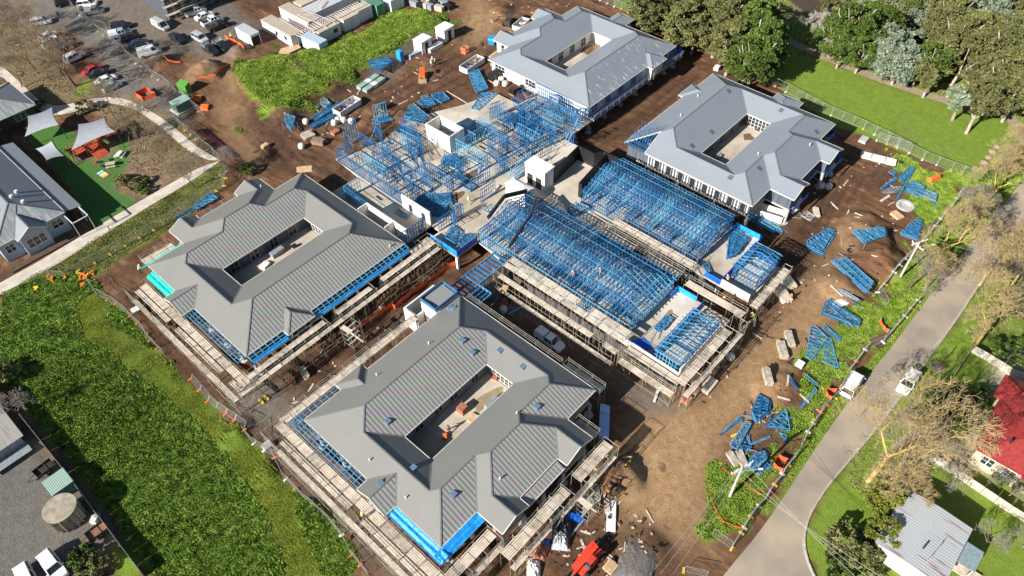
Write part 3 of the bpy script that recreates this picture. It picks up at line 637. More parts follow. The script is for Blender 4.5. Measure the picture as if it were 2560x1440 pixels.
# flat-roofed block, walled yard and joist bay at its top corner
fb = MB(); fb.box(45.4, 58.6, 2.2, 50.2, 62.0, 6.35); part(fb, 'stair_block', BLK, A_)
fr_ = MB(); fr_.poly([(45.7, 58.9, 6.5), (49.9, 58.9, 6.5), (49.9, 61.7, 6.75), (45.7, 61.7, 6.75)]); part(fr_, 'flat_roof', roof_sheet_mat('roof_flat_corrugated', 'x', (.30, .31, .30), amt=.9, ribs=2.2), A_)
pp = MB()
for a, b in (((45.4, 58.6), (50.2, 58.6)), ((50.2, 58.6), (50.2, 62)), ((50.2, 62), (45.4, 62)), ((45.4, 62), (45.4, 58.6))): pp.bar((*a, 6.75), (*b, 6.75), .12, .7)
part(pp, 'parapet', mat('parapet_blue', (.05, .16, .34), rough=.5), A_)
yw = MB(); yw.box(43.6, 61.7, 0, 43.85, 64.4, 4.4); yw.box(43.85, 64.15, 0, 50.2, 64.4, 4.4); yw.box(43.85, 61.5, 0, 45.3, 61.72, 4.4); part(yw, 'yard_wall', BLK, A_)
posts(A_, [(x, 31.9) for x in (21, 46, 49.8)]+[(x, 27.9) for x in (27, 31, 35, 39, 43.5)]+[(20.8, y) for y in (34, 40, 46, 52, 57)]+[(49.8, y) for y in (37, 44, 51, 57)]+[(x, 57.8) for x in (26, 33, 40, 46)], r=.28)
# ---- lodge B (left)
def bB(dx, dy, second=False):
    c = (28.75+dx, 86.0+dy, 45.3+dx, 91.6+dy)
    b = ring(21.2+dx, 73.6+dy, 52.5+dx, 101.6+dy, c)+[(27.9+dx, 91.6+dy, 46.3+dx, 105.1+dy, 'x', 'h', 'h'), (27.9+dx, 97, 33.05+dx, 106.3+dy, 'y', 'h', 'g'), (41+dx, 97, 46.3+dx, 106.3+dy, 'y', 'h', 'g')]
    return b, c
bb, cB = bB(0, 0); bb += [(19.1, 87.7, 27, 93.0, 'x', 'g', 'h'), (27.75, 72.2, 32.75, 79, 'y', 'h', 'h')]
B_ = lodge('grey hip-roofed building with green and purple moire bands painted on its roof slopes, left of the blue framing', 'courtyard_building', (37, 87), bb, cB, 'warm', WALLB, paint_glint=lambda f, x, y: f[1] > 0)
ladder(B_, 'eave_frame', (21.1, 87.6), (21.1, 73.7), 1.4, (-1, 0), BLUEL, rails=4)
for x0, x1 in ((21.3, 27.6), (33.0, 52.4)):
    ladder(B_, 'eave_frame', (x0, 73.5), (x1, 73.5), 1.0, (0, -1), BLUEL); sheet(B_, 'membrane', (x0, 72.6), (x1, 72.6), .5, (0, -1), BLUEC, z=5.75, folds=0, drop=.35)
sheet(B_, 'membrane', (21.1, 99.8), (21.1, 93.2), 1.5, (-1, 0), TEAL); sheet(B_, 'membrane', (20.0, 101.7), (27.8, 101.7), .8, (0, 1), TEAL, folds=1)
for x in (31, 34.9, 38.8, 42.7): window(B_, x, 92.1, 'x', -1, 1.7, 3.4, 5.6, 2, 2, WFG)
window(B_, 45.85, 88.8, 'y', -1, 3.6, 3.25, 5.6, 4, 3)
for x in (24.5, 35.5, 39.5, 43.5, 47.5, 51): window(B_, x, 74.1, 'x', -1, 1.7, 3.6, 5.4, 2, 2, WFG)
for x in (29, 31.4): window(B_, x, 72.7, 'x', -1, 1.1, 4.4, 5.4, 1, 1)
posts(B_, [(x, 74.3) for x in (22, 27, 32, 37, 42, 47, 51.5)]+[(21.9, y) for y in (78, 82, 86, 90)], r=.28)
for px, py in ((653,468), (975,617)):
    z = 7.2
    for _ in range(25): x, y = GZ(px, py, z); q = roof_z(bb, x, y); z = .5*z+.5*(q[0] if q else z)
    vent(B_, x, y, z)
# ---- lodge C (top)
bc, cC = bB(82.2, .75); bc += [(123.6, 72.9, 129.0, 79, 'y', 'h', 'h'), (130, 88.3, 138.4, 92.9, 'x', 'h', 'h')]
C_ = lodge('blue-grey roofed building with white boarded end wall and muddy courtyard, at the top centre', 'courtyard_building', (119, 88), bc, cC, 'cool', WALLW, paint_glint=lambda f, x, y: f[1] > 0 and y < 81)
for y in (99.3, 90.5): window(C_, 103.95, y, 'y', -1, 3.0, 3.9, 5.5, 3, 2)
window(C_, 110.65, 104.6, 'y', -1, 1.2, 3.6, 5.6, 1, 2)
for x in (113, 117, 121, 125): window(C_, x, 92.9, 'x', -1, 1.7, 3.4, 5.6, 2, 2)
window(C_, 128.25, 89.6, 'y', -1, 4.4, 3.25, 5.6, 5, 3)
for x in (106, 110.5, 115, 119.5, 131, 134): window(C_, x, 74.88, 'x', -1, 1.8, 3.6, 5.5, 2, 2, mat('window_frame_blue', (.25, .42, .6), rough=.5))
st = MB()
for i in range(62):
    x = 104+i*.52
    if not 123 < x < 129.4: st.bar((x, 74.82, 3.2), (x, 74.82, 6.0), .07)
part(st, 'wall_stud', mat('wall_stud_grey', (.30, .36, .44), rough=.5), C_)
sc_ = MB(); sc_.box(104.0, 73.35, 2.95, 136.6, 74.9, 3.2); part(sc_, 'walkway', CONCP, C_)
bl = MB()
for a, b in (((104, 73.4), (123.2, 73.4)), ((129.4, 73.4), (136.6, 73.4)), ((136.6, 73.4), (136.6, 76))): bl.bar((*a, 3.75), (*b, 3.75), .06, 1.0)
part(bl, 'edge_mesh', BLUEM, C_)
rl_ = MB()
for x in np.arange(104, 137, 2.1):
    rl_.bar((x, 73.2, 2.7), (x, 73.2, 4.5), .07)
rl_.bar((104, 73.2, 4.5), (136.6, 73.2, 4.5), .06); rl_.bar((104, 73.2, 4.05), (136.6, 73.2, 4.05), .05); part(rl_, 'guard_rail', STEEL, C_)
posts(C_, [(x, 75.0) for x in (104.5, 110, 115.5, 121, 126.5, 132, 135.6)]+[(x, 81) for x in (104.5, 110, 121, 132)], r=.25)
# ---- lodge D (right)
cD = (105.6, 44.15, 122.4, 49.5)
bD = ring(98.8, 34.7, 130.5, 62.2, cD)+[(105.0, 31.8, 124.0, 44.15, 'x', 'h', 'h'), (105.0, 30.0, 110.7, 39, 'y', 'g', 'h'), (118.4, 30.0, 124.0, 39, 'y', 'g', 'h'), (119.0, 56, 124.0, 63.3, 'y', 'h', 'h'), (126, 42.8, 133.0, 48.3, 'x', 'h', 'h')]
hole = [(-1, 0, 104.6), (1, 0, -98.0), (0, 1, -57.3), (1, 1, -98.8-62.2-0.0) if False else (-1, -1, 98.8+62.2+.2), (0, -1, 62.5)]
hole = [(0, 1, -57.4), (-1, -1, 161.2), (-1, 0, 104.9)]
D_ = lodge('blue-grey roofed building with blue trusses showing at its unfinished corner, right of centre', 'courtyard_building', (115, 48), bD, cD, 'cool', WALLB, holes=[hole])
for x in (108.5, 112.5, 116.5, 120): window(D_, x, 50.05, 'x', -1, 1.5, 3.4, 5.6, 2, 2)
window(D_, 122.95, 46.8, 'y', -1, 4.6, 3.25, 5.6, 6, 3)
wl = MB()
for y in np.arange(35.6, 57, .62): wl.bar((99.25, y, 3.2), (99.25, y, 6.0), .2, .05)
part(wl, 'wall_wrap', WALLW, D_)
for y in np.arange(36.5, 56, 2.6): window(D_, 99.2, y, 'y', -1, 1.2, 3.5, 5.5, 1, 1, WFG)
for px, py, k in ((1822,228,'v'),(1780,330,'v'),(1731,365,'v'),(1953,276,'v'),(2042,330,'v'),(1899,421,'v'),(1826,444,'v'),(1744,242,'p'),(1701,290,'p'),(1895,386,'p'),(2024,364,'p')):
    z = 7.2
    for _ in range(25): x, y = GZ(px, py, z); q = roof_z(bD, x, y); z = .5*z+.5*(q[0] if q else z)
    if k == 'p': vent(D_, x, y, z)
    else:
        f = q[1]; mb = MB(); s = .42; mb.poly([(x+a*s, y+b*s, f[0]*(x+a*s)+f[1]*(y+b*s)+f[2]+.05) for a, b in ((-1, -1), (1, -1), (1, 1), (-1, 1))]); part(mb, 'skylight', mat('skylight', (.13, .14, .15), rough=.3), D_)
tr_ = MB()
for i in range(9):
    y = 57.6+i*.55; xe = min(104.9, 161.2-y+.4); tr_.bar((98.6, y, 6.0), (xe+1.5, y, 6.0+TT*(xe+1.5-98.6)*.9), .08); tr_.bar((98.6, y, 5.9), (104.5, y, 5.9), .08)
    for k in range(5): tr_.bar((98.9+k*1.2, y, 5.9), (99.5+k*1.2, y, 6.0+TT*(.9+k*1.1)), .06)
for k in range(4): tr_.bar((99+k*1.3, 57.5, 6.1+k*.5), (99+k*1.3, 62.3-k*1.1, 6.1+k*.5), .07)
part(tr_, 'corner_trusses', BLUE, D_)
es = MB()
for a, b in (((105, 29.7), (111, 29.7)), ((118, 29.7), (124.5, 29.7)), ((111, 31.5), (118, 31.5)), ((124.7, 30), (124.7, 34)), ((131, 34.4), (131, 38)), ((131, 34.4), (126, 34.4))): es.bar((*a, 3.7), (*b, 3.7), .06, 1.0)
part(es, 'edge_mesh', BLUEM, D_)
sg = MB()
for x in np.arange(105.4, 124, .5): sg.bar((x, 30.6 if (x < 110.6 or x > 118.6) else 32.3, 3.2), (x, 30.6 if (x < 110.6 or x > 118.6) else 32.3, 6.0), .08)
part(sg, 'wall_stud', BLUEL, D_)
posts(D_, [(105.5, 30.6), (110.3, 30.6), (118.9, 30.6), (123.6, 30.6), (99.5, 35.3), (130, 35.3), (114, 32.4), (99.5, 42), (99.5, 50)], r=.3)
# ------------------------------------------------------------------ the framed building in the middle
def polyfill(mb, pts, z0, z1): mb.prism(pts, z0, z1)
E_ = empty('framed_building', (75, 75, 0), 'large unroofed concrete floor covered with blue steel wall frames in the middle of the site', 'building')
slabs = [[(60.4,73.6),(103.9,73.6),(103.9,89.0),(98.2,89.0),(98.2,95.4),(90.5,97.5),(83,101),(78.3,102.3),(70.9,100.9),(61.3,103.6),(60.6,96)], [(57.9,66.8),(63.0,66.8),(63.0,73.58),(57.9,73.58)], [(63.02,66.72),(95.3,52.2),(95.3,73.58),(63.02,73.58)]]
slabs[2] = [(63.02,66.75),(76.9,66.75),(76.9,60.35),(95.3,60.35),(95.3,73.58),(63.02,73.58)]
slabs.append([(52.9,75.8),(60.38,75.8),(60.38,96),(52.9,96.5)]); slabs.append([(76.92,51.8),(82.0,51.8),(82.0,60.33),(76.92,60.33)])
for s in slabs: mb = MB(); mb.prism(s, 2.88, 3.2-(.04 if s[0][0] == 52.9 else 0)); part(mb, 'floor_slab', CONCR, E_)
def wall_frame(root, x0, y0, x1, y1, z=3.2, h=2.9, op=True, m=None, sp=.52, name='wall_frame', rake=0.0, w=.105):
    L = hypot(x1-x0, y1-y0); n = max(2, int(L/sp)); mb = MB(); m = m or random.choice([BLUE, BLUE, BLUEL])
    def hh(t): return h+rake*t
    def P(t, v): return (x0+(x1-x0)*t, y0+(y1-y0)*t, z+v)
    mb.bar(P(0, .04), P(1, .04), w*1.1); mb.bar(P(0, hh(0)), P(1, hh(1)), w*1.2, .12)
    for q in (.33, .66) if h > 2 else (.5,): mb.bar(P(0, hh(0)*q), P(1, hh(1)*q), w*.6)
    opn = random.random() < .5 and L > 5 and op; o0 = random.uniform(.25, .6)
    for i in range(n+1):
        t = i/n
        if opn and o0 < t < o0+1.6/L: continue
        mb.bar(P(t, 0), P(t, hh(t)), w*.8)
    if opn: mb.bar(P(o0, h-.6), P(o0+1.7/L, h-.6), .14, .25)
    for t in np.arange(.1, .9, 4.2/max(L, 5)): mb.bar(P(t, .1), P(min(1, t+1.4/L), hh(t)-.1), .05)
    return part(mb, name, m, root)
def brace(root, x, y, dx, dy):
    mb = MB(); mb.bar((x, y, 5.6), (x+dx, y+dy, 3.25), .08); return part(mb, 'brace', WFG if random.random() < .6 else BLUEL, root)
WS = [(61.1,102.7,61.0,98.1),(61,98,60.9,82.9),(61.2,102.8,65,102.6),(67.5,103.5,67.6,92.7),(67.6,92.6,65.2,88),(71.6,103.8,70.4,100),(67.2,89.6,67.3,82),(72.1,94.4,70,89.3),(69.6,87.2,69.6,79.4),(73.7,93.8,72.1,89.9),(78.5,89,78.5,79.2),(78.5,89,85.3,89),(85.4,89,85.4,85.1),(85.4,85,85,77),(82,82.3,80.6,77),(77.4,76.1,80.9,75.5),(70.6,73.4,74.4,73.3),(76.6,79.5,79.5,79.4),(85,77.1,87.8,77),(61,98.1,64.6,97.6),(61.9,94,66,93.8),
 (98.2,89,102.9,88.6),(100.1,85.6,100.1,76.9),(100.1,76.8,103.3,74.4),(99.9,76.6,99.9,73.8),(86.7,80.2,94.6,79.6),(92.3,79.9,92.3,73.8),(94.9,79.5,94.8,76),(87.4,75.5,95.2,74),(95.2,73.8,95.2,71.6),(87.4,75.7,79.1,75.9),(87,73.7,90.3,73.2),(100.7,83.7,100,73.7),(94.3,85.3,94.4,75.1),(103.3,88.4,103.4,74.2),(94.4,85.3,100,85.4),(88,84,94.2,83.8),(60.3,73.6,63.3,73.5),(63.2,73.5,63.1,71.9),(64,73.2,66,73.2),(52.9,75.9,58.6,75.6),(70.2,92,75,91.8),(64,90,67,89.8),(73.6,98,73.8,93),(90,89.5,94,88.4),(90.2,82,90.2,76),(97.2,82,97.2,76),(82.2,79.6,85,79.5),(61.2,87.2,66.5,87),(61.1,83,65.6,82.9),(74.5,86.5,74.5,81.5),(71.5,76.8,76.5,76.6),(80,73.3,84,73.2),(55.2,92.7,55,86.2),(55.1,92.8,58.5,92.7),(96.4,88.5,96.4,83),(76.2,101,76.4,96.5),(68,97,71.2,96.8),(63.8,98,63.8,91),(64.2,87,64.3,83),(70.2,84,72.9,84),(73,82,76.4,81.8),(79.5,86.5,84.9,86.3),(82,89,82,85.5),(88,79.8,88,75.8),(86.5,89,86.7,84),(91.5,88.6,91.6,85),(97.8,79.6,100,79.5),(97.6,85.5,97.6,82),(92.4,83.8,92.3,80),(68.2,79.5,72,79.4),(66.5,98.5,67.4,98.4),(72,96.5,72.1,94.5),(83.2,83.4,85,83.3),(62.4,90.4,65.2,90.2)]
for w_ in WS: wall_frame(E_, *w_)
for w_ in random.sample(WS[:60], 26):
    dx, dy = (.45, 0) if abs(w_[0]-w_[2]) < abs(w_[1]-w_[3]) else (0, .45); t0, t1 = sorted((random.random(), random.random())); t1 = max(t1, t0+.25)
    wall_frame(E_, w_[0]+(w_[2]-w_[0])*t0+dx, w_[1]+(w_[3]-w_[1])*t0+dy, w_[0]+(w_[2]-w_[0])*t1+dx, w_[1]+(w_[3]-w_[1])*t1+dy, h=random.choice((2.9, 3.4, 3.9)), m=BLUE)
for w_ in ((65.3,105.2,68.8,105.6),(74,106.4,76.5,105.4)): wall_frame(E_, *w_, z=2.9, h=4.6, op=False)
wall_frame(E_, 78.0, 72.9, 84.0, 72.9, rake=1.2, m=BLUEL)
for i in range(46):
    w_ = random.choice(WS[:45]); t = random.random(); x = w_[0]+(w_[2]-w_[0])*t; y = w_[1]+(w_[3]-w_[1])*t
    if abs(w_[0]-w_[2]) < abs(w_[1]-w_[3]): brace(E_, x, y, random.choice((-1, 1))*1.9, 0)
    else: brace(E_, x, y, 0, random.choice((-1, 1))*1.9)
# white block walls of the rooms by the left edge
for (x0, y0, x1, y1) in ((60.42,75.9,60.68,83.2),(54.8,75.8,55.05,86.2),(52.9,86.0,54.8,86.2),(52.9,78.9,54.8,79.1)):
    mb = MB(); mb.box(x0, y0, 3.2, x1, y1, 6.2); part(mb, 'block_wall', BLK, E_)
for (x, y) in ((60.7, 77.6), (60.7, 80.9)): window(E_, 60.42, y, 'y', -1, 1.0, 3.3, 5.2, 1, 1, WFG)
# platform with blue mesh hanging over the gully, on a white post
for a, b in (((58.0, 73.4), (58.0, 66.9)), ((58.0, 66.9), (63.0, 66.9))):
    mb = MB(); mb.bar((*a, 3.85), (*b, 3.85), .06, 1.25); part(mb, 'edge_mesh', BLUEC if a[0] == b[0] else BLUEM, E_)
pb = MB(); pb.box(57.8, 66.7, -.2, 58.25, 67.15, 2.88); part(pb, 'corner_post', WALLW, E_)
for (x, y) in ((103.4, 74.2), (99, 74.2), (93, 61), (88, 61), (80, 61.5), (62.6, 73.2), (70, 67.2), (76, 67.2)): posts(E_, [(x, y)])
# white block tower, low white block and open block room
t_ = empty('service_tower', (81.8, 69, 3.2), 'tall white block box with two black doorways standing on the slab', 'tower')
mb = MB(); mb.box(80.5, 66.6, 3.2, 83.0, 71.3, 7.5); part(mb, 'wall', BLK, t_); mb = MB(); mb.box(80.35, 66.45, 7.5, 83.15, 71.45, 7.62); part(mb, 'roof', WALLW, t_)
for y in (68.0, 70.1): mb = MB(); mb.box(80.44, y-.65, 3.25, 80.5, y+.65, 5.6); part(mb, 'doorway', DARK, t_)
t_ = empty('roofed_store', (76, 69, 3.2), 'low white block room with a pale ribbed pitched roof beside the taller white box', 'building')
mb = MB(); mb.box(75.0, 66.6, 3.2, 77.3, 71.2, 6.1); part(mb, 'wall', BLK, t_); mb = MB(); mb.v = [(74.8,66.4,6.1),(77.5,66.4,6.1),(77.5,71.4,6.1),(74.8,71.4,6.1),(76.15,68,7.0),(76.15,69.8,7.0)]; mb.f = [(0,1,4),(1,2,5,4),(2,3,5),(3,0,4,5)]; part(mb, 'roof', roof_sheet_mat('roof_white_rib', 'y', (.72, .71, .69), amt=.35, ribs=2.2), t_)
t_ = empty('open_block_room', (79, 91, 3), 'open-topped white block room with a grey interior and a shallow tray of water', 'room')
for (x0, y0, x1, y1) in ((77.2,87.8,77.45,94.5),(80.9,87.8,81.15,94.5),(77.45,94.25,80.9,94.5),(77.45,87.8,80.9,88.05)): mb = MB(); mb.box(x0, y0, 2.9, x1, y1, 7.0); part(mb, 'wall', BLK, t_)
mb = MB(); mb.box(77.46, 88.06, 2.9, 80.89, 94.24, 4.2); part(mb, 'floor', WALLG, t_)
# black-wrapped parapet walls by the right-hand lodge
bw = empty('black_wrapped_wall', (88, 64, 3.2), 'zigzag wall wrapped in black sheeting between the blue trusses and the right-hand roof', 'wall')
for a, b in (((92, 68), (92.1, 64.2)), ((92.1, 64.2), (93.7, 63.2)), ((93.7, 63.2), (94, 60)), ((83.6, 66.9), (92, 68)), ((83.6, 61.1), (93.5, 62.6)), ((83.6, 61.1), (83.6, 60.4))):
    mb = MB(); mb.bar((*a, 4.8), (*b, 4.8), .16, 3.2); part(mb, 'wrap_panel', mat('black_wrap', (.022, .022, .025), (.012, .012, .014), scale=2, rough=.45, bump=.5, bscale=5), bw)
# ------------------------------------------------------------------ truss-roofed wings
def hipz(x, y, R, t=.42, ends=(True, True)):
    v = [x-R[0], R[2]-x]
    if ends[0]: v.append(y-R[1])
    if ends[1]: v.append(R[3]-y)
    return 6.15+t*max(0, min(v))
def truss(root, y, R, ends, t=.42, name='roof_truss'):
    n = 12; xs = [R[0]+(R[2]-R[0])*i/n for i in range(n+1)]; top = [(x, y, hipz(x, y, R, t, ends)) for x in xs]; mb = MB(); lean = random.uniform(-.03, .03)
    top[0] = (R[0]-.45, y, 6.15-.19+.0); top[-1] = (R[2]+.45, y, 5.96)
    i0 = 0
    for i in range(1, n+1):
        if i == n or abs((top[i][2]-top[i-1][2])-(top[i+1][2]-top[i][2])) > .01: mb.bar(top[i0], top[i], .09, .11); i0 = i
    mb.bar((R[0], y, 6.12), (R[2], y, 6.12), .08, .1)
    for i in range(1, n): mb.bar((xs[i], y, 6.15), top[i], .055); mb.bar((xs[i], y, 6.15), top[i+1] if i < n/2 else top[i-1], .055); mb.bar((xs[i], y+.45, 6.15), (xs[i], y+.46, 6.15+.8*(top[i][2]-6.15)), .04)
    return part(mb, name, random.choice([BLUE, BLUE, BLUEL]), root)
def jacks(root, R, side, t=.42):
    w = (R[2]-R[0])/2
    for x in np.arange(R[0]+.9, R[2]-.5, .9):
        d = min(x-R[0], R[2]-x); mb = MB()
        a = (x, R[1]-.4, 5.98) if side == 0 else (x, R[3]+.4, 5.98); b = (x, R[1]+d, 6.15+t*d) if side == 0 else (x, R[3]-d, 6.15+t*d)
        mb.bar(a, b, .09); mb.bar((a[0], a[1], 6.1), (b[0], b[1], 6.1), .06)
        for k in range(1, int(d/1.2)+1): yy = a[1]+(b[1]-a[1])*k/(int(d/1.2)+1); mb.bar((x, yy, 6.1), (x, yy, 6.1+t*abs(yy-(R[1] if side == 0 else R[3]))), .05)
        part(mb, 'jack_rafter', BLUEL if random.random() < .5 else BLUE, root)
def battens(root, R, ends, t=.42):
    for k in range(1, 5):
        for s in (0, 1):
            x = R[0]+k*(R[2]-R[0])/10 if s == 0 else R[2]-k*(R[2]-R[0])/10; d = abs(x-(R[0] if s == 0 else R[2]))
            y0 = R[1]+(d if ends[0] else 0); y1 = R[3]-(d if ends[1] else 0)
            if k % 2 == s: mb = MB(); mb.bar((x, y0, 6.2+t*d), (x, y1, 6.2+t*d), .06); part(mb, 'batten', BLUEL, root)
def wing(label, R, slab, ends, inner, bname='trussed_wing'):
    root = empty(bname, ((R[0]+R[2])/2, (R[1]+R[3])/2, 0), label, 'building')
    mb = MB(); mb.prism(slab, 2.88, 3.2); part(mb, 'floor_slab', CONCR, root)
    y = R[1]+(.9 if ends[0] else 0)
    while y < R[3]-.1: truss(root, y, R, ends); y += .74
    if ends[0]: jacks(root, R, 0)
    if ends[1]: jacks(root, R, 1)
    battens(root, R, ends)
    for a in ((R[0], R[1], R[0], R[3]), (R[2], R[1], R[2], R[3]), (R[0], R[1], R[2], R[1]), (R[0], R[3], R[2], R[3])): wall_frame(root, *a, op=False)
    for a in inner: wall_frame(root, *a, m=BLUE)
    return root
R1 = (62.9, 35.2, 76.0, 66.4)
F1 = wing('lower blue trussed wing with a ridge and one hipped end, above the white utility truck', R1, [(61.6,24.9),(76.3,24.9),(76.9,60.33),(76.9,66.73),(63.0,66.73),(62.2,60)], (True, False),
   [(66.8,36,66.8,65),(71.5,36,71.5,65)]+[(63,y,66.8,y) for y in np.arange(39,66,4.2)]+[(71.5,y,76,y) for y in np.arange(38,66,4.2)])
mb = MB(); mb.bar((63.2, 59.6, 6.4), (69.4, 60.2, 8.9), .25, .7); mb.bar((69.4, 60.2, 8.9), (75.6, 64.4, 6.5), .25, .7); mb.bar((65.5, 66.6, 7.0), (70, 66.8, 8.9), .3, .8); mb.bar((70, 66.8, 8.9), (75.5, 66.6, 6.6), .3, .8); part(mb, 'black_flashing', MATS['black_wrap'], F1)
R2 = (82.6, 35.6, 94.7, 59.6)
F2 = wing('upper blue trussed wing beside the right-hand grey roof, open slab at its far end', R2, [(81.6,24.8),(91.6,24.8),(91.6,30.4),(95.3,30.4),(95.3,60.33),(82.02,60.33),(81.6,51.7)], (False, False),
   [(86.6,36,86.6,59),(90.6,36,90.6,59)]+[(82.6,y,86.6,y) for y in np.arange(38,59,4)]+[(90.6,y,94.7,y) for y in np.arange(38,59,4)])
def minirack(root, R, ax='x', t=.40, name='roof_truss'):
    for x in np.arange(R[0]+.3, R[2]-.1, .85):
        mb = MB(); ym = (R[1]+R[3])/2; d = min(x-R[0], R[2]-x, (R[3]-R[1])/2); h = t*d
        mb.bar((x, R[1]-.4, 6.0), (x, R[1]+d, 6.15+h), .09); mb.bar((x, R[1]+d, 6.15+h), (x, R[3]-d, 6.15+h), .09); mb.bar((x, R[3]-d, 6.15+h), (x, R[3]+.4, 6.0), .09); mb.bar((x, R[1], 6.1), (x, R[3], 6.1), .08)
        for k in range(1, 5): yy = R[1]+(R[3]-R[1])*k/5; mb.bar((x, yy, 6.1), (x, yy+.3, 6.15+t*min(yy-R[1], R[3]-yy, d)), .05)
        part(mb, name, BLUEL if random.random() < .5 else BLUE, root)
    for (a, b, c, d) in ((R[0], R[1], R[2], R[1]), (R[0], R[3], R[2], R[3]), (R[0], R[1], R[0], R[3]), (R[2], R[1], R[2], R[3])): wall_frame(root, a, b, c, d, op=False)
    for yy in (R[1]+1, R[3]-1): mb = MB(); mb.bar((R[0]+1, yy, 6.15+t), (R[2]-1, yy, 6.15+t), .06); part(mb, 'batten', BLUEL, root)
minirack(F1, (61.8, 25.2, 72.4, 29.5)); minirack(F2, (84.2, 25.2, 91.4, 29.7))
for root, L in ((F1, [((73.9,34.6),(76.1,34.6)),((76.1,31),(76.1,34.6)),((62,34.5),(62,31.5)),((61.7,29.8),(76.1,29.8))]), (F2, [((93,35.2),(95.2,35.2)),((95.2,30.6),(95.2,35.2)),((81.7,33),(81.7,30)),((81.8,30.2),(95.2,30.2)),((91.5,25),(91.5,30))])):
    for k, (a, b) in enumerate(L): mb = MB(); mb.bar((*a, 3.8), (*b, 3.8), .07, 1.1); part(mb, 'edge_mesh', BLUEC if k < 2 else BLUEM, root)
mb = MB(); mb.poly([(62,34.4,3.26),(64.6,33.0,3.26),(64.0,30.8,3.26),(62,31.6,3.26)]); part(mb, 'tarpaulin', BLUEM, F1)
for (x0, y0, x1, y1) in ((61.6,24.85,61.85,34.8),(61.85,24.85,72.6,25.05)): mb = MB(); mb.box(x0, y0, 3.2, x1, y1, 5.4 if y1 < 26 else 4.4); part(mb, 'block_wall', BLK, F1)
mb = MB(); mb.box(81.6, 24.85, 3.2, 81.85, 30.0, 4.6); part(mb, 'block_wall', BLK, F2); mb = MB(); mb.box(81.7, 30.5, 0, 94.9, 30.7, 2.86); part(mb, 'undercroft_wall', BLK, F2); mb = MB(); mb.box(61.9, 25.0, 0, 76.0, 25.2, 2.86); part(mb, 'undercroft_wall', WALLG, F1)
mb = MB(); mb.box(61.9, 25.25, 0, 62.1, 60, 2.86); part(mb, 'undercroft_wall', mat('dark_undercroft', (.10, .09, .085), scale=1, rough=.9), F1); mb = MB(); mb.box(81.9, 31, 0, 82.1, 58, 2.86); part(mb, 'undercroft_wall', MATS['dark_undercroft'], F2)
# joist bay between the front lodge and the lower wing
J_ = empty('joist_deck', (56, 60, 0), 'open deck of parallel blue floor joists on steel frames beside the front lodge', 'deck')
for x in np.arange(51.2, 61.8, .86): mb = MB(); mb.bar((x, 58.6, 5.0), (x, 61.4, 5.0), .22, .3); part(mb, 'joist', BLUE, J_)
for y in (58.5, 61.5): mb = MB(); mb.bar((50.8, y, 5.0), (62, y, 5.0), .14, .34); part(mb, 'edge_beam', BLUEL, J_)
for y in (56.2, 57, 57.8): mb = MB(); mb.bar((50.8, y, 4.98), (54.6, y, 4.98), .2, .26); part(mb, 'joist', BLUE, J_)
mb = MB(); mb.bar((50.8, 55.6, 4.98), (54.6, 55.6, 4.98), .14, .3); mb.bar((54.6, 55.6, 4.98), (54.6, 58.5, 4.98), .14, .3); part(mb, 'edge_beam', BLUEL, J_)
for x in np.arange(51.2, 62, 1.2): mb = MB(); mb.bar((x, 58.6, hz(x, 58.6)-.1), (x, 58.6, 4.85), .09); part(mb, 'prop', STEEL, J_)
wall_frame(J_, 51, 58.55, 62, 58.55, z=.3, h=4.4, m=mat('grey_steel_frame', (.33, .37, .4), rough=.4), op=False)
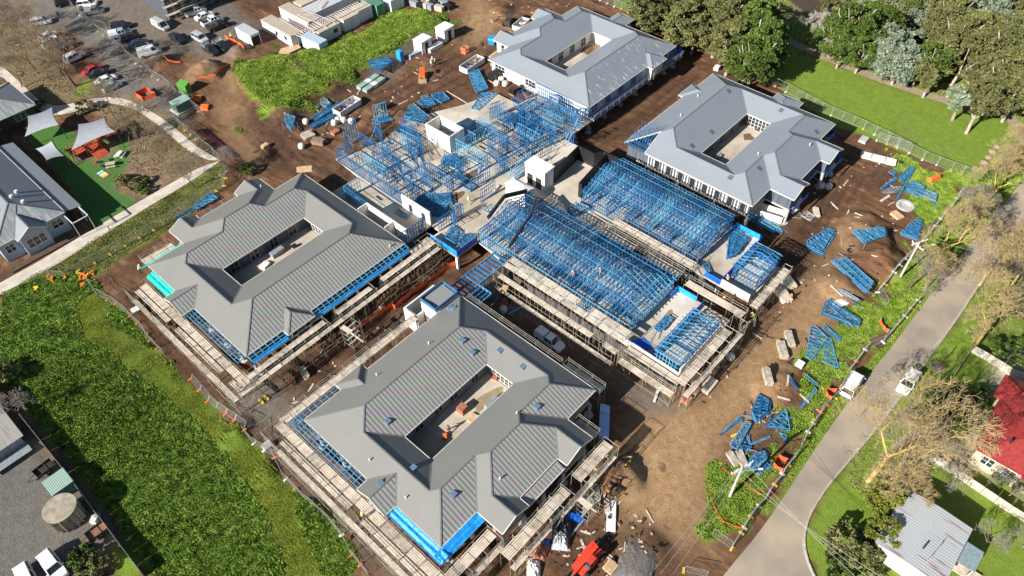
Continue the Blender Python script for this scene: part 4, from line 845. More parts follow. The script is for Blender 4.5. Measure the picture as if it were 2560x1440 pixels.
# ------------------------------------------------------------------ scaffolds
def scaffold(label, a, b, nrm, depth, decks, top=None, bay=2.4, group='tube and plank scaffolds round the buildings', base=None, rail=True, pm=None, gaps=(), braces=True):
    """runs from a to b, decks [(z, from, to)] laid outward between two distances"""
    A = Vector((*a, 0)); B = Vector((*b, 0)); D = B-A; L = D.length; D.normalize(); N = Vector((*nrm, 0)); n = max(1, round(L/bay))
    root = empty('scaffold', ((a[0]+b[0])/2, (a[1]+b[1])/2, 0), label, 'scaffold', group); top = top or max(d[0] for d in decks)+1.05
    offs = sorted({o for d in decks for o in (d[1], d[2])})
    for i in range(n+1):
        p = A+D*(L*i/n)
        for o in offs:
            q = p+N*o; z0 = hz(q.x, q.y)-.2
            if base is not None: z0 = base
            zt = top if o == offs[-1] or random.random() < .35 else max(d[0] for d in decks if d[1] <= o <= d[2])
            mb = MB(); mb.bar((q.x, q.y, z0), (q.x+random.uniform(-.04, .04), q.y+random.uniform(-.04, .04), zt+random.uniform(0, .35)), .06, n=5); part(mb, 'standard', STEEL, root)
    for (z, o0, o1) in decks:
        nb = max(2, round((o1-o0)/.27)); w = (o1-o0)/nb
        for i in range(n):
            if (i, z) in gaps or (random.random() < .07 and n > 4): continue
            mb = MB(); p = A+D*(L*i/n+.02); q = A+D*(L*(i+1)/n-.02+random.uniform(-.02, .25 if i < n-1 else 0))
            for k in range(nb): o = o0+w*(k+.5); dz = random.uniform(-.02, .03); mb.bar(p+N*o+Vector((0, 0, z+dz)), q+N*o+Vector((0, 0, z+dz)), w*random.uniform(.72, .92), .05)
            part(mb, 'deck', pm or (PLANK if random.random() < .7 else PLANK2), root)
            mb = MB(); mb.bar(p+N*o0+Vector((0, 0, z-.1)), p+N*o1+Vector((0, 0, z-.1)), .06); part(mb, 'transom', STEEL, root)
    mb = MB(); ztop = max(d[0] for d in decks)
    for o, zz in ((offs[-1], (ztop+.5, ztop+1.0)),):
        for z in zz: mb.bar(A+N*(o+.02)+Vector((0, 0, z)), B+N*(o+.02)+Vector((0, 0, z)), .06, n=5)
    for z in np.arange(.6, ztop, 1.9): mb.bar(A+N*offs[-1]+Vector((0, 0, z)), B+N*offs[-1]+Vector((0, 0, z)), .055, n=5)
    for i in range(n+1):
        p = A+D*(L*i/n); mb.bar(p+N*offs[0]+Vector((0, 0, ztop+.9)), p+N*offs[-1]+Vector((0, 0, ztop+.9)), .05, n=5)
    mb.bar(A+N*offs[0]+Vector((0, 0, ztop+.85)), B+N*offs[0]+Vector((0, 0, ztop+.85)), .05, n=5)
    part(mb, 'guard_rail', STEEL, root)
    if braces:
        for i in range(0, n, 3):
            p = A+D*(L*i/n)+N*(offs[-1]+.05); q = A+D*(L*min(n, i+1)/n)+N*(offs[-1]+.05); mb = MB(); mb.bar(p+Vector((0, 0, .1)), q+Vector((0, 0, ztop)), .05, n=5)
            part(mb, 'brace', STEEL, root)
    return root
scaffold('two-level plank scaffold along the front building beside the tall green field', (18.3, 27.6), (18.3, 61.5), (-1, 0), 3, [(4.9, 0, 1.25), (4.5, 1.4, 2.3), (3.0, 2.5, 3.2)])
scaffold('narrow plank scaffold along the upper-left eave of the front building, above the trench', (18.2, 60.7), (43.4, 60.7), (0, 1), 1, [(4.7, 0, 1.35)])
scaffold('short plank scaffold under the blue plastic at the front building tip', (18.0, 29.4), (26.0, 29.4), (0, -1), 2, [(4.9, 0, 1.5), (3.0, 1.6, 2.6)])
scaffold('plank scaffold past the two gables on the front building bottom right side', (24.9, 26.3), (45.6, 26.3), (0, -1), 2, [(4.7, 0, 1.6), (2.8, 1.6, 2.4)], gaps=((5, 4.7),))
scaffold('short plank platform with guard rail at the right corner of the front building', (51.0, 31.2), (51.0, 38.0), (1, 0), 1.2, [(5.0, 0, 1.3)])
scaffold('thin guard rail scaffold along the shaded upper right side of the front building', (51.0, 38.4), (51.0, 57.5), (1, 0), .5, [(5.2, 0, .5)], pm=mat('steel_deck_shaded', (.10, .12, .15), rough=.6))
scaffold('small plank landing scaffold at the front building gable facing the earth road', (45.0, 27.4), (45.0, 31.0), (1, 0), 1, [(4.6, 0, 1.1)])
scaffold('long double plank scaffold under the striped roof of the left building, above the gully', (17.0, 71.6), (56.8, 71.6), (0, -1), 2.4, [(4.9, 0, 1.0), (4.3, 1.35, 2.2)])
scaffold('wide plank scaffold between tall green field and left building', (19.2, 70.2), (19.2, 99.5), (-1, 0), 3, [(4.9, 0, 1.2), (4.6, 1.35, 2.2), (3.2, 2.5, 3.3)])
scaffold('pale plank scaffold deck at the far left corner near the garden path', (21.3, 103.0), (26.9, 103.0), (0, 1), 1.5, [(4.9, 0, 2.0)], base=2.6)
scaffold('narrow plank scaffold between the two path-side gables of the left building', (33.4, 105.7), (40.6, 105.7), (0, 1), .8, [(4.9, 0, .8)], base=2.6)
scaffold('broad bleached plank scaffold along the lower trussed wing above the white utility truck', (62.4, 34.0), (62.4, 58.0), (-1, 0), 5, [(5.9, 0, 1.3), (5.7, 1.45, 2.5), (4.1, 2.9, 3.9), (2.4, 4.2, 4.9)])
scaffold('plank scaffold at the block wall in front of the lower trussed wing', (61.2, 24.0), (61.2, 33.6), (-1, 0), 2.4, [(4.2, 0, 1.3), (2.6, 1.5, 2.6)])
scaffold('heavy plank scaffold on the earth road end of the lower trussed wing', (59.8, 24.3), (75.2, 24.3), (0, -1), 2, [(5.2, 0, 1.4), (3.2, 1.5, 2.4)])
scaffold('plank scaffold at the right end of the lower trussed wing facing the upper wing', (76.4, 23.4), (76.4, 33.8), (1, 0), 1.6, [(4.9, 0, 1.5)])
scaffold('plank walkway with dark shadow bars along the upper side of the lower trussed wing', (77.3, 35.4), (77.3, 51.6), (1, 0), 1.7, [(4.6, 0, 1.7)])
scaffold('plank scaffold below the near side of the upper trussed wing, over the dark slot', (82.2, 35.0), (82.2, 51.6), (-1, 0), 1.5, [(4.6, 0, 1.2), (2.8, 1.3, 2.2)])
scaffold('steel scaffold at the front end of the upper trussed wing where workers gather', (81.0, 24.2), (92.0, 24.2), (0, -1), 1.5, [(3.3, 0, 1.3)])
scaffold('small plank scaffold bay beside the blue mesh platform over the gully', (52.9, 73.4), (57.4, 73.4), (0, -1), 2, [(4.2, 0, 1.6)])
def stair_tower(label, x, y, rz, h=4.8):
    root = empty('stair_tower', (x, y, hz(x, y)), label, 'stair tower', rz=rz)
    for a in (-1, 1):
        for b in (-1, 1): mb = MB(); mb.bar((a*1.2, b*1.0, -.1), (a*1.2, b*1.0, h+1), .07, n=5); mb.build('standard', STEEL, root)
    for k, z in enumerate(np.arange(1.2, h+.1, 1.2)):
        mb = MB(); mb.obox(0, 0, z, 2.4, .25, .05)
        for b in (-1, 1): mb.bar((-1.2, b, z), (1.2, b, z), .05)
        for a in (-1, 1): mb.bar((a*1.2, -1, z), (a*1.2, 1, z), .05)
        mb.build('ledger', STEEL, root)
    mb = MB(); mb.obox(-.9, 0, h, .8, 2, .06); mb.build('landing', PLANK, root)
    mb = MB()
    for k in range(14): mb.obox(-.9+k*.14, -.5, h-k*.33-.1, .22, .8, .05)
    mb.build('stair_flight', WFR, root)
stair_tower('scaffold stair tower hanging in the gully below the left building', 35.6, 67.6, 0.1)
stair_tower('scaffold stair tower leaning against the bottom right side of the front building', 37.6, 22.6, 0.0)
# ------------------------------------------------------------------ vehicles
TYRE = mat('tyre_rubber', (.02, .02, .02), rough=.8); RIM = mat('wheel_rim', (.45, .45, .46), rough=.35, metal=.6); HL = mat('headlight_lens', (.8, .8, .8), rough=.1); TL = mat('tail_light', (.35, .02, .02), rough=.2); BLKP = mat('black_plastic', (.03, .03, .032), rough=.6)
PAINT = {}
def paint(c):
    if c not in PAINT: PAINT[c] = mat('paint_%d' % len(PAINT), c, tuple(v*.93 for v in c), scale=1, rough=.28, spec=.6)
    return PAINT[c]
WHT = (.80, .80, .79); SIL = (.42, .43, .44); BLKC = (.018, .019, .022); GRY = (.13, .135, .14); NAVY = (.02, .035, .09); REDC = (.45, .02, .015); LBL = (.50, .62, .66); TANC = (.25, .22, .17)
def vehicle(label, loc, rz, kind, c, name=None, group='vehicles parked around the site'):
    P = paint(c); L, Wd, H = dict(sedan=(4.7, 1.82, 1.45), hatch=(4.3, 1.8, 1.5), suv=(4.75, 1.92, 1.78), ute=(5.3, 1.9, 1.8), tray=(5.3, 1.95, 1.8), canopy=(5.3, 1.92, 1.82), van=(5.1, 1.95, 2.05))[kind]
    cat = {'sedan': 'car', 'hatch': 'car', 'suv': 'car', 'van': 'van'}.get(kind, 'utility truck')
    root = empty(name or {'car': 'parked_car', 'van': 'parked_van'}.get(cat, 'utility_truck'), loc, label, cat, group, rz)
    def ring(x, hw, z0, z1, tap=.86, r=.12):
        return [(x, -hw, z0+.1), (x, -hw, z1-r), (x, -hw*tap, z1), (x, hw*tap, z1), (x, hw, z1-r), (x, hw, z0+.1), (x, hw*.9, z0), (x, -hw*.9, z0)]
    w = Wd/2; zb = .25; hood = {'van': 1.05}.get(kind, .95 if H < 1.6 else 1.08); h = L/2
    mb = MB(); prof = [(-h, .88, hood-.18), (-h+.12, .96, hood-.02), (-h+.9, 1, hood), (0, 1, hood+.02), (h-1.3, 1, hood), (h-.5, .97, hood-.08), (h-.1, .88, hood-.2), (h, .78, hood-.34)]
    if kind == 'van': prof = [(-h, .93, 1.0), (-h+.1, .98, 1.08), (0, 1, 1.1), (h-1.0, 1, 1.08), (h-.35, .95, .98), (h, .8, .7)]
    mb.loft([ring(x, w*a, zb, z, .93) for x, a, z in prof]); body = mb.build('body', P, root, smooth=False)
    cab = dict(sedan=(-1.55, -.85, .55, 1.2), hatch=(-2.0, -1.65, .6, 1.25), suv=(-2.25, -2.0, .65, 1.25), ute=(-.55, -.35, .85, 1.45), tray=(-.35, -.2, .9, 1.5), canopy=(-.55, -.35, .85, 1.45), van=(-2.5, -2.42, 1.2, 1.95))[kind]
    x0, x1, x2, x3 = cab; g = MB()
    def cr(x, hw, z): return [(x, -hw, z), (x, hw, z)]
    b = hood-.02; k = w*.92; t_ = w*.76
    g.v = [(x0, -k, b), (x0, k, b), (x3, k, b), (x3, -k, b), (x1, -t_, H-.05), (x1, t_, H-.05), (x2, t_, H-.05), (x2, -t_, H-.05)]
    g.f = [(0, 1, 5, 4), (1, 2, 6, 5), (2, 3, 7, 6), (3, 0, 4, 7), (4, 5, 6, 7)]; g.build('windows', GLASS, body)
    r = MB(); r.loft([[(x1-.03, -t_-.03, H-.07), (x1-.03, t_+.03, H-.07), (x2+.05, t_+.03, H-.07), (x2+.05, -t_-.03, H-.07)], [(x1+.02, -t_+.03, H), (x1+.02, t_-.03, H), (x2-.02, t_-.03, H), (x2-.02, -t_+.03, H)]]); 
    for s in (-1, 1):
        for (xa, xb) in ((x0, x1), (x3, x2), ((x0+x3)/2, (x1+x2)/2)): r.bar((xa, s*k, b), (xb, s*(t_+.01), H-.05), .09)
    if kind == 'van':
        for s in (-1, 1): r.v += [(x0, s*(k+.02), b), (.5, s*(k+.02), b), (.5, s*(t_+.05), H-.06), (x0+.05, s*(t_+.05), H-.06)]; n_ = len(r.v); r.f.append((n_-4, n_-3, n_-2, n_-1))
    r.build('roof_panel', P, body)
    if kind in ('ute', 'tray', 'canopy'):
        m2 = MB(); xe = -h+.05; xs = x0-.08
        if kind == 'ute': m2.box(xe+.1, -w+.15, hood-.04, xs, w-.15, hood+.01); m2.build('tub_cover', BLKP, root)
        elif kind == 'canopy': m2.loft([[(xe, -w+.05, hood-.05), (xe, w-.05, hood-.05), (xs, w-.05, hood-.05), (xs, -w+.05, hood-.05)], [(xe+.1, -t_, H-.08), (xe+.1, t_, H-.08), (xs, t_, H-.08), (xs, -t_, H-.08)]]); m2.build('canopy', paint(WHT) if c != BLKC else paint(GRY), root)
        else:
            m2.box(xe-.1, -w, hood-.1, xs, w, hood+.02)
            for s in (-1, 1): m2.box(xe-.1, s*w-.03, hood+.02, xs, s*w+.03, hood+.3)
            m2.box(xe-.13, -w+.04, hood+.02, xe-.07, w-.04, hood+.3); m2.build('tray', mat('alloy_tray', (.38, .38, .38), rough=.45, metal=.4), root)
    for sx in (-h+.85, h-.9):
        for s in (-1, 1):
            m3 = MB(); m3.bar((sx, s*(w-.22), .34), (sx, s*(w+.01), .34), .68, .68, n=14); wh = m3.build('wheel', TYRE, root)
            m4 = MB(); m4.bar((sx, s*(w-.02), .34), (sx, s*(w+.03), .34), .4, .4, n=10); m4.build('rim', RIM, wh)
    for s in (-1, 1):
        m5 = MB(); m5.obox(h-.17, s*w*.68, hood-.38, .16, .32, .16); m5.build('headlight', HL, root)
        m6 = MB(); m6.obox(-h+.04, s*w*.78, hood-.35, .12, .2, .25); m6.build('tail_light', TL, root)
    for s in (-1, 1): m7 = MB(); m7.obox(x3-.25, s*(w+.08), hood, .12, .2, .14); m7.build('wing_mirror', P, root)
    return root
def veh(label, c, r, rear, front, kind, col):
    a = GP(*T(c, r, *rear), up=.4); b = GP(*T(c, r, *front), up=.4); x, y = (a[0]+b[0])/2, (a[1]+b[1])/2
    return vehicle(label, (x, y, hz(x, y)+.02), atan2(b[1]-a[1], b[0]-a[0]), kind, col)
for a in [
 ('white hatchback facing right at the very top of the fenced car park', 0,0,(715,60),(890,30),'suv',WHT), ('grey utility truck with open tray second from the top along the car park fence', 0,0,(770,130),(950,90),'tray',GRY),
 ('black wagon nearest the open gate panel of the car park fence', 0,0,(1050,265),(1180,235),'suv',BLKC), ('silver blue utility truck with white canopy among the dark cars by the fence', 0,0,(1015,345),(1195,290),'canopy',(.30,.38,.48)),
 ('black wagon just below the silver blue utility truck', 0,0,(1120,385),(1265,325),'suv',BLKC), ('dark navy sedan with red tail lights in the car park row', 0,0,(1190,430),(1340,380),'sedan',NAVY), ('black hatchback squeezed beside the white van in the car park', 0,0,(1250,460),(1395,410),'hatch',BLKC),
 ('white delivery van with roof bars at the end of the car park row', 0,0,(1285,515),(1455,455),'van',WHT), ('silver van standing alone mid car park with its side door open', 0,0,(1420,215),(1525,270),'van',SIL),
 ('black utility truck parked alone, nose toward the dark gravel heap', 0,0,(1570,325),(1675,395),'ute',BLKC), ('silver wagon with black glass roof in the middle of the car park', 0,0,(1775,325),(1890,390),'suv',SIL),
 ('black utility truck with ribbed toolbox nearest the earth bund', 0,0,(1865,425),(1990,505),'canopy',BLKC), ('black utility truck with flat grey tray cover beside the orange mesh', 0,0,(1965,380),(2090,455),'tray',BLKC),
 ('white sedan left of the flat tray truck in the top row', 0,0,(1640,115),(1750,55),'sedan',WHT), ('flat tray truck carrying glass sheets in the top row', 0,0,(1705,140),(1870,85),'tray',WHT), ('white sedan second from the bottom of the top right row', 0,0,(1800,180),(1940,125),'sedan',WHT),
 ('white utility truck parked tight against the black one in the top row', 0,0,(1860,230),(2020,170),'ute',WHT), ('black utility truck at the near end of the top right row', 0,0,(1925,275),(2070,215),'ute',BLKC), ('white utility truck touching the top picture edge in the car park row', 0,0,(1570,40),(1700,-5),'ute',WHT),
 ('white wagon at the far top left of the car park row', 0,0,(1480,-10),(1600,-55),'suv',WHT), ('white wagon with roof rack partly under the bare trees at top left', 0,0,(290,225),(470,190),'suv',WHT), ('white sedan hidden behind bare branches, uppermost of its group', 0,0,(360,370),(520,300),'sedan',WHT),
 ('white van under the bare branches beside the blue car', 0,0,(425,430),(560,375),'van',WHT), ('dark blue sedan under the bare tree branches', 0,0,(565,455),(670,405),'sedan',NAVY), ('white wagon nearest the big bare tree trunk', 0,0,(625,565),(750,500),'suv',WHT),
 ('red sedan parked beside the big bare tree', 0,0,(775,680),(930,605),'sedan',REDC), ('black sedan between the red and the white sedan', 0,0,(830,700),(985,650),'sedan',BLKC), ('white sedan with its nose under the leaning bare tree', 0,0,(895,770),(1050,705),'sedan',WHT),
 ('pale blue hatchback at the near end of the leafless tree row', 0,0,(945,830),(1100,760),'hatch',LBL), ('black wagon just outside the car park fence at the top', 0,0,(555,45),(640,15),'suv',BLKC), ('black utility truck in the top corner of the car park', 0,0,(650,25),(760,-10),'ute',BLKC),
 ('white utility truck with timber load in the shade between front building and lower wing', 2,2,(555,500),(715,615),'canopy',WHT), ('white van parked on the road verge beside the orange mesh', 3,2,(935,1040),(1035,880),'van',WHT), ('white wagon parked on the grass across the road from the white van', 3,2,(1540,880),(1450,1010),'suv',WHT),
 ('large white four wheel drive on the cracked yard at bottom left', 0,3,(430,1270),(560,1440),'suv',WHT), ('white car cut by the bottom picture edge at lower left', 0,3,(230,1410),(300,1560),'suv',WHT)]:
    veh(*a)
# ------------------------------------------------------------------ simple site objects
def at(c, r, x, y, up=0): return GP(*T(c, r, x, y), up=up)
def ang(c, r, a, b): p, q = at(c, r, *a), at(c, r, *b); return atan2(q[1]-p[1], q[0]-p[0]), hypot(q[0]-p[0], q[1]-p[1])
TIMB = mat('new_timber', (.62, .44, .26), (.45, .30, .17), scale=2, rough=.85); ORG = mat('orange_mesh', (.85, .13, .03), (.65, .08, .02), scale=3, rough=.7); YEL = mat('yellow_plastic', (.85, .55, .04), rough=.6); ORP = mat('orange_plastic', (.85, .20, .04), rough=.6)
WBAG = mat('white_bulk_bag', (.74, .72, .68), (.55, .53, .50), scale=2, rough=.8, bump=.6, bscale=4); WPACK = mat('white_wrap', (.80, .79, .77), (.66, .65, .63), scale=1, rough=.4, bump=.2, bscale=5); BPACK = mat('black_wrap_pack', (.02, .02, .022), rough=.35); BRK = mat('red_brick', (.42, .16, .10), (.28, .10, .07), scale=4, rough=.9)
def bundle(label, c, r, pts, z=None, layers=2, m=None, cat='truss bundle', name='truss_bundle', dense=1.0, group='blue steel trusses and frames lying about the site'):
    if z is None: P = [at(c, r, *p, up=.2) for p in pts]; zb = max(p[2] for p in P)+.08
    else: P = [(*GZ(*T(c, r, *p), z), z) for p in pts]; zb = z+.03
    P = [Vector((p[0], p[1], 0)) for p in P]; cx = sum((p for p in P), Vector())/len(P); root = empty(name, (cx.x, cx.y, zb), label, cat, group); n = len(P)
    # long axis
    best = max(((P[j]-P[i]).length, i, j) for i in range(n) for j in range(i)); ax = (P[best[1]]-P[best[2]]).normalized(); nn = Vector((-ax.y, ax.x, 0))
    for k in range(layers):
        off = Vector((random.uniform(-.25, .25), random.uniform(-.25, .25), .14*k)); mb = MB(); loc = [p-cx+off+Vector((0, 0, .05)) for p in P]
        for i in range(n): mb.bar(loc[i], loc[(i+1) % n], .085)
        lo = min(p.dot(ax) for p in loc); hi = max(p.dot(ax) for p in loc); st = .75/dense; s = lo+st; last = None; flip = k % 2
        while s < hi-.2:
            cut = []
            for i in range(n):
                a, b = loc[i], loc[(i+1) % n]; da, db = a.dot(ax)-s, b.dot(ax)-s
                if da*db < 0: t = da/(da-db); cut.append(a+(b-a)*t)
            if len(cut) >= 2:
                cut.sort(key=lambda p: p.dot(nn))
                mb.bar(cut[0], cut[-1], .055)
                if last: mb.bar(last[0] if flip else last[-1], cut[-1] if flip else cut[0], .05); flip = not flip
                last = cut
            s += st*random.uniform(.8, 1.2)
        # a long member or two
        if layers > 1 and n > 2 and k % 2 == 0:
            wd = max(p.dot(nn) for p in loc)-min(p.dot(nn) for p in loc)
            if wd > 1.6: mid = (max(p.dot(nn) for p in loc)+min(p.dot(nn) for p in loc))/2; m0 = ax*(lo+.3)+nn*mid; m0.z = loc[0].z; m1 = ax*(hi-.3)+nn*mid; m1.z = loc[0].z; mb.bar(m0, m1, .07)
        mb.build('truss', m or ((GALV if (k*7+int(cx.x*3)) % 6 == 0 and layers > 2 else BLUE) if (k+int(cx.x)) % 2 else BLUEL), root)
    if layers > 2 and n > 3:
        for q in range(4):
            mb = MB(); a_ = random.random()*.9-.45+atan2(ax.y, ax.x); l_ = random.uniform(1.0, 2.4); o_ = ax*random.uniform(-2, 2)+nn*random.uniform(-1.6, 1.6); mb.bar(o_+Vector((0, 0, .14*layers*random.random()+.03)), o_+Vector((cos(a_)*l_, sin(a_)*l_, .06)), .07); mb.build('loose_bar', m or random.choice([BLUE, BLUEL, GALV]), root)
    return root
GALV = mat('galvanised_frame', (.50,.55,.58), (.34,.40,.45), rough=.35, metal=.3); GST = mat('grey_steel_frame2', (.30, .33, .35), (.2, .22, .24), rough=.4)
for a in [
 ('steep blue truss pile against the grassy bank beside the portable toilet', 1,0,[(1170,570),(1330,545),(1400,610),(1290,700),(1210,650)],None,4), ('small blue truss heap above the long skip on the mud', 1,0,[(740,920),(770,900),(830,960),(790,1000),(745,970)],None,3),
 ('long narrow lattice girders lying left of the open skip', 1,0,[(670,1085),(930,930),(955,955),(700,1105)],None,4), ('long solid blue beams lying left of the white bulk bags', 1,0,[(650,1155),(850,1050),(862,1085),(665,1178)],None,5), ('wide blue truss stack beside the black wrapped packs at the white wall', 1,0,[(2090,680),(2180,640),(2270,820),(2160,860)],None,5),
 ('blue truss fan below the stack near the white boarded wall', 1,0,[(2115,1005),(2210,860),(2350,870),(2180,1020)],None,5), ('narrow blue girder pile at the slab edge below the bulk bags', 1,0,[(2320,1085),(2480,920),(2505,960),(2345,1105)],None,4), ('right-hand blue truss stack of the pair in the open mud yard', 1,0,[(1750,870),(1850,850),(1915,910),(1840,945),(1775,910)],None,4),
 ('left-hand blue truss stack of the pair in the open mud yard', 1,0,[(1630,930),(1740,890),(1790,960),(1700,990)],None,4), ('big blue truss pile beside the open block room', 1,0,[(1510,1050),(1590,1010),(1720,1120),(1660,1170),(1510,1110)],None,5), ('dull grey triangular truss by the straw-coloured spoil heap', 1,0,[(1535,970),(1590,940),(1690,1025),(1640,1030)],None,2,GST),
 ('small grey square frame in the open mud yard', 1,0,[(1645,880),(1715,860),(1715,890),(1655,900)],None,1,GST), ('dark blue trusses standing in the shadow of the cut bank', 1,0,[(410,1050),(515,1100),(480,1230),(440,1170)],None,3), ('blue frames by the mud edge of the slab near the spoil heap', 1,0,[(1225,1090),(1330,1060),(1400,1100),(1290,1135)],None,4),
 ('dull teal truss bundle on the grass strip inside the wire fence', 0,1,[(1770,610),(1920,495),(1985,540),(1800,645)],None,4), ('thin blue beams lying at the left building edge by the yellow blocks', 0,1,[(1600,715),(1730,630),(1740,645),(1615,730)],None,2),
 ('loose truss pile on the slab over the brown stained patch', 1,1,[(1840,215),(1870,165),(2010,175),(2000,235),(1860,245)],3.25,6), ('small truss stack on the slab beside the stained patch', 1,1,[(1920,320),(1955,300),(2080,370),(2050,398)],3.25,4), ('truss stack on dark pallets near the white doorway wall', 1,1,[(1760,525),(1930,512),(1940,590),(1775,602)],3.25,6),
 ('heap of blue frames in the shade behind the white doorway wall', 1,1,[(1620,560),(1720,500),(1900,620),(1860,700),(1760,690)],3.25,5), ('flat blue wall frames stacked on the slab by the open block room', 1,0,[(1410,1200),(1470,1160),(1640,1240),(1590,1275)],3.25,3), ('flat blue ladder frames on the slab near the worker in white', 1,1,[(2000,420),(2080,380),(2165,440),(2110,478)],3.25,2),
 ('large stack of long blue trusses on the slab near the top building', 2,0,[(210,1120),(300,1050),(560,1200),(500,1270)],3.25,6), ('long thin blue truss on the slab above the large stack', 2,0,[(360,1030),(380,1010),(540,1110),(520,1125)],3.25,3), ('green-tinged truss pile on the slab between the two trussed wings', 2,1,[(800,655),(890,590),(1000,640),(870,705)],3.25,6),
 ('blue wall frame lying on the shaded grey slab', 1,1,[(1425,655),(1450,625),(1560,690),(1530,715)],3.2,2), ('single pale frame flat on the slab in front of the lower wing', 1,1,[(2225,640),(2290,590),(2335,610),(2270,665)],3.22,1), ('blue frame stacks on the blue mesh platform', 1,1,[(1860,900),(1930,800),(1990,850),(1960,960)],3.3,4),
 ('tilted blue truss pile on the platform beside the mesh corner', 1,1,[(1990,940),(2040,880),(2150,890),(2020,990)],3.3,5), ('long triangular truss stack on the open slab of the upper wing', 2,1,[(2250,1085),(2275,870),(2330,860),(2430,930),(2330,1060)],3.3,7), ('dark truss offcuts by the blue parapet of the upper wing', 2,1,[(2020,1150),(2060,1130),(2100,1215),(2075,1215)],3.3,3),
 ('small blue truss stack on the pale slab of the lower wing', 2,2,[(1600,440),(1690,340),(1740,370),(1650,480)],3.3,5),
 ('tapered truss stack nearest the shadow lattice in the right yard', 3,1,[(580,940),(770,825),(825,850),(710,1045),(580,985)],None,4), ('dark blue tapered truss stack between the two right-hand spoil heaps', 3,1,[(975,880),(1270,840),(1290,875),(1080,965)],None,5), ('triangular truss stack at the grass edge of the right yard', 3,1,[(1425,855),(1570,735),(1610,745),(1580,905)],None,4),
 ('long tapered truss stack beside the power pole', 3,1,[(795,1140),(920,1100),(1160,1330),(1110,1415),(1040,1320)],None,5), ('upper of the two rectangular frame stacks on the grass patch', 3,1,[(1475,460),(1520,390),(1640,440),(1600,510)],None,4), ('lower of the two rectangular frame stacks on the grass patch', 3,1,[(1600,510),(1650,460),(1755,500),(1740,565)],None,4),
 ('slender lattice girder pointing at the orange bags in the right yard', 3,1,[(1255,440),(1385,340),(1400,352),(1270,446)],None,2), ('flat grey truss fan beside the slender girders in the right yard', 3,1,[(1270,480),(1360,430),(1450,430),(1380,480),(1290,492)],None,2,GST), ('wide ladder-like truss rising toward the fence corner', 3,1,[(1420,345),(1520,245),(1552,265),(1445,380)],None,3),
 ('short truss end lying behind the white cladding pack', 3,1,[(1320,300),(1350,280),(1385,305),(1370,330)],None,2), ('long single truss across the frame stacks in the right yard', 3,1,[(1385,555),(1400,545),(1545,285),(1535,280)],None,2), ('long truss pair in the shade below the right-hand building', 3,1,[(30,690),(110,675),(345,850),(330,862)],None,3),
 ('second truss pair in the shade below the right-hand building', 3,1,[(10,715),(40,695),(280,840),(265,858)],None,4), ('pale square frame propped by the concrete post', 3,1,[(340,655),(410,650),(410,735),(345,740)],None,2,GST), ('pale open frames on mud between the post and white triangle truss', 3,1,[(420,665),(520,660),(530,710),(440,700)],None,1,GST), ('white triangular frame beside the pale plank stack', 3,1,[(530,690),(575,650),(650,700),(610,745)],None,2,WFG),
 ('tapered truss stack beside the white rubble on the grass', 3,2,[(720,310),(760,190),(1050,380),(1040,430)],None,5), ('left half of the big open trusses on the weeds', 3,2,[(580,700),(615,430),(660,415),(770,520),(625,730)],None,2), ('right half of the big open trusses, over brick rubble', 3,2,[(720,750),(765,535),(800,535),(870,810)],None,2), ('narrow beams beside the white rubble pile', 3,2,[(860,100),(890,92),(1040,215),(1020,224)],None,3),
 ('knotted truss heap on dark earth at the bend of the haul road', 3,2,[(80,1220),(140,1065),(235,1120),(215,1230),(120,1310)],None,5), ('triangular truss set on the weeds nearest the orange mesh', 3,2,[(195,1350),(370,1190),(400,1380)],None,3), ('single thin beam beside the earth heap with white rocks', 3,2,[(415,870),(428,862),(497,1018),(485,1022)],None,1), ('single thin beam crossing the muddy hollow', 3,2,[(540,868),(555,858),(662,960),(650,968)],None,1),
 ('thin beam bunch on weeds beside the white van', 3,2,[(520,1160),(650,980),(667,1010),(532,1158)],None,2), ('straight beam beside the big open trusses', 3,2,[(730,430),(745,420),(895,545),(882,553)],None,2), ('dense bright blue lattice pile right of the haul road', 2,3,[(2290,250),(2430,50),(2480,50),(2350,290)],None,4), ('long thin trusses beside the yellow pipe', 2,3,[(2190,145),(2265,75),(2380,-25),(2392,-10)],None,2),
 ('blue truss offcuts above the grey poles', 2,3,[(2370,270),(2400,260),(2480,280),(2440,315)],None,3), ('round blue truss pile shaded by the power pole', 3,3,[(30,430),(110,330),(180,320),(200,380),(60,470)],None,5), ('lower blue truss pile beside the orange mesh frame', 3,3,[(100,475),(200,385),(232,430),(120,508)],None,4), ('single ladder beam on the weeds above the truss piles', 3,3,[(10,245),(240,150),(250,162),(15,258)],None,1),
 ('small blue triangle truss in the weeds', 3,3,[(330,140),(395,160),(390,215)],None,2), ('long blue beam crossing the lattice pile', 2,3,[(2400,35),(2412,30),(2490,250),(2478,255)],None,1), ('pale lattice near the upper edge of the haul road', 2,2,[(2380,1240),(2395,1250),(2520,1275),(2515,1255)],None,1,GST)]:
    lab, c_, r_, pts, z_, ly = a[:6]; bundle(lab, c_, r_, pts, z_, ly, a[6] if len(a) > 6 else None)
def box_thing(label, cat, name, c, r, x, y, L, Wd, H, rz, m, parts=(), up=0, group=None, z=None):
    p = at(c, r, x, y, up=H/2) if z is None else (*GZ(*T(c, r, x, y), z+H/2), z); root = empty(name, (p[0], p[1], p[2]), label, cat, group, rz)
    for i, (nm, mm, (x0, y0, z0, x1, y1, z1)) in enumerate(parts): mb = MB(); mb.box(x0*L, y0*Wd, z0*H, x1*L, y1*Wd, z1*H); mb.build(nm, mm, root)
    return root
BX = lambda nm, mm: (nm, mm, (-.5, -.5, 0, .5, .5, 1))
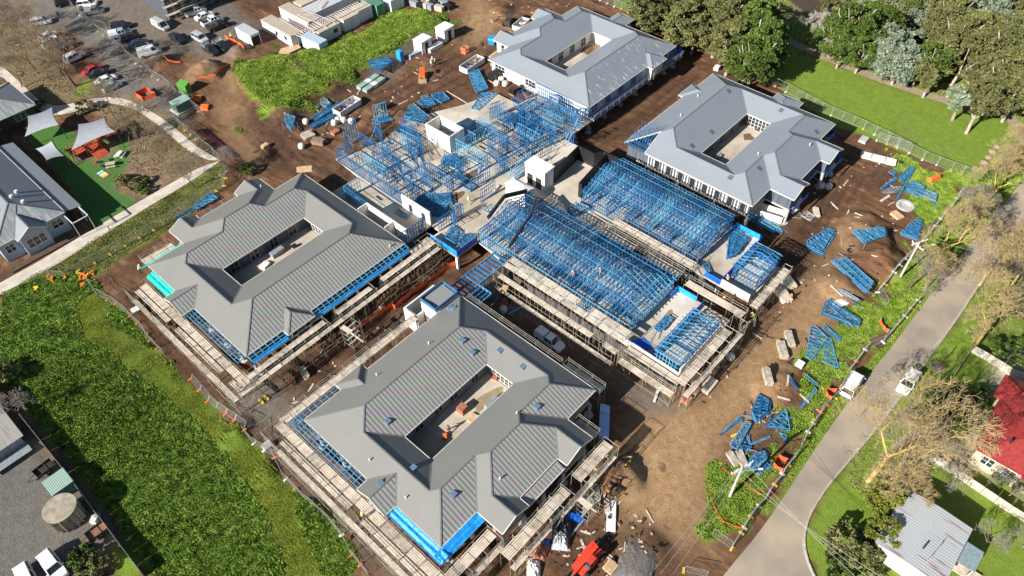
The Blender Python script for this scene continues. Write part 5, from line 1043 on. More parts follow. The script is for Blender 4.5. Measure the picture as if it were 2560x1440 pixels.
def stack(label, c, r, x, y, L, Wd, n, rz, m, h=.12, name='plank_stack', cat='stack', group='stacks of planks and packs', z=None):
    p = at(c, r, x, y, up=n*h/2) if z is None else (*GZ(*T(c, r, x, y), z), z); root = empty(name, p, label, cat, group, rz); mb = MB()
    for s in (-.35, .35): mb.obox(s*L, 0, 0, .1, Wd, .1)
    mb.build('bearer', TIMB, root)
    for k in range(n):
        mb = MB(); nb = max(2, round(Wd/.24))
        for j in range(nb): mb.obox(random.uniform(-.06, .06)*L, (j+.5)/nb*Wd-Wd/2, .1+k*h, L*random.uniform(.93, 1), Wd/nb*.9, h*.85)
        mb.build('plank_layer', m, root)
    return root
for a in [('upper of two pale plank stacks at the upper wing corner', 3,2,400,25,2.6,1.9,6,1.0,PLANK), ('lower of two pale plank stacks at the upper wing corner', 3,2,355,140,3.0,1.7,7,1.0,PLANK), ('upper grey plank stack along the haul road edge', 3,2,415,540,3.0,1.1,6,.72,PLANK2), ('middle grey plank stack on the haul road edge', 3,2,350,640,3.2,1.2,6,.72,PLANK2),
 ('lower grey plank stack by the earth heap', 3,2,215,885,2.9,1.1,7,.72,PLANK2), ('grey scaffold tube stack below the front building stair', 2,3,1055,690,2.8,1.1,5,.75,PLANK2), ('loose pale plank pile left of the white sheet roll', 2,3,1155,765,3.0,.7,3,.75,PLANK), ('two bundles of grey poles by the power pole, left one', 2,3,2310,370,2.2,1.0,4,1.1,PLANK2), ('two bundles of grey poles by the power pole, right one', 2,3,2390,370,2.4,1.0,4,.9,PLANK2),
 ('brown plank pallet in the muddy lower left corner of the blue frames', 1,0,715,1295,2.6,1.6,7,-1.1,mat('brown_plank', (.30,.20,.15), (.18,.12,.09), scale=2)), ('dark grey rack stack beside the brown plank pallet', 1,0,620,1240,2.4,2.2,5,-.2,PLANK2), ('round timber log stack by the white triangle frame', 3,1,660,660,2.4,1.0,4,.6,PLANK), ('timber form lying on mud by the path above the left building', 1,1,590,270,3.0,1.7,2,-.7,TIMB),
 ('thin white boards beside the trusses in the right yard', 3,1,1290,535,2.8,.5,1,-.2,PLANK), ('brown brick pallet in the mud of the right yard', 3,1,1395,690,2.0,1.6,3,1.2,TIMB), ('pale timber pallet by the telehandler', 2,3,1190,1360,1.6,1.4,5,.0,TIMB), ('grey plank stack behind the yellow-helmet worker', 3,2,95,385,1.8,.4,3,.5,PLANK2), ('leaning white and grey boards in the shadow of the gully', 1,2,590,850,2.4,1.0,5,1.3,PLANK2)]:
    stack(*a)
box_thing('long white wrapped cladding pack on mud beside the park fence', 'pack', 'cladding_pack', 3,1,1225,170,6.6,1.5,.7,-1.28,None,(BX('pack', WPACK), ('strap', BLKP, (-.2,-.51,-.01,-.185,.51,1.02)), ('strap', BLKP, (.2,-.51,-.01,.215,.51,1.02))))
box_thing('long white sheet roll lying on mud near the bottom of the front building', 'sheet', 'sheet_pack', 2,3,1200,815,6.6,1.2,.35,.62,None,(BX('pack', WPACK), ('strap', BLKP, (.2,-.51,-.01,.21,.51,1.02))))
for k, (px, py) in enumerate(((1170,750), (1225,775))): box_thing(['upper pale green beam pack below the grassy bank', 'lower pale green beam pack below the grassy bank'][k], 'pack', 'beam_pack', 1,0,px,py,6.0,1.3,.8,.12,None,(BX('pack', mat('green_beam', (.30,.42,.36), (.2,.3,.26), scale=1)), ('strap', WPACK, (-.1,-.51,-.01,.1,.51,1.02))))
for lab, c, r, x, y, L, Wd, H, rz in [('upper blue wrapped pack pair in the dark shadow by the front building, longer one',2,2,1120,1290,5.4,.9,.7,.62), ('slimmer blue wrapped pack beside the longer one in the shadow',2,2,1165,1300,5.4,.5,.5,.62)]: box_thing(lab, 'pack', 'wrapped_pack', c, r, x, y, L, Wd, H, rz, None, (BX('pack', mat('pale_blue_wrap', (.50,.66,.95), (.4,.56,.85), scale=1, rough=.5)), ('strap', BLKP, (.2,-.51,-.01,.21,.51,1.02))))
def bag(label, c, r, x, y, s=1.1, z=None):
    p = at(c, r, x, y, up=.5) if z is None else (*GZ(*T(c, r, x, y), z), z); root = empty('bulk_bag', p, label, 'bag', 'white bulk bags', random.random()); mb = MB(); rings = []
    for k, (q, zz) in enumerate(((.46, 0), (.54, .2), (.56, .5), (.52, .8), (.42, .95))): rings.append([(s*q*cos(t)*(1+.1*abs(sin(2*t))), s*q*sin(t)*(1+.1*abs(sin(2*t))), s*zz+random.uniform(-.03, .03)) for t in np.linspace(0, 2*pi, 13)[:-1]])
    mb.loft(rings); mb.build('sack', WBAG, root, smooth=True); m2 = MB()
    for a in (.8, 2.4, 3.9, 5.5): m2.bar((s*.42*cos(a), s*.42*sin(a), s*.9), (s*.3*cos(a+.3), s*.3*sin(a+.3), s*1.12), .05)
    m2.build('loop_handles', WPACK, root)
for a in [('leftmost bulk bag of the four below the open skip', 1,0,860,1120), ('bulk bag leaning on the leftmost one below the skip', 1,0,895,1095), ('middle bulk bag of the four below the skip', 1,0,945,1095), ('rightmost bulk bag of the four, casting its own shadow', 1,0,1015,1105), ('bulk bag nearest the cut bank corner', 1,0,600,1110), ('upper bulk bag by the white boarded wall', 1,0,2385,725),
 ('left bulk bag by the white boarded wall', 1,0,2345,760), ('right bulk bag by the white boarded wall', 1,0,2420,765), ('bulk bag in the mud at the green leaf-strewn plank rack', 1,0,560,1335), ('bulk bag beside the worker in the right yard', 3,1,775,425), ('white square bag in shade left of another by the orange bag', 3,1,710,415), ('bulk bag on the scaffold floor beside the joist deck', 2,2,215,270), ('white sack in the mud outside the lower wing', 2,2,680,415), ('white sack with bricks at the earth road edge', 2,2,2290,700)]: bag(*a)
# ---- skips
def skip(label, c, r, x, y, L, Wd, H, rz, load=True):
    p = at(c, r, x, y, up=H/2); root = empty('skip_bin', p, label, 'skip', 'open skips', rz); m = mat('skip_white', (.76, .75, .72), (.6, .58, .55), scale=1.5, rough=.6); t = .07
    mb = MB(); fl = .35
    for s in (-1, 1): mb.prism([(-L/2+fl, s*Wd/2), (L/2-fl, s*Wd/2), (L/2, s*Wd/2+.0), (L/2, s*(Wd/2-t)), (-L/2, s*(Wd/2-t)), (-L/2, s*Wd/2)], .1, H)
    mb.box(-L/2, -Wd/2+t, .1, -L/2+t, Wd/2-t, H); mb.box(L/2-t, -Wd/2+t, .1, L/2, Wd/2-t, H); mb.box(-L/2+t, -Wd/2+t, .1, L/2-t, Wd/2-t, .2); mb.build('bin_shell', m, root)
    rim = MB()
    for a, b in (((-L/2, -Wd/2), (L/2, -Wd/2)), ((L/2, -Wd/2), (L/2, Wd/2)), ((L/2, Wd/2), (-L/2, Wd/2)), ((-L/2, Wd/2), (-L/2, -Wd/2))): rim.bar((*a, H), (*b, H), .14)
    for k in range(5): rim.bar((-L/2+L*(k+.5)/5, -Wd/2-.04, .1), (-L/2+L*(k+.5)/5, -Wd/2-.04, H), .1); rim.bar((-L/2+L*(k+.5)/5, Wd/2+.04, .1), (-L/2+L*(k+.5)/5, Wd/2+.04, H), .1)
    rim.build('rim', m, root)
    if load:
        for k in range(16):
            g_ = MB(); g_.obox(random.uniform(-.4, .4)*L, random.uniform(-.35, .35)*Wd, .3+random.random()*.7*H, random.uniform(.3, 1.4), random.uniform(.15, .5), random.uniform(.08, .3), random.random()*3); g_.build('rubble', random.choice([TIMB, WPACK, BRK, PLANK2, BLUEM, BLKP, mat('dirt_load', (.2, .13, .09))]), root)
skip('long white skip full of timber and dirt below the cut bank', 1,0,980,975,6.0,2.3,1.3,.07); skip('long white skip with mixed rubbish beside the top building', 1,0,2120,590,6.0,2.3,1.3,.07)
skip('white tank-like trough in the shadow bars under the right building', 3,1,215,665,5.8,2.2,1.6,-1.35, False); skip('white rubbish skip behind the top building by its roof edge', 2,0,375,225,4.6,2.2,1.2,.2)
# ---- cabins and containers
CTN = lambda nm, c: mat(nm, c, tuple(v*.8 for v in c), scale=.8, rough=.6, stretch=(6, 6, .3))
def cabin(label, c, r, x, y, L, Wd, H, rz, wallm, roofm, kind='container', name='site_cabin', cat='cabin', group='site cabins and containers', door=None, win=()):
    p = at(c, r, x, y, up=H*.5); root = empty(name, p, label, cat, group, rz); mb = MB(); mb.box(-L/2, -Wd/2, 0, L/2, Wd/2, H); mb.build('wall', wallm, root)
    mb = MB(); o = .06 if kind == 'container' else .12; mb.box(-L/2-o, -Wd/2-o, H, L/2+o, Wd/2+o, H+.12); rf = mb.build('roof', roofm, root)
    mb = MB(); nr = int(L/.6)
    for k in range(nr): mb.obox(-L/2+(k+.5)*L/nr, 0, H+.12, .1, Wd, .04)
    mb.build('roof_rib', roofm, rf)
    for side, u, w_, h_ in win:
        mb = MB()
        if side in 'sn': s = -1 if side == 's' else 1; mb.box(u-w_/2, min(s*Wd/2, s*(Wd/2+.04)), H*.4, u+w_/2, max(s*Wd/2, s*(Wd/2+.04)), H*.4+h_)
        else: s = -1 if side == 'w' else 1; mb.box(min(s*L/2, s*(L/2+.04)), u-w_/2, H*.4, max(s*L/2, s*(L/2+.04)), u+w_/2, H*.4+h_)
        mb.build('window', GLASS, root)
    if door:
        side, u, w_, dm = door; mb = MB()
        if side in 'sn': s = -1 if side == 's' else 1; mb.box(u-w_/2, min(s*Wd/2, s*(Wd/2+.05)), .05, u+w_/2, max(s*Wd/2, s*(Wd/2+.05)), H*.82)
        else: s = -1 if side == 'w' else 1; mb.box(min(s*L/2, s*(L/2+.05)), u-w_/2, .05, max(s*L/2, s*(L/2+.05)), u+w_/2, H*.82)
        mb.build('door', dm, root)
    return root
TANR = mat('tan_cabin_roof', (.52, .44, .34), (.42, .36, .28), scale=1.5, rough=.7); WR = mat('pale_container_roof', (.55, .58, .60), rough=.6); CW = CTN('container_white', (.80, .80, .78)); CB = CTN('container_blue_grey', (.42, .55, .66)); CG = CTN('container_green', (.10, .28, .20)); GRR = mat('grey_cabin_roof', (.50, .52, .55), rough=.6)
def cab2(label, c, r, corner_px, L, Wd, H, rz, *a, **k): return cabin(label, c, r, *corner_px, L, Wd, H, rz, *a, **k)
YW = -pi/2-.0
cabin('white shipping container with open end beside the car park and spilled timber', 0,0,2270,320,6.1,2.45,2.6,YW,CW,WR,'container','shipping_container','container',door=('e',0,2.0,DARK))
cabin('long tan-roofed white site office nearest the container', 1,0,385,285,11.5,3.0,2.8,YW,CW,TANR,'cabin',win=(('s',0,1.0,.9),('s',3.5,1,.9)))
cabin('tan-roofed white site office second from the left', 1,0,545,165,11.5,3.0,2.8,YW,CW,TANR,'cabin'); cabin('tan-roofed site office at the back left of the cabin group', 1,0,640,40,7.0,3.2,2.8,0,CW,TANR,'cabin')
cabin('wide grey-roofed site office at the back of the cabin group', 1,0,830,60,13.5,4.4,2.9,0,CW,GRR,'cabin'); cabin('tan-roofed site office with a black window facing the grassy bank', 1,0,785,290,6.2,3.4,2.9,0.02,CW,TANR,'cabin',win=(('s',1.6,1.2,1.0),))
cabin('pale blue shipping container at the corner of the cabin group', 1,0,685,400,6.1,2.45,2.6,-1.5,CB,mat('blue_grey_roof',(.50,.60,.68)),'container','shipping_container','container',door=('w',0,1.9,mat('blue_door',(.06,.18,.36))))
cabin('white ablution cabin left of two along the grassy bank', 1,0,985,190,4.6,3.2,3.0,0.0,CW,TANR,'cabin',door=('s',.2,.9,WFR)); cabin('white ablution cabin right of two along the grassy bank', 1,0,1115,115,4.2,2.8,3.0,0.0,CW,TANR,'cabin')
cabin('green shipping container at the far end of the cabins', 1,0,1215,55,6.1,2.45,2.7,YW,CG,CG,'container','shipping_container','container'); cabin('white cabin cut by the top picture edge', 1,0,1405,20,4.2,2.8,2.9,0,CW,CW,'cabin')
cabin('white bathroom pod nearest the portable toilet, dark doorway', 1,0,1670,405,3.3,2.6,2.9,0.05,CW,mat('pod_roof',(.78,.77,.75)),'cabin','bathroom_pod','pod',door=('s',.0,1.0,DARK)); cabin('white bathroom pod farther up the bank by the earth road', 1,0,1872,295,3.3,2.8,2.9,0.05,CW,MATS['pod_roof'],'cabin','bathroom_pod','pod',door=('s',.1,1.0,DARK))
pg = empty('walkway_canopy', (*at(1,0,760,200)[:2], at(1,0,760,200)[2]), 'striped translucent walkway canopy on frames between the site offices', 'canopy'); bz = tuple(pg.location)
for (a, b, w_) in (((560,110),(830,225),2.6), ((640,260),(1130,20),2.8), ((520,330),(660,250),2.4), ((700,70),(760,0),2.2), ((390,150),(620,290),2.0)):
    p, q = [(*GZ(*T(1,0,*k), bz[2]+3.3), bz[2]+3.3) for k in (a, b)]; d = Vector(q)-Vector(p); L = d.length; d.normalize(); n_ = Vector((-d.y, d.x, 0)); mb = MB(); mc = MB()
    for k in range(int(L/.75)): s = Vector(p)+d*(k*.75+.3); mb.bar(s-n_*w_/2, s+n_*w_/2, .28, .05); 
    for s in (-1, 1): mb.bar(Vector(p)+n_*s*w_/2, Vector(q)+n_*s*w_/2, .1)
    for k in range(int(L/3)+1): s = Vector(p)+d*k*3; mc.bar((s.x, s.y, bz[2]), (s.x, s.y, p[2]), .1)
    part(mb, 'slat_panel', mat('pinkish_slat', (.68,.58,.55), rough=.6), pg); part(mc, 'post', STEEL, pg)
rp = MB(); P4 = [at(1,0,*p) for p in ((350,490),(375,450),(540,415),(560,450),(450,495))]; z_ = max(p[2] for p in P4)+.12; rp.prism([(p[0], p[1]) for p in P4], z_-.2, z_); tag(rp.build('plywood_ramp', TIMB), 'curved plywood ramp leading to the site office door', 'ramp')
# ---- portable toilet, bins, small machines
t_ = empty('portable_toilet', at(1,0,1468,545), 'bright blue portable toilet beside the trench at the grassy bank', 'toilet', rz=.1); PBL = mat('toilet_blue', (.02,.32,.78), (.02,.26,.66), rough=.5)
mb = MB(); mb.box(-.6,-.6,.12,.6,.6,2.2); mb.build('cabinet', PBL, t_); mb = MB(); mb.v = [(-.63,-.63,2.2),(.63,-.63,2.2),(.63,.63,2.2),(-.63,.63,2.2),(0,0,2.45)]; mb.f = [(0,1,4),(1,2,4),(2,3,4),(3,0,4),(3,2,1,0)]; mb.build('roof', PBL, t_); mb = MB(); mb.box(-.45,-.66,.2,.45,-.61,2.05); mb.build('door', mat('toilet_blue_door',(.03,.25,.62)), t_); mb = MB(); mb.box(-.75,-.75,0,.75,.75,.12); mb.build('base', PLANK2, t_)
def wbin(label, p, m, rz=0, s=1.0, name='rubbish_bin'):
    t = empty(name, p, label, 'bin', rz=rz); mb = MB(); mb.loft([[(-.55*s,-.45*s,.1),(.55*s,-.45*s,.1),(.55*s,.45*s,.1),(-.55*s,.45*s,.1)],[(-.75*s,-.6*s,1.1*s),(.75*s,-.6*s,1.1*s),(.75*s,.6*s,1.1*s),(-.75*s,.6*s,1.1*s)]]); mb.build('tub', m, t)
    mb = MB(); mb.loft([[(-.8*s,-.65*s,1.1*s),(.8*s,-.65*s,1.1*s),(.8*s,.65*s,1.1*s),(-.8*s,.65*s,1.1*s)],[(-.7*s,-.5*s,1.3*s),(.7*s,-.5*s,1.3*s),(.7*s,.5*s,1.3*s),(-.7*s,.5*s,1.3*s)]]); mb.build('lid', m, t)
wbin('blue lidded skip at the left corner of the top building', at(1,0,2305,400), PBL, .5, 1.3)
def telehandler(p, rz):
    t = empty('telehandler', p, 'red telescopic handler on the mud at the bottom of the picture', 'telehandler', rz=rz); RD = mat('machine_red', (.72,.06,.03), rough=.4)
    mb = MB(); mb.loft([[(-2.2,-.9,.5),(-2.2,.9,.5),(-2.2,.8,1.2),(-2.2,-.8,1.2)],[(0,-1.05,.45),(0,1.05,.45),(0,1,1.35),(0,-1,1.35)],[(1.9,-1,.5),(1.9,1,.5),(1.9,.9,1.1),(1.9,-.9,1.1)]]); mb.build('chassis', RD, t)
    mb = MB(); mb.box(-2.1,-1.0,1.2,-.3,-.15,1.75); mb.build('engine_cover', RD, t)
    mb = MB(); mb.loft([[(-.5,.25,1.2),(1.0,.25,1.2),(1.0,1.1,1.2),(-.5,1.1,1.2)],[(-.4,.3,2.4),(.6,.3,2.4),(.6,1.0,2.4),(-.4,1.0,2.4)]]); c = mb.build('cab', GLASS, t); mb = MB(); mb.box(-.45,.25,2.4,.65,1.05,2.5); mb.build('cab_roof', RD, c)
    mb = MB(); mb.bar((-1.9,-.02,1.9),(2.6,-.02,1.3),.38,.42); b = mb.build('boom', RD, t); mb = MB(); mb.bar((2.4,-.02,1.35),(3.4,-.02,.8),.28,.3); mb.build('boom_tip', BLKP, b)
    mb = MB(); mb.box(3.3,-.8,.3,3.45,.8,1.3)
    for y in (-.5,.5): mb.box(3.45,y-.07,.3,4.5,y+.07,.37)
    mb.build('fork_carriage', BLKP, t)
    for x in (-1.5,1.4):
        for s in (-1,1): m3 = MB(); m3.bar((x,s*.85,.55),(x,s*1.22,.55),1.1,1.1,n=14); w = m3.build('wheel', TYRE, t); m4 = MB(); m4.bar((x,s*1.18,.55),(x,s*1.25,.55),.5,.5,n=10); m4.build('rim', WFR, w)
a_, _l = ang(2,3,(1010,1270),(900,1390)); telehandler(at(2,3,975,1320), a_)
def loader(label, p, rz, cm, tm, s=1.0, name='mini_loader', cat='loader'):
    t = empty(name, p, label, cat, rz=rz); t.scale = (s,)*3
    mb = MB(); mb.loft([[(-1,-.5,.35),(-1,.5,.35),(-1,.45,1.1),(-1,-.45,1.1)],[(.8,-.5,.35),(.8,.5,.35),(.7,.4,.9),(.7,-.4,.9)]]); mb.build('body', cm, t)
    mb = MB(); 
    for a in (-.5,.5):
        for b in (-.4,.4): mb.bar((a,b,1),(a,b,2),.07)
    mb.box(-.6,-.5,2,.6,.5,2.06); mb.build('roll_cage', cm, t)
    for sgn in (-1,1): mb = MB(); mb.loft([[(-1,sgn*.5,.1),(-1,sgn*.85,.1),(-1.1,sgn*.85,.4),(-1.1,sgn*.5,.4)],[(1,sgn*.5,.1),(1,sgn*.85,.1),(1.1,sgn*.85,.4),(1.1,sgn*.5,.4)]]); mb.build('track', tm, t)
    mb = MB(); mb.bar((.6,-.4,.9),(1.4,-.4,.4),.12); mb.bar((.6,.4,.9),(1.4,.4,.4),.12); mb.loft([[(1.3,-.8,.1),(1.3,.8,.1),(1.3,.8,.6),(1.3,-.8,.6)],[(1.9,-.8,.05),(1.9,.8,.05),(1.9,.8,.15),(1.9,-.8,.15)]]); mb.build('bucket', tm, t)
loader('small orange loader with mud-caked tracks in the open yard', at(1,0,1672,715), 3.9, mat('loader_orange',(.85,.15,.03),rough=.5), mat('muddy_track',(.30,.22,.13)), 1.15)
loader('black loader behind the left corner of the top building', at(2,0,265,225), .4, mat('dull_black_machine', (.05,.045,.035)), BLKP, 1.5, 'wheel_loader')
# ---- orange crate, mesh barriers
def crate(label, p, rz, m, s=1.4):
    t = empty('crate', p, label, 'crate', rz=rz); mb = MB()
    for z in (.1,.5,.95,1.35):
        for a,b in (((-1,-1),(1,-1)),((1,-1),(1,1)),((1,1),(-1,1)),((-1,1),(-1,-1))): mb.bar((a[0]*.7,a[1]*.6,z),(b[0]*.7,b[1]*.6,z),.13)
    for a in (-.7,0,.7):
        for b in (-.6,.6): mb.bar((a,b,0),(a,b,1.4),.12)
    mb.build('frame', m, t); mb = MB(); mb.box(-.7,-.6,.02,.7,.6,.1); mb.build('base', m, t)
crate('salmon-orange slatted crate on mud left of the top building', at(1,0,2058,480), .1, mat('salmon_crate',(.80,.28,.13)))
def mesh_run(label, pts, h=1.0, name='mesh_barrier', closed=False, m=None, group='orange mesh barriers', posts_=True, sag=.15):
    P = [GP(*p) for p in pts]; P = P+[P[0]] if closed else P; c0 = P[0]; root = empty(name, c0, label, 'barrier', group); 
    rings = []
    for (a, b) in zip(P[:-1], P[1:]):
        n = max(2, int(hypot(b[0]-a[0], b[1]-a[1])/.8)); 
        for i in range(n+(1 if b is P[-1] else 0)):
            t = i/n; x = a[0]+(b[0]-a[0])*t+random.uniform(-.06,.06); y = a[1]+(b[1]-a[1])*t+random.uniform(-.06,.06); z = hz(x, y); hh = h*(1-sag*sin(pi*t)+random.uniform(-.08,.08)); rings.append([(x,y,z),(x+.03,y+.03,z),(x+.05,y+.05,z+hh),(x+.02,y+.02,z+hh)])
    mb = MB(); mb.loft(rings); part(mb, 'mesh', m or ORG, root)
    if posts_:
        for a in P: mb = MB(); mb.bar((a[0],a[1],a[2]),(a[0],a[1],a[2]+h+.15),.07); part(mb, 'picket', STEEL, root)
    return root
def TP(c, r, *pts): return [T(c, r, *p) for p in pts]
mesh_run('orange mesh pen around a pit beside the curved path', TP(0,0,(1245,880),(1350,830),(1430,885),(1310,925)), 1.1, closed=True); mesh_run('long orange mesh barrier trailing along the gully between the left and front buildings', TP(1,2,(1040,520),(1100,440),(1250,330),(1390,240),(1420,270),(1600,110),(1740,15),(1900,-110),(1975,-140)), 1.0)
mesh_run('orange mesh curve by the wire fence opposite the road bend', TP(3,2,(1235,385),(1270,450),(1310,480)), .8); mesh_run('orange mesh loop at the fence behind the white van', TP(3,2,(870,990),(830,1025),(750,1010),(745,1060),(790,1100)), .9); mesh_run('orange mesh square frame on the weeds by the road', TP(3,3,(255,430),(310,360),(385,400),(340,490)), .9, closed=True)
mesh_run('orange flagged line round the dark gravel heap', TP(0,0,(1810,720),(1970,695),(2030,620),(2100,590)), .4, posts_=False); mesh_run('orange mesh strip against the earth bund by the black trucks', TP(0,0,(2060,350),(2150,390),(2230,450)), .8); mesh_run('orange scraps along the soil heap beside the white van', TP(0,0,(1490,520),(1540,560),(1650,575)), .4, posts_=False)
mesh_run('orange mesh tangle at the edge of the tall green field', TP(1,3,(1010,1110),(1040,1060),(1070,1050)), .8); mesh_run('orange flagged rope round the grass by the lower power pole', TP(2,3,(2210,460),(2400,600),(2560,700)), .3, posts_=False, sag=.4); mesh_run('orange flagged rope along the earth road edge of the grass triangle', TP(2,3,(2080,680),(2150,820),(2220,950),(2390,1010)), .3, posts_=False, sag=.4)
for lab, c, r, x, y in [('orange barrier blocks lying by the green kiosk', 0,0,1870,1000), ('pile of orange fence feet on the grass left of the green cabinet', 0,0,1800,920)]:
    p = at(c, r, x, y); t_ = empty('barrier_block', p, lab, 'barrier', rz=-.8)
    for k in range(3): mb = MB(); mb.loft([[(-.9,k*.6-.5,0),(.9,k*.6-.5,0),(.9,k*.6-.15,0),(-.9,k*.6-.15,0)],[(-.8,k*.6-.42,.7),(.8,k*.6-.42,.7),(.8,k*.6-.25,.7),(-.8,k*.6-.25,.7)]]); mb.build('block', ORP, t_)
t_ = empty('barrier_block', at(3,1,1730,365), 'orange water-filled barrier lying on mud near the park fence corner', 'barrier', rz=-.35); mb = MB(); mb.loft([[(-1.4,-.6,0),(1.4,-.6,0),(1.4,.6,0),(-1.4,.6,0)],[(-1.2,-.35,.9),(1.2,-.35,.9),(1.2,.35,.9),(-1.2,.35,.9)]]); mb.build('block', ORP, t_)
def tarp(label, p, L, Wd, H, rz, m, m2=None, name='tarpaulin_heap'):
    sp_ = .08 if name in ('gravel_heap',) else .4
    t = empty(name, p, label, 'tarpaulin', rz=rz); mb = MB(); n = 14; V = []
    for i in range(n+1):
        for j in range(n+1):
            u, v = i/n*2-1, j/n*2-1; k = max(0, (1-abs(u)**3)*(1-abs(v)**3)); V.append((u*L/2*(1+random.uniform(-.03,.03)), v*Wd/2*(1+random.uniform(-.04,.04)), H*k*(.95-sp_/2+sp_*random.random())-.05))
    mb.v = V; mb.f = [(i*(n+1)+j, (i+1)*(n+1)+j, (i+1)*(n+1)+j+1, i*(n+1)+j+1) for i in range(n) for j in range(n)]; mb.build('sheet', m, t)
    if m2: q = MB(); q.v = [(x*.45-L*.3, y*.8, z+.08) for x, y, z in V]; q.f = list(mb.f); q.build('fold', m2, t)
BT = mat('black_tarp', (.05,.05,.055), (.02,.02,.022), scale=2, rough=.35, bump=.5); GT = mat('grey_white_tarp', (.55,.56,.58), (.30,.31,.33), scale=.8, rough=.45)
tarp('black and grey tarpaulin heap beside the bottom scaffolding', at(2,3,740,985), 6.2,2.8,1.2,.65,BT,GT); tarp('crumpled bright blue tarpaulin beside the black one', at(2,3,850,905), 3.2,1.2,1.3,-.9,BLUEM); tarp('small blue tarpaulin over reddish scrap near the bottom edge', at(2,3,590,1150), 1.8,.9,.6,-.6,BLUEM)
tarp('pile of red-brown bricks by the small blue tarpaulin', at(2,3,545,1210), 2.4,2.2,.9,.3,BRK,name='brick_heap'); tarp('dark plastic scrap beside the long white sheet', at(2,3,1185,905), 1.8,1.0,.5,.2,BPACK); tarp('tangled white and grey scrap pile at the bottom edge', at(2,3,490,1400), 3.2,1.8,.9,.7,WPACK); tarp('pale rubble spill on the grass beside the truss stack', at(3,2,870,210), 3.4,1.6,.5,-.5,WPACK,name='rubble_heap')
tarp('black plastic sheet and bricks in the shade beside the lower wing', at(2,2,240,165), 3.6,2.0,.8,.4,BPACK,BRK); tarp('grey gravel heap beside the plank pallet at the bottom', at(2,3,1430,1340), 6.5,4.5,.8,.2,mat('grey_gravel_heap',(.17,.155,.14),(.09,.08,.07),scale=3),name='gravel_heap'); tarp('black wrapped pack near the slab corner at the white wall', at(2,0,385,820),1.8,1.6,1.3,.2,BPACK,name='wrapped_pack')
for lab, c, r, x, y, L, Wd, H, m in [('tall black wrapped pack beside the bulk bags at the white wall',1,0,2330,690,3.0,1.8,1.8,BPACK), ('black and white pack by the slab corner frame',1,0,2500,830,1.6,1.4,1.4,BPACK), ('grey fridge-like crate against the trench wall',1,0,1600,495,3.6,1.2,1.0,mat('grey_tank',(.38,.40,.44))), ('long white crate in front of the two bathroom pods',1,0,1780,430,4.4,1.3,1.0,WPACK),
  ('dark pallet box by the orange cone in the yard',1,0,1320,975,2.2,1.6,.9,BPACK), ('small tan box on the mud above the left building',1,0,230,1335,1.4,1.0,.8,TIMB), ('white box pack behind the right building at the fence',2,0,2165,620,1.4,1.2,.9,WPACK), ('brown brick pallet wrapped in white below the bulk bags',1,0,870,1205,1.7,1.4,.6,BRK), ('open concrete pit box with orange lining near the park fence',3,0,1095,1275,2.2,1.5,.5,CONCP),
  ('white cube of insulation at the gravel edge below the front building left side',0,2,1240,270,1.4,1.2,.3,WPACK), ('grey concrete box lid beside the orange post',2,2,2170,735,1.5,1.0,.8,PLANK2), ('white crate of bricks near the earth road corner',2,2,1890,1090,1.4,1.2,.7,BRK), ('flat tan form panel outside the lower wing corner',2,2,2090,960,3.2,1.6,.4,PLANK), ('brick pallet beside the flat tan form panel',2,2,1960,1010,1.5,1.2,.8,BRK), ('white plastic tub on the weeds near the spoil heap',3,2,510,770,1.2,1.2,.7,WPACK), ('grey kiosk box at the weedy fence corner',1,3,250,250,1.4,1.2,.7,CONCP)]:
    box_thing(lab, 'pack', 'material_pack', c, r, x, y, L, Wd, H, random.uniform(-.15,.25), None, (('pallet', TIMB, (-.5,-.5,0,.5,.5,.12)), ('load', m, (-.47,-.47,.12,.47,.47,1))))
for k in range(9):
    x = (1590,1635,1680,1725,1770,1822,1860,1895,1740)[k]; y = (30,40,45,55,35,75,30,60,15)[k]
    box_thing(['grey wrapped pack at the left end of the top storage row','second grey pack in the top storage row','third pack, taller, in the top storage row','brown topped pack in the top storage row','slim dark pack in the middle of the top storage row','tall dark pack near the right end of the storage row','rear dark pack in the storage row','last pack at the right end of the storage row','brown pack tucked behind the storage row'][k], 'pack', 'stored_pack', 1,0,x,y,1.2,2.4,1.3,.1,None,(('load', [GST,BPACK,PLANK2][k % 3], (-.5,-.5,.1,.5,.5,1)), ('pallet', TIMB, (-.5,-.5,0,.5,.5,.1))), group='packs stored in a row at the top')
# ---- cabinets, kiosk
t_ = empty('utility_cabinet', at(0,0,1700,840), 'tall lime green utility cabinet with sloping top behind the wire fence', 'cabinet', rz=-1.35); mb = MB(); mb.loft([[(-1.3,-.7,0),(1.3,-.7,0),(1.3,.7,0),(-1.3,.7,0)],[(-1.3,-.7,2.0),(1.3,-.7,2.0),(1.3,.7,2.5),(-1.3,.7,2.5)]]); mb.build('cabinet', mat('lime_green',(.10,.28,.05),rough=.5), t_); mb = MB(); mb.box(-1.5,-.9,-.05,1.5,.9,.1); mb.build('base', CONCP, t_)
t_ = empty('kiosk_substation', at(0,0,1670,990), 'pale green kiosk substation with pitched lid on a concrete pad', 'substation', rz=.05); mb = MB(); mb.box(-1.7,-1.2,.15,1.7,1.2,2.0); mb.build('cabinet', mat('kiosk_green',(.10,.20,.15),rough=.5), t_); mb = MB(); mb.v = [(-1.8,-1.3,2),(1.8,-1.3,2),(1.8,1.3,2),(-1.8,1.3,2),(-1.8,0,2.35),(1.8,0,2.35)]; mb.f = [(0,1,5,4),(3,4,5,2),(1,2,5),(0,4,3)]; mb.build('lid', mat('kiosk_lid',(.36,.50,.42),rough=.5), t_); mb = MB(); mb.box(-2.1,-1.6,-.05,2.1,1.6,.15); mb.build('pad', CONC, t_)
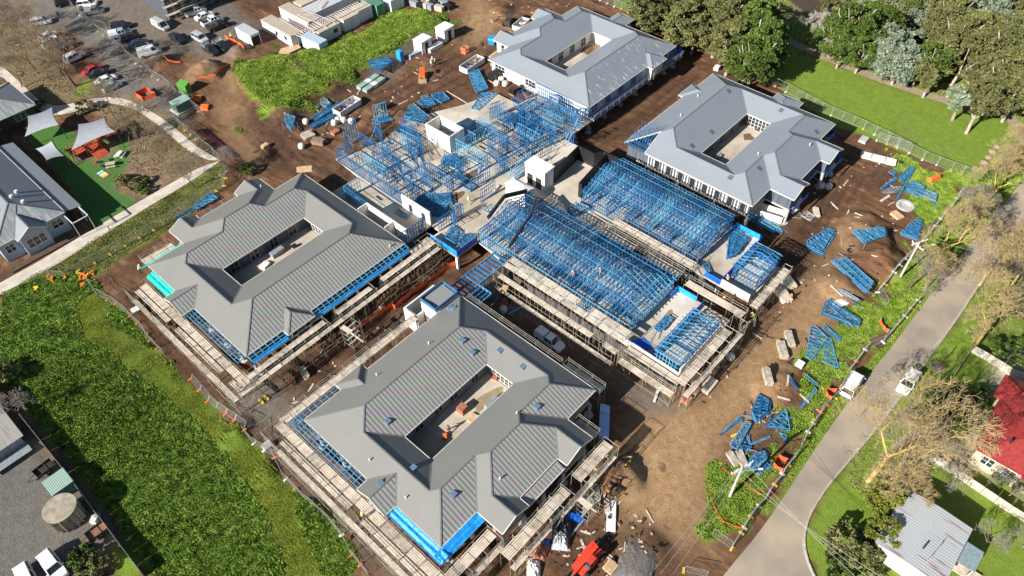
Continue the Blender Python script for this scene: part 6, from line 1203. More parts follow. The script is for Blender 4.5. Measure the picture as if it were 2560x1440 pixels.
# ---- pipes, beams, planks lying about
def stick(label, c, r, a, b, w, m, name='beam', cat='beam', lift=.1, group=None, n=4):
    p, q = at(c, r, *a), at(c, r, *b); mb = MB(); z = max(p[2], q[2])+lift; mb.bar((p[0],p[1],p[2]+lift),(q[0],q[1],q[2]+lift), w, n=n); o = mb.build(name, m, None, loc=(p[0],p[1],p[2])); tag(o, label, cat, group, 'thing')
MAR = mat('maroon_pipe', (.10,.015,.03), rough=.5)
for k in range(5): stick(['outermost maroon pipe beside the sloping site track','second maroon pipe beside the site track','middle maroon pipe beside the site track','fourth maroon pipe beside the site track','innermost maroon pipe beside the site track'][k], 0,0,(1830+k*14,1185),(2120+k*14,1440),.22,MAR,'drain_pipe','pipe',.12,'maroon pipes laid side by side',6)
for lab, c, r, a, b, w, m in [('long yellow straight-edge beside the tail of the soil heap',2,3,(1240,362),(1325,308),.12,YEL), ('short yellow timber on the gravel road',2,3,(1330,428),(1400,345),.12,YEL), ('stubby yellow pipe beside the blue lattice pile',2,3,(2295,168),(2350,145),.28,YEL), ('orange plank left of two on the gravel below the left building',0,2,(2365,1095),(2415,1130),.25,YEL), ('orange plank right of two on the gravel below the left building',0,2,(2415,1060),(2460,1095),.25,YEL),
  ('blue girder lying alone in the shade beside the white utility truck',2,2,(255,322),(395,245),.35,BLUEL), ('blue-grey beam beside the black tarpaulin',2,3,(720,1215),(945,930),.3,GST), ('pale timber post leaning in the right yard',3,1,(1315,600),(1375,568),.14,TIMB), ('brown plank near the tapered truss by the power pole',3,2,(790,50),(900,150),.25,PLANK2), ('blue beam near the white pack above the truss yard',3,1,(870,1040),(965,1092),.15,GST),
  ('white post standing aslant at the lower wing corner',2,2,(1590,1115),(1625,1015),.35,WFR), ('long bare pole on the mud by the open room',1,0,(1890,835),(2130,980),.15,PLANK2), ('pale timber near the dark pallet box',1,0,(1500,295),(1555,335),.2,TIMB), ('pair of grey beams below the tall black pack',1,0,(2200,1050),(2400,890),.25,GST), ('pale crossed plank on the mud behind the orange crate',1,0,(2280,530),(2350,480),.5,TIMB)]: stick(lab, c, r, a, b, w, m)
for lab, c, r, x, y, R in [('black tyre beside the earth heap in the right yard',3,1,965,1015,.5), ('small black tyre near the park fence',3,1,1430,210,.4), ('white concrete manhole ring in the right yard',3,1,1470,605,1.6)]:
    p = at(c, r, x, y); mb = MB(); k = 16
    mb.loft([[(R*cos(2*pi*i/k), R*sin(2*pi*i/k), 0) for i in range(k)], [(R*cos(2*pi*i/k), R*sin(2*pi*i/k), .3) for i in range(k)], [(R*.6*cos(2*pi*i/k), R*.6*sin(2*pi*i/k), .3) for i in range(k)], [(R*.6*cos(2*pi*i/k), R*.6*sin(2*pi*i/k), .05) for i in range(k)]]); o = mb.build('tyre' if R < 1 else 'manhole_ring', TYRE if R < 1 else CONCP); o.location = p; tag(o, lab, 'tyre' if R < 1 else 'ring')
# scattered small rubbish: nobody could count it
mb = MB(); mr = MB()
for k in range(1300):
    c, r, x0, x1, y0, y1 = random.choice([(1,0,400,2500,400,1400),(1,0,400,2500,400,1400),(3,1,500,1700,100,1400),(3,2,0,1000,0,1400),(1,2,300,1700,200,1200),(2,0,0,900,0,300),(2,2,1800,2560,500,1200),(2,3,400,1600,300,1440),(2,3,400,1600,300,1440)]); p = at(c, r, random.uniform(x0, x1), random.uniform(y0, y1)); i = int((p[0]-GX[0])/GS); j = int((p[1]-GY[0])/GS)
    if not (0 <= i < len(GX) and 0 <= j < len(GY)) or bare[i, j] < .5 or any(R_[0] < p[0] < R_[2] and R_[1] < p[1] < R_[3] for R_ in ((20,31,51,62),(20,73,104,107),(98,34,131,63),(58,24,96,73))): continue
    (mb if random.random() < .45 else mr).obox(p[0], p[1], p[2]-.05, random.uniform(.1,.6) if random.random() < .8 else random.uniform(1,2.2), random.uniform(.08,.3), random.uniform(.08,.22), random.random()*3)
tag(mb.build('site_litter', mat('pale_litter', (.62,.56,.50), (.4,.3,.22), scale=3)), kind='stuff'); tag(mr.build('clods', mat('dark_clod', (.09,.05,.032), (.04,.022,.015), scale=3, rough=.95)), kind='stuff')
# ------------------------------------------------------------------ wire fences
WIRE = mat('fence_wire', (.45,.45,.44), rough=.5, metal=.3)
def fence(label, pts, h=1.9, foot=None, tw=2.4, m=None, solid=False, lean=0.0, group='temporary wire fences', name='wire_fence'):
    P = [Vector(GP(*p)) for p in pts]; root = empty(name, P[0], label, 'fence', group); m = m or WIRE; run = []
    for a, b in zip(P[:-1], P[1:]):
        n = max(1, round((b-a).length/tw))
        for i in range(n): run.append(a+(b-a)*(i/n))
    run.append(P[-1])
    for i, (a, b) in enumerate(zip(run[:-1], run[1:])):
        a = Vector((a.x, a.y, hz(a.x, a.y))); b = Vector((b.x, b.y, hz(b.x, b.y))); mb = MB(); d = (b-a).normalized(); nn = Vector((-d.y, d.x, 0)); o = nn*random.uniform(-.1,.1)*(0 if solid else 1); U = Vector((0,0,h))+nn*lean
        a2, b2 = a+d*.03+o, b-d*.03+o
        if solid: mb.bar(a2+U/2, b2+U/2, .05, h)
        else:
            mb.bar(a2+U*.04, b2+U*.04, .045); mb.bar(a2+U, b2+U, .05); mb.bar(a2, a2+U*1.03, .05); mb.bar(b2, b2+U, .05)
            for q in (.28, .52, .76): mb.bar(a2+U*q, b2+U*q, .016)
            for q in range(1, 9): mb.bar(a2+(b2-a2)*(q/9)+U*.04, a2+(b2-a2)*(q/9)+U, .014)
        part(mb, 'panel', m, root)
        if foot and random.random() < .8:
            mb = MB(); c, s_ = d.x, d.y; mb.obox(a.x, a.y, a.z-.02, .28, .75, .18, atan2(d.y, d.x)); part(mb, 'foot', foot if not isinstance(foot, tuple) else random.choice(foot), root)
    return root
fence('pale wire fence with yellow feet along the park lawn', TP(2,0,(1040,-20),(1230,60),(1420,150),(1570,205),(1700,270),(1880,350),(2060,450),(2200,560),(2380,650),(2560,745))+TP(3,0,(70,705),(290,790),(480,895),(560,930),(700,1015),(1090,1180),(1300,1280),(1500,1380))+TP(3,1,(1210,5),(1390,60),(1630,180),(1890,280),(2090,350)), 2.0, (YEL, WPACK))
fence('leaning wire fence from the yard corner down past the power pole', TP(3,1,(1990,480),(1850,665),(1700,850),(1480,1090),(1290,1320))+TP(3,2,(1220,115),(1290,250)), 1.9, (YEL, WPACK)); fence('wire fence beside the road from the verge to the white van', TP(3,2,(1590,190),(1410,410),(1270,570),(1110,640),(950,850),(880,990),(830,1080),(700,1210),(560,1420)), 1.8, (YEL, ORP, WPACK))
fence('wire fence with yellow feet along the lower road bend', TP(3,3,(640,20),(470,350),(350,510),(210,710),(60,900),(0,1000))+TP(2,3,(2500,860),(2390,1050),(2300,1190),(2120,1060)), 1.8, (YEL, WPACK)); fence('sagging wire fence across the gateway at the bottom of the road', TP(2,3,(1860,1390),(2070,1440)), 1.6, (YEL,))
fence('wire fence with orange feet at the top of the tall green field', TP(0,2,(820,40),(905,145),(1060,220),(1190,330),(1330,470),(1370,560),(1510,690)), 1.8, (ORP,)); fence('collapsed low wire fence between green field and mud trench', TP(0,2,(1740,910),(1900,1110),(2060,1230),(2230,1350)), .9, (ORP,), lean=.6); fence('long wire fence with orange feet down the edge of the tall green field', TP(1,3,(40,110),(130,230),(320,360),(420,560),(600,750),(790,900),(930,1070),(1020,1250),(1180,1440)), 1.7, (ORP, ORP, WPACK))
fence('wire fence with yellow blocks along the garden side of the left building', TP(0,1,(720,1215),(870,1130),(1150,975),(1410,830),(1680,680),(1910,520),(2050,420),(2070,290),(2035,190)), 1.9, (YEL,)); fence('wire fence between the car park and the tree-lined lane', TP(0,0,(610,10),(700,110),(800,205),(900,290),(1000,360),(1200,545),(1400,700),(1500,760),(1650,900),(1760,980),(1870,1060)), 1.9, (WPACK, YEL))
fence('wire gate panel swung open into the car park', TP(0,0,(850,235),(985,275)), 1.9, None); fence('wire fence between the curved path and the maroon pipes', TP(0,0,(1600,1120),(1750,1230),(1900,1370),(2020,1470)), 1.9, (YEL,)); fence('low tangled wire fence in the weeds by the garden path', TP(0,1,(440,1240),(600,1250),(750,1180)), 1.3, (ORP,))
for k in range(10):
    x, y = ((720,1215),(760,1240),(780,1270),(840,1225),(800,1250),(760,1330),(600,1270),(480,1280),(335,1360),(735,1270))[k]; p = at(0,1,x,y); mb = MB(); mb.obox(0,0,0,.8,.35,.25,random.random()*3); mb.obox(.1,.1,.25,.75,.3,.2,random.random()*3); o = mb.build('fence_foot', ORP if k % 4 else YEL); o.location = p
    tag(o, ['yellow fence foot at the top of the pile by the field corner','orange fence foot at the left of the main pile','orange fence foot lowest in the main pile','orange fence foot at the right end of the pile','yellow fence foot in the middle of the main pile','orange fence foot just below the main pile','orange fence foot left of the pile by the tangled wire','orange fence foot beside the lying wire panel','yellow fence foot farthest left in the weeds','orange fence foot touching the middle of the pile'][k], 'fence foot', 'spare fence feet on the grass')
fence('dark green sheet fence between the cracked yard and the tall green field', TP(0,3,(220,10),(540,410),(690,600),(860,840),(1000,1010),(1100,1150),(1330,1450)), 1.7, None, 2.4, mat('green_sheet_fence',(.22,.27,.23),(.15,.19,.16),scale=2), True, group=None, name='sheet_fence')
# ------------------------------------------------------------------ people
SKIN = mat('skin', (.55, .36, .26), rough=.6); HAIR = mat('dark_hair', (.05, .035, .025), rough=.7)
def person(label, p, rz, top, trs, hat=None, pose='stand', group=None):
    t = empty('person', p, label, 'person', group, rz)
    st = pose == 'stride'; bend = pose == 'bend'
    d = .22 if st else .05; lx = .28 if bend else 0; hz_ = .0
    J = {'pelvis': (0, 0, .95), 'chest': (lx, 0, 1.33-(.12 if bend else 0)), 'neck': (lx*1.5, 0, 1.52-(.2 if bend else 0)), 'head': (lx*1.7, 0, 1.66-(.22 if bend else 0)), 'crown': (lx*1.8, 0, 1.75-(.22 if bend else 0))}
    V = []; E = []; Rr = []
    def add(v, r, par=None): V.append(v); Rr.append(r); i = len(V)-1; (E.append((par, i)) if par is not None else None); return i
    pe = add(J['pelvis'], .15); ch = add(J['chest'], .17, pe); ne = add(J['neck'], .06, ch); he = add(J['head'], .1, ne); add(J['crown'], .09, he)
    for s in (-1, 1):
        hp = add((0, s*.1, .88), .1, pe); kn = add((d*s+.03, s*.11, .48), .07, hp); an = add((d*s*1.6-(.04 if st else 0), s*.12, .09), .045, kn); add((d*s*1.6+.16, s*.13, .04), .04, an)
        sh = add((J['chest'][0], s*.2, J['chest'][2]+.1), .07, ch); fw = .25 if bend or s > 0 else -.05
        el = add((J['chest'][0]+fw*.5, s*.27, J['chest'][2]-.2), .05, sh); wr = add((J['chest'][0]+fw+.08, s*.24, J['chest'][2]-.4), .035, el); add((J['chest'][0]+fw+.14, s*.23, J['chest'][2]-.48), .04, wr)
    me = bpy.data.meshes.new('body'); me.from_pydata(V, E, []); me.materials.append(SKIN); o = bpy.data.objects.new('body', me); COL.objects.link(o); o.parent = t
    sk = o.modifiers.new('skin', 'SKIN'); ss = o.modifiers.new('sub', 'SUBSURF'); ss.levels = ss.render_levels = 1
    for i, r in enumerate(Rr): me.skin_vertices[0].data[i].radius = (r, r)
    me.skin_vertices[0].data[0].use_root = True
    def limb(name, chain, rad, m):
        rings = []
        for (x, y, z), r in zip(chain, rad): rings.append([(x+r*cos(a), y+r*sin(a), z) for a in np.linspace(0, 2*pi, 9)[:-1]])
        return rings
    mb = MB(); c = J['chest']; mb.loft([[(x+rx*cos(a), ry*sin(a), z) for a in np.linspace(0, 2*pi, 11)[:-1]] for x, rx, ry, z in ((0, .14, .19, .88), (lx*.4, .14, .18, 1.08), (c[0], .15, .22, c[2]), (c[0]+.02, .12, .22, c[2]+.12), (J['neck'][0], .07, .09, J['neck'][2]-.02))]); mb.build('shirt', top, o, True)
    for s in (-1, 1):
        sl = MB(); sh = (c[0], s*.2, c[2]+.12); fw = .25 if bend or s > 0 else -.05; sl.bar(sh, (c[0]+fw*.5, s*.27, c[2]-.2), .13, .13, n=8); sl.bar((c[0]+fw*.5, s*.27, c[2]-.2), (c[0]+fw+.05, s*.245, c[2]-.36), .1, .1, n=8); sl.build('sleeve', top, o, True)
        tr = MB(); tr.bar((0, s*.09, .98), (d*s+.03, s*.11, .48), .2, .2, n=8); tr.bar((d*s+.03, s*.11, .5), (d*s*1.6, s*.12, .1), .15, .15, n=8); tr.build('trouser_leg', trs, o, True)
        bt = MB(); bt.obox(d*s*1.6+.08, s*.125, 0, .28, .11, .1); bt.build('boot', BLKP, o)
    h = J['head']; mb = MB(); mb.loft([[(h[0]+r*cos(a), r*sin(a), h[2]+z) for a in np.linspace(0, 2*pi, 11)[:-1]] for r, z in ((.14, .02), (.135, .07), (.1, .14), (.03, .17))]); mb.build('helmet' if hat else 'hair', hat or HAIR, o, True)
    if hat: mb = MB(); mb.obox(h[0]+.13, 0, h[2]+.02, .12, .16, .015); mb.build('helmet_peak', hat, o)
    f = MB(); 
    for s in (-1, 1): f.obox(h[0]+.1, s*.035, h[2]-.0, .02, .03, .02)
    f.build('eyes', BLKP, o)
    return t
HV = mat('hi_vis_yellow', (.55, .80, .05), rough=.6); HO = mat('hi_vis_orange', (.95, .25, .04), rough=.6); WS_ = mat('white_shirt', (.75, .74, .72)); NV = mat('navy_clothes', (.03, .045, .09)); GC = mat('grey_clothes', (.2, .2, .2)); BEI = mat('beige_trousers', (.42, .36, .28)); RDS = mat('red_shirt', (.55, .06, .05)); HW = mat('helmet_white', (.8, .8, .78), rough=.4); HY = mat('helmet_yellow', (.85, .65, .05), rough=.4)
def GZ3(c, r, x, y, z): return (*GZ(*T(c, r, x, y), z), z)
for a in [('person in dark navy clothes walking on the lane left of the car park',at(0,0,545,165),2.0,NV,NV,None,'stride'), ('person in hi-vis green top beside the open door of the silver van',at(0,0,1440,265),.5,HV,GC,None,'stand'), ('person in hi-vis yellow by the white container and steel rack',at(0,0,2120,365),1.0,HV,NV,HW,'bend'),
 ('person in white shirt, upper one of the trio in the mud yard',at(1,0,1760,580),1.0,WS_,NV,HW,'stand'), ('person in hi-vis vest on the right of the trio in the mud yard',at(1,0,1785,600),2.0,HV,GC,HW,'stand'), ('person in white shirt and grey trousers, left one of the trio in the mud yard',at(1,0,1748,612),.2,WS_,GC,HW,'stand'),
 ('person in white helmet and pale clothes walking on the central slab',GZ3(1,1,2090,580,3.2),1.0,WS_,HV,HW,'stride'), ('person in red top with long shadow in the front building courtyard',GZ3(1,2,1908,1390,3.24),1.0,RDS,NV,None,'stride'), ('person in hi-vis yellow on the scaffold by the teal sheets',GZ3(0,1,1285,1215,5.0),.5,HV,NV,HW,'bend'),
 ('person in hi-vis green on the scaffold landing near the blue plastic',GZ3(1,3,1125,915,5.0),.6,HV,GC,HW,'bend'), ('person in hi-vis orange standing on the dark deck under the upper wing',GZ3(2,2,2215,215,3.3),.5,HO,NV,HW,'stand'), ('person in orange beside the scaffold legs of the upper wing',GZ3(2,2,2400,250,1.0),2.2,HO,NV,HO,'stand'),
 ('person in yellow helmet and vest at the edge of the haul road',at(3,2,85,350),2.4,HV,NV,HY,'bend'), ('person in orange top beside the white plank stacks',at(3,2,412,190),.8,HO,NV,HO,'stand'), ('person in pink top on the dark deck of the upper wing',GZ3(2,1,2255,1310,3.3),.8,mat('pink_top',(.8,.3,.35)),GC,HW,'bend'), ('person in red among the trusses of the lower wing',GZ3(2,1,1095,1250,6.3),.8,RDS,GC,HW,'bend'), ('person in orange among the trusses, left of the one in red',GZ3(2,1,865,1245,6.3),2.8,HO,GC,HW,'bend')]: person(*a)
# ------------------------------------------------------------------ power poles and wires
def pole(label, c, r, base, top, h, arms, group='power poles by the road'):
    b = at(c, r, *base); t = GZ(*T(c, r, *top), b[2]+h); root = empty('power_pole', b, label, 'pole', group); lean = (t[0]-b[0], t[1]-b[1]); lean = (lean[0]*.25, lean[1]*.25)
    mb = MB(); mb.cyl(0,0,-.3,0,.2,n=8,cap=False); mb.loft([[(.2*cos(a),.2*sin(a),0) for a in np.linspace(0,2*pi,9)[:-1]],[(lean[0]+.13*cos(a),lean[1]+.13*sin(a),h) for a in np.linspace(0,2*pi,9)[:-1]]]); mb.build('shaft', mat('pole_pale', (.50,.52,.44), (.4,.42,.36), scale=2), root); out = []
    for (zz, L, ang_, m) in arms:
        mb = MB(); q = (lean[0]*zz/h, lean[1]*zz/h); dx, dy = cos(ang_)*L/2, sin(ang_)*L/2; mb.bar((q[0]-dx,q[1]-dy,zz),(q[0]+dx,q[1]+dy,zz),.14); cr = mb.build('cross_arm', WFR, root)
        for k in (-1,-.4,.4,1): m2 = MB(); m2.cyl(q[0]+dx*k,q[1]+dy*k,zz+.05,zz+.3,.06,n=6); m2.build('insulator', WPACK, cr); out.append((b[0]+q[0]+dx*k,b[1]+q[1]+dy*k,b[2]+zz+.3))
    mb = MB(); a = arms[0][2]+pi/2*0; mb.bar((lean[0],lean[1],h-1.2),(lean[0]+cos(-.8)*2.4,lean[1]+sin(-.8)*2.4,h-.8),.08); l = mb.build('lamp_arm', STEEL, root); mb = MB(); mb.obox(lean[0]+cos(-.8)*2.5,lean[1]+sin(-.8)*2.5,h-.85,.6,.25,.12,-.8); mb.build('lamp_head', WFR, l)
    return out
i1 = pole('tall pale power pole by the wire fence in the right yard', 3,1,(1430,1245),(1590,970),8.5,[(8.3,3.0,-.45,0),(7.5,2.2,1.2,0)]); i2 = pole('pale green power pole on the grass triangle at the bottom', 2,3,(2280,715),(2370,470),8.5,[(8.3,3.4,-.35,0),(7.7,3.0,-.35,0)])
def wire(label, a, b, sag=.6):
    n = 14; mb = MB(); P = [Vector(a)+(Vector(b)-Vector(a))*(i/n)-Vector((0,0,4*sag*(i/n)*(1-i/n))) for i in range(n+1)]
    for p, q in zip(P[:-1], P[1:]): mb.bar(p, q, .035, n=3)
    o = mb.build('overhead_wire', mat('wire_alloy', (.45,.44,.42), rough=.4), None, loc=tuple(a)); tag(o, label, 'wire', 'overhead wires')
E1 = [GZ3(3,3,1240,1440,6.5), GZ3(3,3,1120,1440,6.5), GZ3(3,3,1010,1440,6.5)]
for k in range(3): wire(['nearest overhead wire crossing the road to the bottom edge','middle overhead wire crossing the road to the bottom edge','farthest overhead wire crossing the road to the bottom edge'][k], i2[k], E1[k], .5)
for k in range(3): wire(['overhead wire over the gateway mud, left one','overhead wire over the gateway mud, middle one','overhead wire over the gateway mud, right one'][k], i2[k+4], GZ3(2,3,(1550,1640,1760)[k],1430,7), .4)
wire('overhead wire running from the upper pole across the road', i1[3], GZ3(3,1,2450,1070,7.5), .4); wire('short service wire from the upper pole through the bare trees', i1[2], GZ3(3,1,1960,1200,6), .3)
# ------------------------------------------------------------------ houses beyond the site
def hip_roof(root, bars, mats, trim):
    pcs = roof_pieces(bars); base = tuple(root.location); V, Fc, MI = [], [], []; fas, caps = MB(), MB()
    for pc, f, bi in pcs:
        k = len(V); a = sum(pc[i][0]*pc[(i+1) % len(pc)][1]-pc[(i+1) % len(pc)][0]*pc[i][1] for i in range(len(pc))); pc = pc[::-1] if a < 0 else pc
        V += [(x-base[0], y-base[1], f[0]*x+f[1]*y+f[2]-base[2]) for x, y in pc]; Fc.append(list(range(k, k+len(pc)))); MI.append(0 if abs(f[0]) > abs(f[1]) else 1)
        for i in range(len(pc)):
            p, q = pc[i], pc[(i+1) % len(pc)]; L = hypot(q[0]-p[0], q[1]-p[1])
            if L < .05: continue
            nx, ny = (q[1]-p[1])/L, -(q[0]-p[0])/L; mx_, my_ = (p[0]+q[0])/2, (p[1]+q[1])/2; o = roof_z(bars, mx_+nx*.02, my_+ny*.02); zh = f[0]*mx_+f[1]*my_+f[2]
            P = (p[0], p[1], f[0]*p[0]+f[1]*p[1]+f[2]); Q = (q[0], q[1], f[0]*q[0]+f[1]*q[1]+f[2])
            if o is None or o[0] < zh-.15: fas.bar((P[0]+nx*.05, P[1]+ny*.05, P[2]-.09), (Q[0]+nx*.05, Q[1]+ny*.05, Q[2]-.09), .12, .2)
            elif max(abs(o[1][j]-f[j]) for j in (0, 1)) > .01 and tuple(f) < tuple(o[1]): caps.bar((P[0], P[1], P[2]+.02), (Q[0], Q[1], Q[2]+.02), .22, .08)
    me = bpy.data.meshes.new('roof'); me.from_pydata(V, [], Fc); [me.materials.append(m) for m in mats]; me.polygons.foreach_set('material_index', MI); o = bpy.data.objects.new('roof', me); COL.objects.link(o); o.parent = root
    u = MB(); u.v = [(x, y, z-.1) for x, y, z in V]; u.f = [tuple(f[::-1]) for f in Fc]; u.build('ceiling_lining', trim[0], root)
    for mb, nm, mm in ((caps, 'ridge_cap', trim[1]), (fas, 'fascia', trim[0])):
        if mb.v: mb.v = [(x-base[0], y-base[1], z-base[2]) for x, y, z in mb.v]; mb.build(nm, mm, o)
    return o
GB = [roof_sheet_mat('care_roof_a', 'y', (.24,.26,.29), amt=.2), roof_sheet_mat('care_roof_b', 'x', (.30,.33,.34), amt=.5, ribs=2.0, streak=((.5,.5,.5),.5,.7), tint=((.5,.7,.6),(.7,.55,.7),.16,.4))]
L_ = empty('care_building', (12, 128, 0), 'long dark-roofed building with pale blue gabled end wall, by the garden path at left', 'building')
LB = [(6,123.5,18,178,'y','h','h',7.0,.42),(9.3,122.2,14.3,131,'y','g','h',7.0,.62)]
hip_roof(L_, LB, GB, (FASC, TRIMG)); PBW = mat('pale_blue_weatherboard', (.36,.43,.50), (.31,.38,.45), scale=.6, rough=.7, stretch=(.3,.3,6))
mb = MB(); mb.box(6.4,123.9,2.0,17.7,177,6.95); part(mb, 'wall', PBW, L_); mb = MB(); mb.box(9.6,122.6,2.0,14.0,123.88,6.95); mb.poly([(9.5,122.55,6.95),(14.1,122.55,6.95),(11.8,122.55,8.35)]); part(mb, 'gable_bay', PBW, L_)
window(L_, 11.8, 122.6, 'x', -1, 3.2, 4.3, 6.2, 3, 2); window(L_, 16.1, 123.9, 'x', -1, 2.0, 4.5, 6.2, 2, 2); window(L_, 7.9, 123.9, 'x', -1, 1.6, 4.5, 6.2, 2, 2)
mb = MB(); mb.poly([(18.05,152,6.75),(18.05,126,6.75),(18.05,123.9,6.75),(20.9,123.9,6.2),(20.9,152,6.2)]); mb.poly([(20.9,152,6.1),(20.9,123.9,6.1),(18.05,123.9,6.65),(18.05,152,6.65)]); part(mb, 'veranda_roof', GB[0], L_)
mb = MB(); mb.box(5.8,120.9,2.0,17.6,122.1,3.15); part(mb, 'brick_plinth', mat('dark_brown_brick', (.11,.07,.05), (.06,.04,.03), scale=2, rough=.9), L_)
for a, b in (((17.6,123.7),(17.6,120.3)), ((17.6,120.3),(20.4,120.3)), ((20.4,120.3),(20.4,123.7))): mb = MB(); mb.bar((*a,6.4),(*b,6.4),.16); mb.bar((b[0],b[1],2.9),(b[0],b[1],6.4),.12); part(mb, 'pergola_frame', WFR, L_)
for y in np.arange(126,151,4): mb = MB(); mb.bar((20.7,y,2.9),(20.7,y,6.1),.14); part(mb, 'veranda_post', WFR, L_)
for (x, y) in ((14,128.8),(13.2,131.2),(14.4,132.6)): mb = MB(); z = 7+.42*(18-x); mb.cyl(x,y,z-.2,z+.5,.3,n=10); part(mb, 'roof_vent', WFR, L_)
for (x, y) in ((9.4,130.5),(9.4,133.2),(9.2,136)): z = 7+.42*(x-6)+.12; mb = MB(); mb.poly([(x-1,y-.9,z-.42),(x+1,y-.9,z+.42),(x+1,y+.9,z+.42),(x-1,y+.9,z-.42)]); mb.poly([(x-1,y+.9,z-.46),(x+1,y+.9,z+.38),(x+1,y-.9,z+.38),(x-1,y-.9,z-.46)]); part(mb, 'solar_panel', GLASS, L_)
S_ = empty('brick_annexe', (25, 168, 2.9), 'brick building with striped roof and blue side slope, at the left picture edge', 'building')
hip_roof(S_, [(12,161.8,29.7,174.5,'x','h','h',6.0,.36)], GB, (FASC, TRIMG)); mb = MB(); mb.box(12.5,162.3,2.5,29.2,174,6.0); part(mb, 'wall', MATS['dark_brown_brick'], S_); window(S_, 26.2, 162.3, 'x', -1, 2.4, 3.9, 5.4, 2, 2); window(S_, 20.5, 162.3, 'x', -1, 2.4, 3.9, 5.4, 2, 2)
# playground
SAILM = mat('shade_sail_grey', (.33,.345,.38), (.29,.305,.335), scale=.6, rough=.8)
def sail(label, pts, zs):
    C = [Vector((*GZ(*p, z), z)) for p, z in zip(pts, zs)]; cen = sum(C, Vector())/4; root = empty('shade_sail', (cen.x, cen.y, hz(cen.x, cen.y)), label, 'shade sail', 'shade sails in the playground'); n = 12; V = []
    for i in range(n+1):
        for j in range(n+1):
            u, v = i/n, j/n; p = C[0]*(1-u)*(1-v)+C[1]*u*(1-v)+C[2]*u*v+C[3]*(1-u)*v; e = 1-.13*4*(u*(1-u)*(1-4*v*(1-v))+v*(1-v)*(1-4*u*(1-u))); e = min(1, e); p = cen+(p-cen)*e; V.append((p.x, p.y, p.z))
    mb = MB(); mb.v = V; mb.f = [(i*(n+1)+j, (i+1)*(n+1)+j, (i+1)*(n+1)+j+1, i*(n+1)+j+1) for i in range(n) for j in range(n)]; part(mb, 'sail_cloth', SAILM, root)
    for p in C: mb = MB(); o = (p-cen).normalized()*.35; mb.bar((p.x+o.x, p.y+o.y, hz(p.x,p.y)-.1),(p.x+o.x, p.y+o.y, p.z+.15),.14,n=6); part(mb, 'sail_post', BLKP, root)
sail('pale grey shade sail nearest the brick annexe', TP(0,0,(225,1250),(250,1060),(475,980),(535,1140)), (5.2,6.2,5.4,6.2)); sail('largest pale grey shade sail, over the red play frame', TP(0,0,(650,1375),(715,1135),(950,1075),(1050,1200)), (5.6,6.6,5.8,6.8)); sail('smallest pale grey shade sail beside the long dark roof', TP(0,1,(325,80),(470,10),(585,145),(425,185)), (5.2,6.2,5.4,6.0))
PR = mat('play_red', (.50,.09,.04), (.38,.06,.03), scale=2, rough=.6); pf = empty('play_frame', at(0,1,800,100), 'red timber play frame with ramp and climbing deck under the largest sail', 'play frame', rz=.1)
for (x0,y0,x1,y1,z) in ((-3,-1.6,-.6,.8,1.3),(-.4,-1.8,2.2,1.0,.7),(2.4,-1,4.2,1.4,1.1)):
    mb = MB(); mb.box(x0,y0,z,x1,y1,z+.12); mb.build('deck', PR, pf)
    for a in (x0+.08,x1-.08):
        for b in (y0+.08,y1-.08): mb = MB(); mb.box(a-.08,b-.08,0,a+.08,b+.08,z+1.2); mb.build('post', mat('play_orange',(.75,.2,.06)), pf)
    mb = MB()
    for zz in (z+.6,z+1.1): mb.bar((x0,y0,zz),(x1,y0,zz),.08); mb.bar((x0,y1,zz),(x1,y1,zz),.08)
    mb.build('rail', MATS['play_orange'], pf)
mb = MB(); mb.poly([(-.4,-1.8,.8),(2.2,-1.8,.8),(2.2,-4.2,.05),(-.4,-4.2,.05)]); mb.poly([(-.4,-4.2,0),(2.2,-4.2,0),(2.2,-1.8,.7),(-.4,-1.8,.7)]); mb.build('ramp', PR, pf)
def table(label, p, rz, m):
    t = empty('table', p, label, 'table', rz=rz); mb = MB(); mb.box(-.9,-.4,.7,.9,.4,.78); mb.build('table_top', m, t)
    for s in (-1,1): mb = MB(); mb.box(-.9,s*.75-.15,.4,.9,s*.75+.15,.45); mb.build('bench', m, t); mb = MB(); mb.bar((s*.6,-.8,0),(s*.6,0,.7),.07); mb.bar((s*.6,.8,0),(s*.6,0,.7),.07); mb.build('leg', m, t)
table('white picnic table on the artificial turf', at(0,1,1100,150), .6, WFR); table('grey and yellow activity table on the artificial turf', at(0,1,1020,240), -.6, PLANK2)
rb = empty('rainbow_mat', at(0,1,945,315), 'rainbow striped play mat on the artificial turf', 'mat', rz=.1)
for k, c in enumerate(((.8,.2,.25),(.9,.45,.1),(.9,.8,.1),(.5,.75,.55),(.1,.35,.65),(.7,.75,.8))): mb = MB(); mb.box(-.6,-1.2+k*.4,.03,.6,-.8+k*.4,.12); mb.build('stripe', mat('rainbow_%d' % k, c), rb)
for k, (x, y) in enumerate(((870,210),(915,205),(940,240),(960,250),(1012,183))): p = at(0,1,x,y); mb = MB(); mb.cyl(0,0,0,.2,.33,n=14); o = mb.build('tyre', TYRE if k != 0 else PR); o.location = p; tag(o, ['red painted tyre at the turf edge by the play frame','upper black tyre next to the red one','left tyre of the close pair on the turf','right tyre of the close pair on the turf','lone black tyre on the turf below the white table'][k], 'tyre', 'tyres on the playground turf')
def bollard(label, p):
    t = empty('path_light', p, label, 'path light'); mb = MB(); mb.cyl(0,0,0,1.1,.08,n=8); mb.build('post', BLKP, t); mb = MB(); mb.cyl(0,0,1.1,1.25,.14,n=8); mb.build('lamp_head', WFR, t)
bollard('slim path light with white head on the edge of the garden path', at(0,1,1003,822)); bollard('pale marker post beside the creek path', at(3,0,565,405))
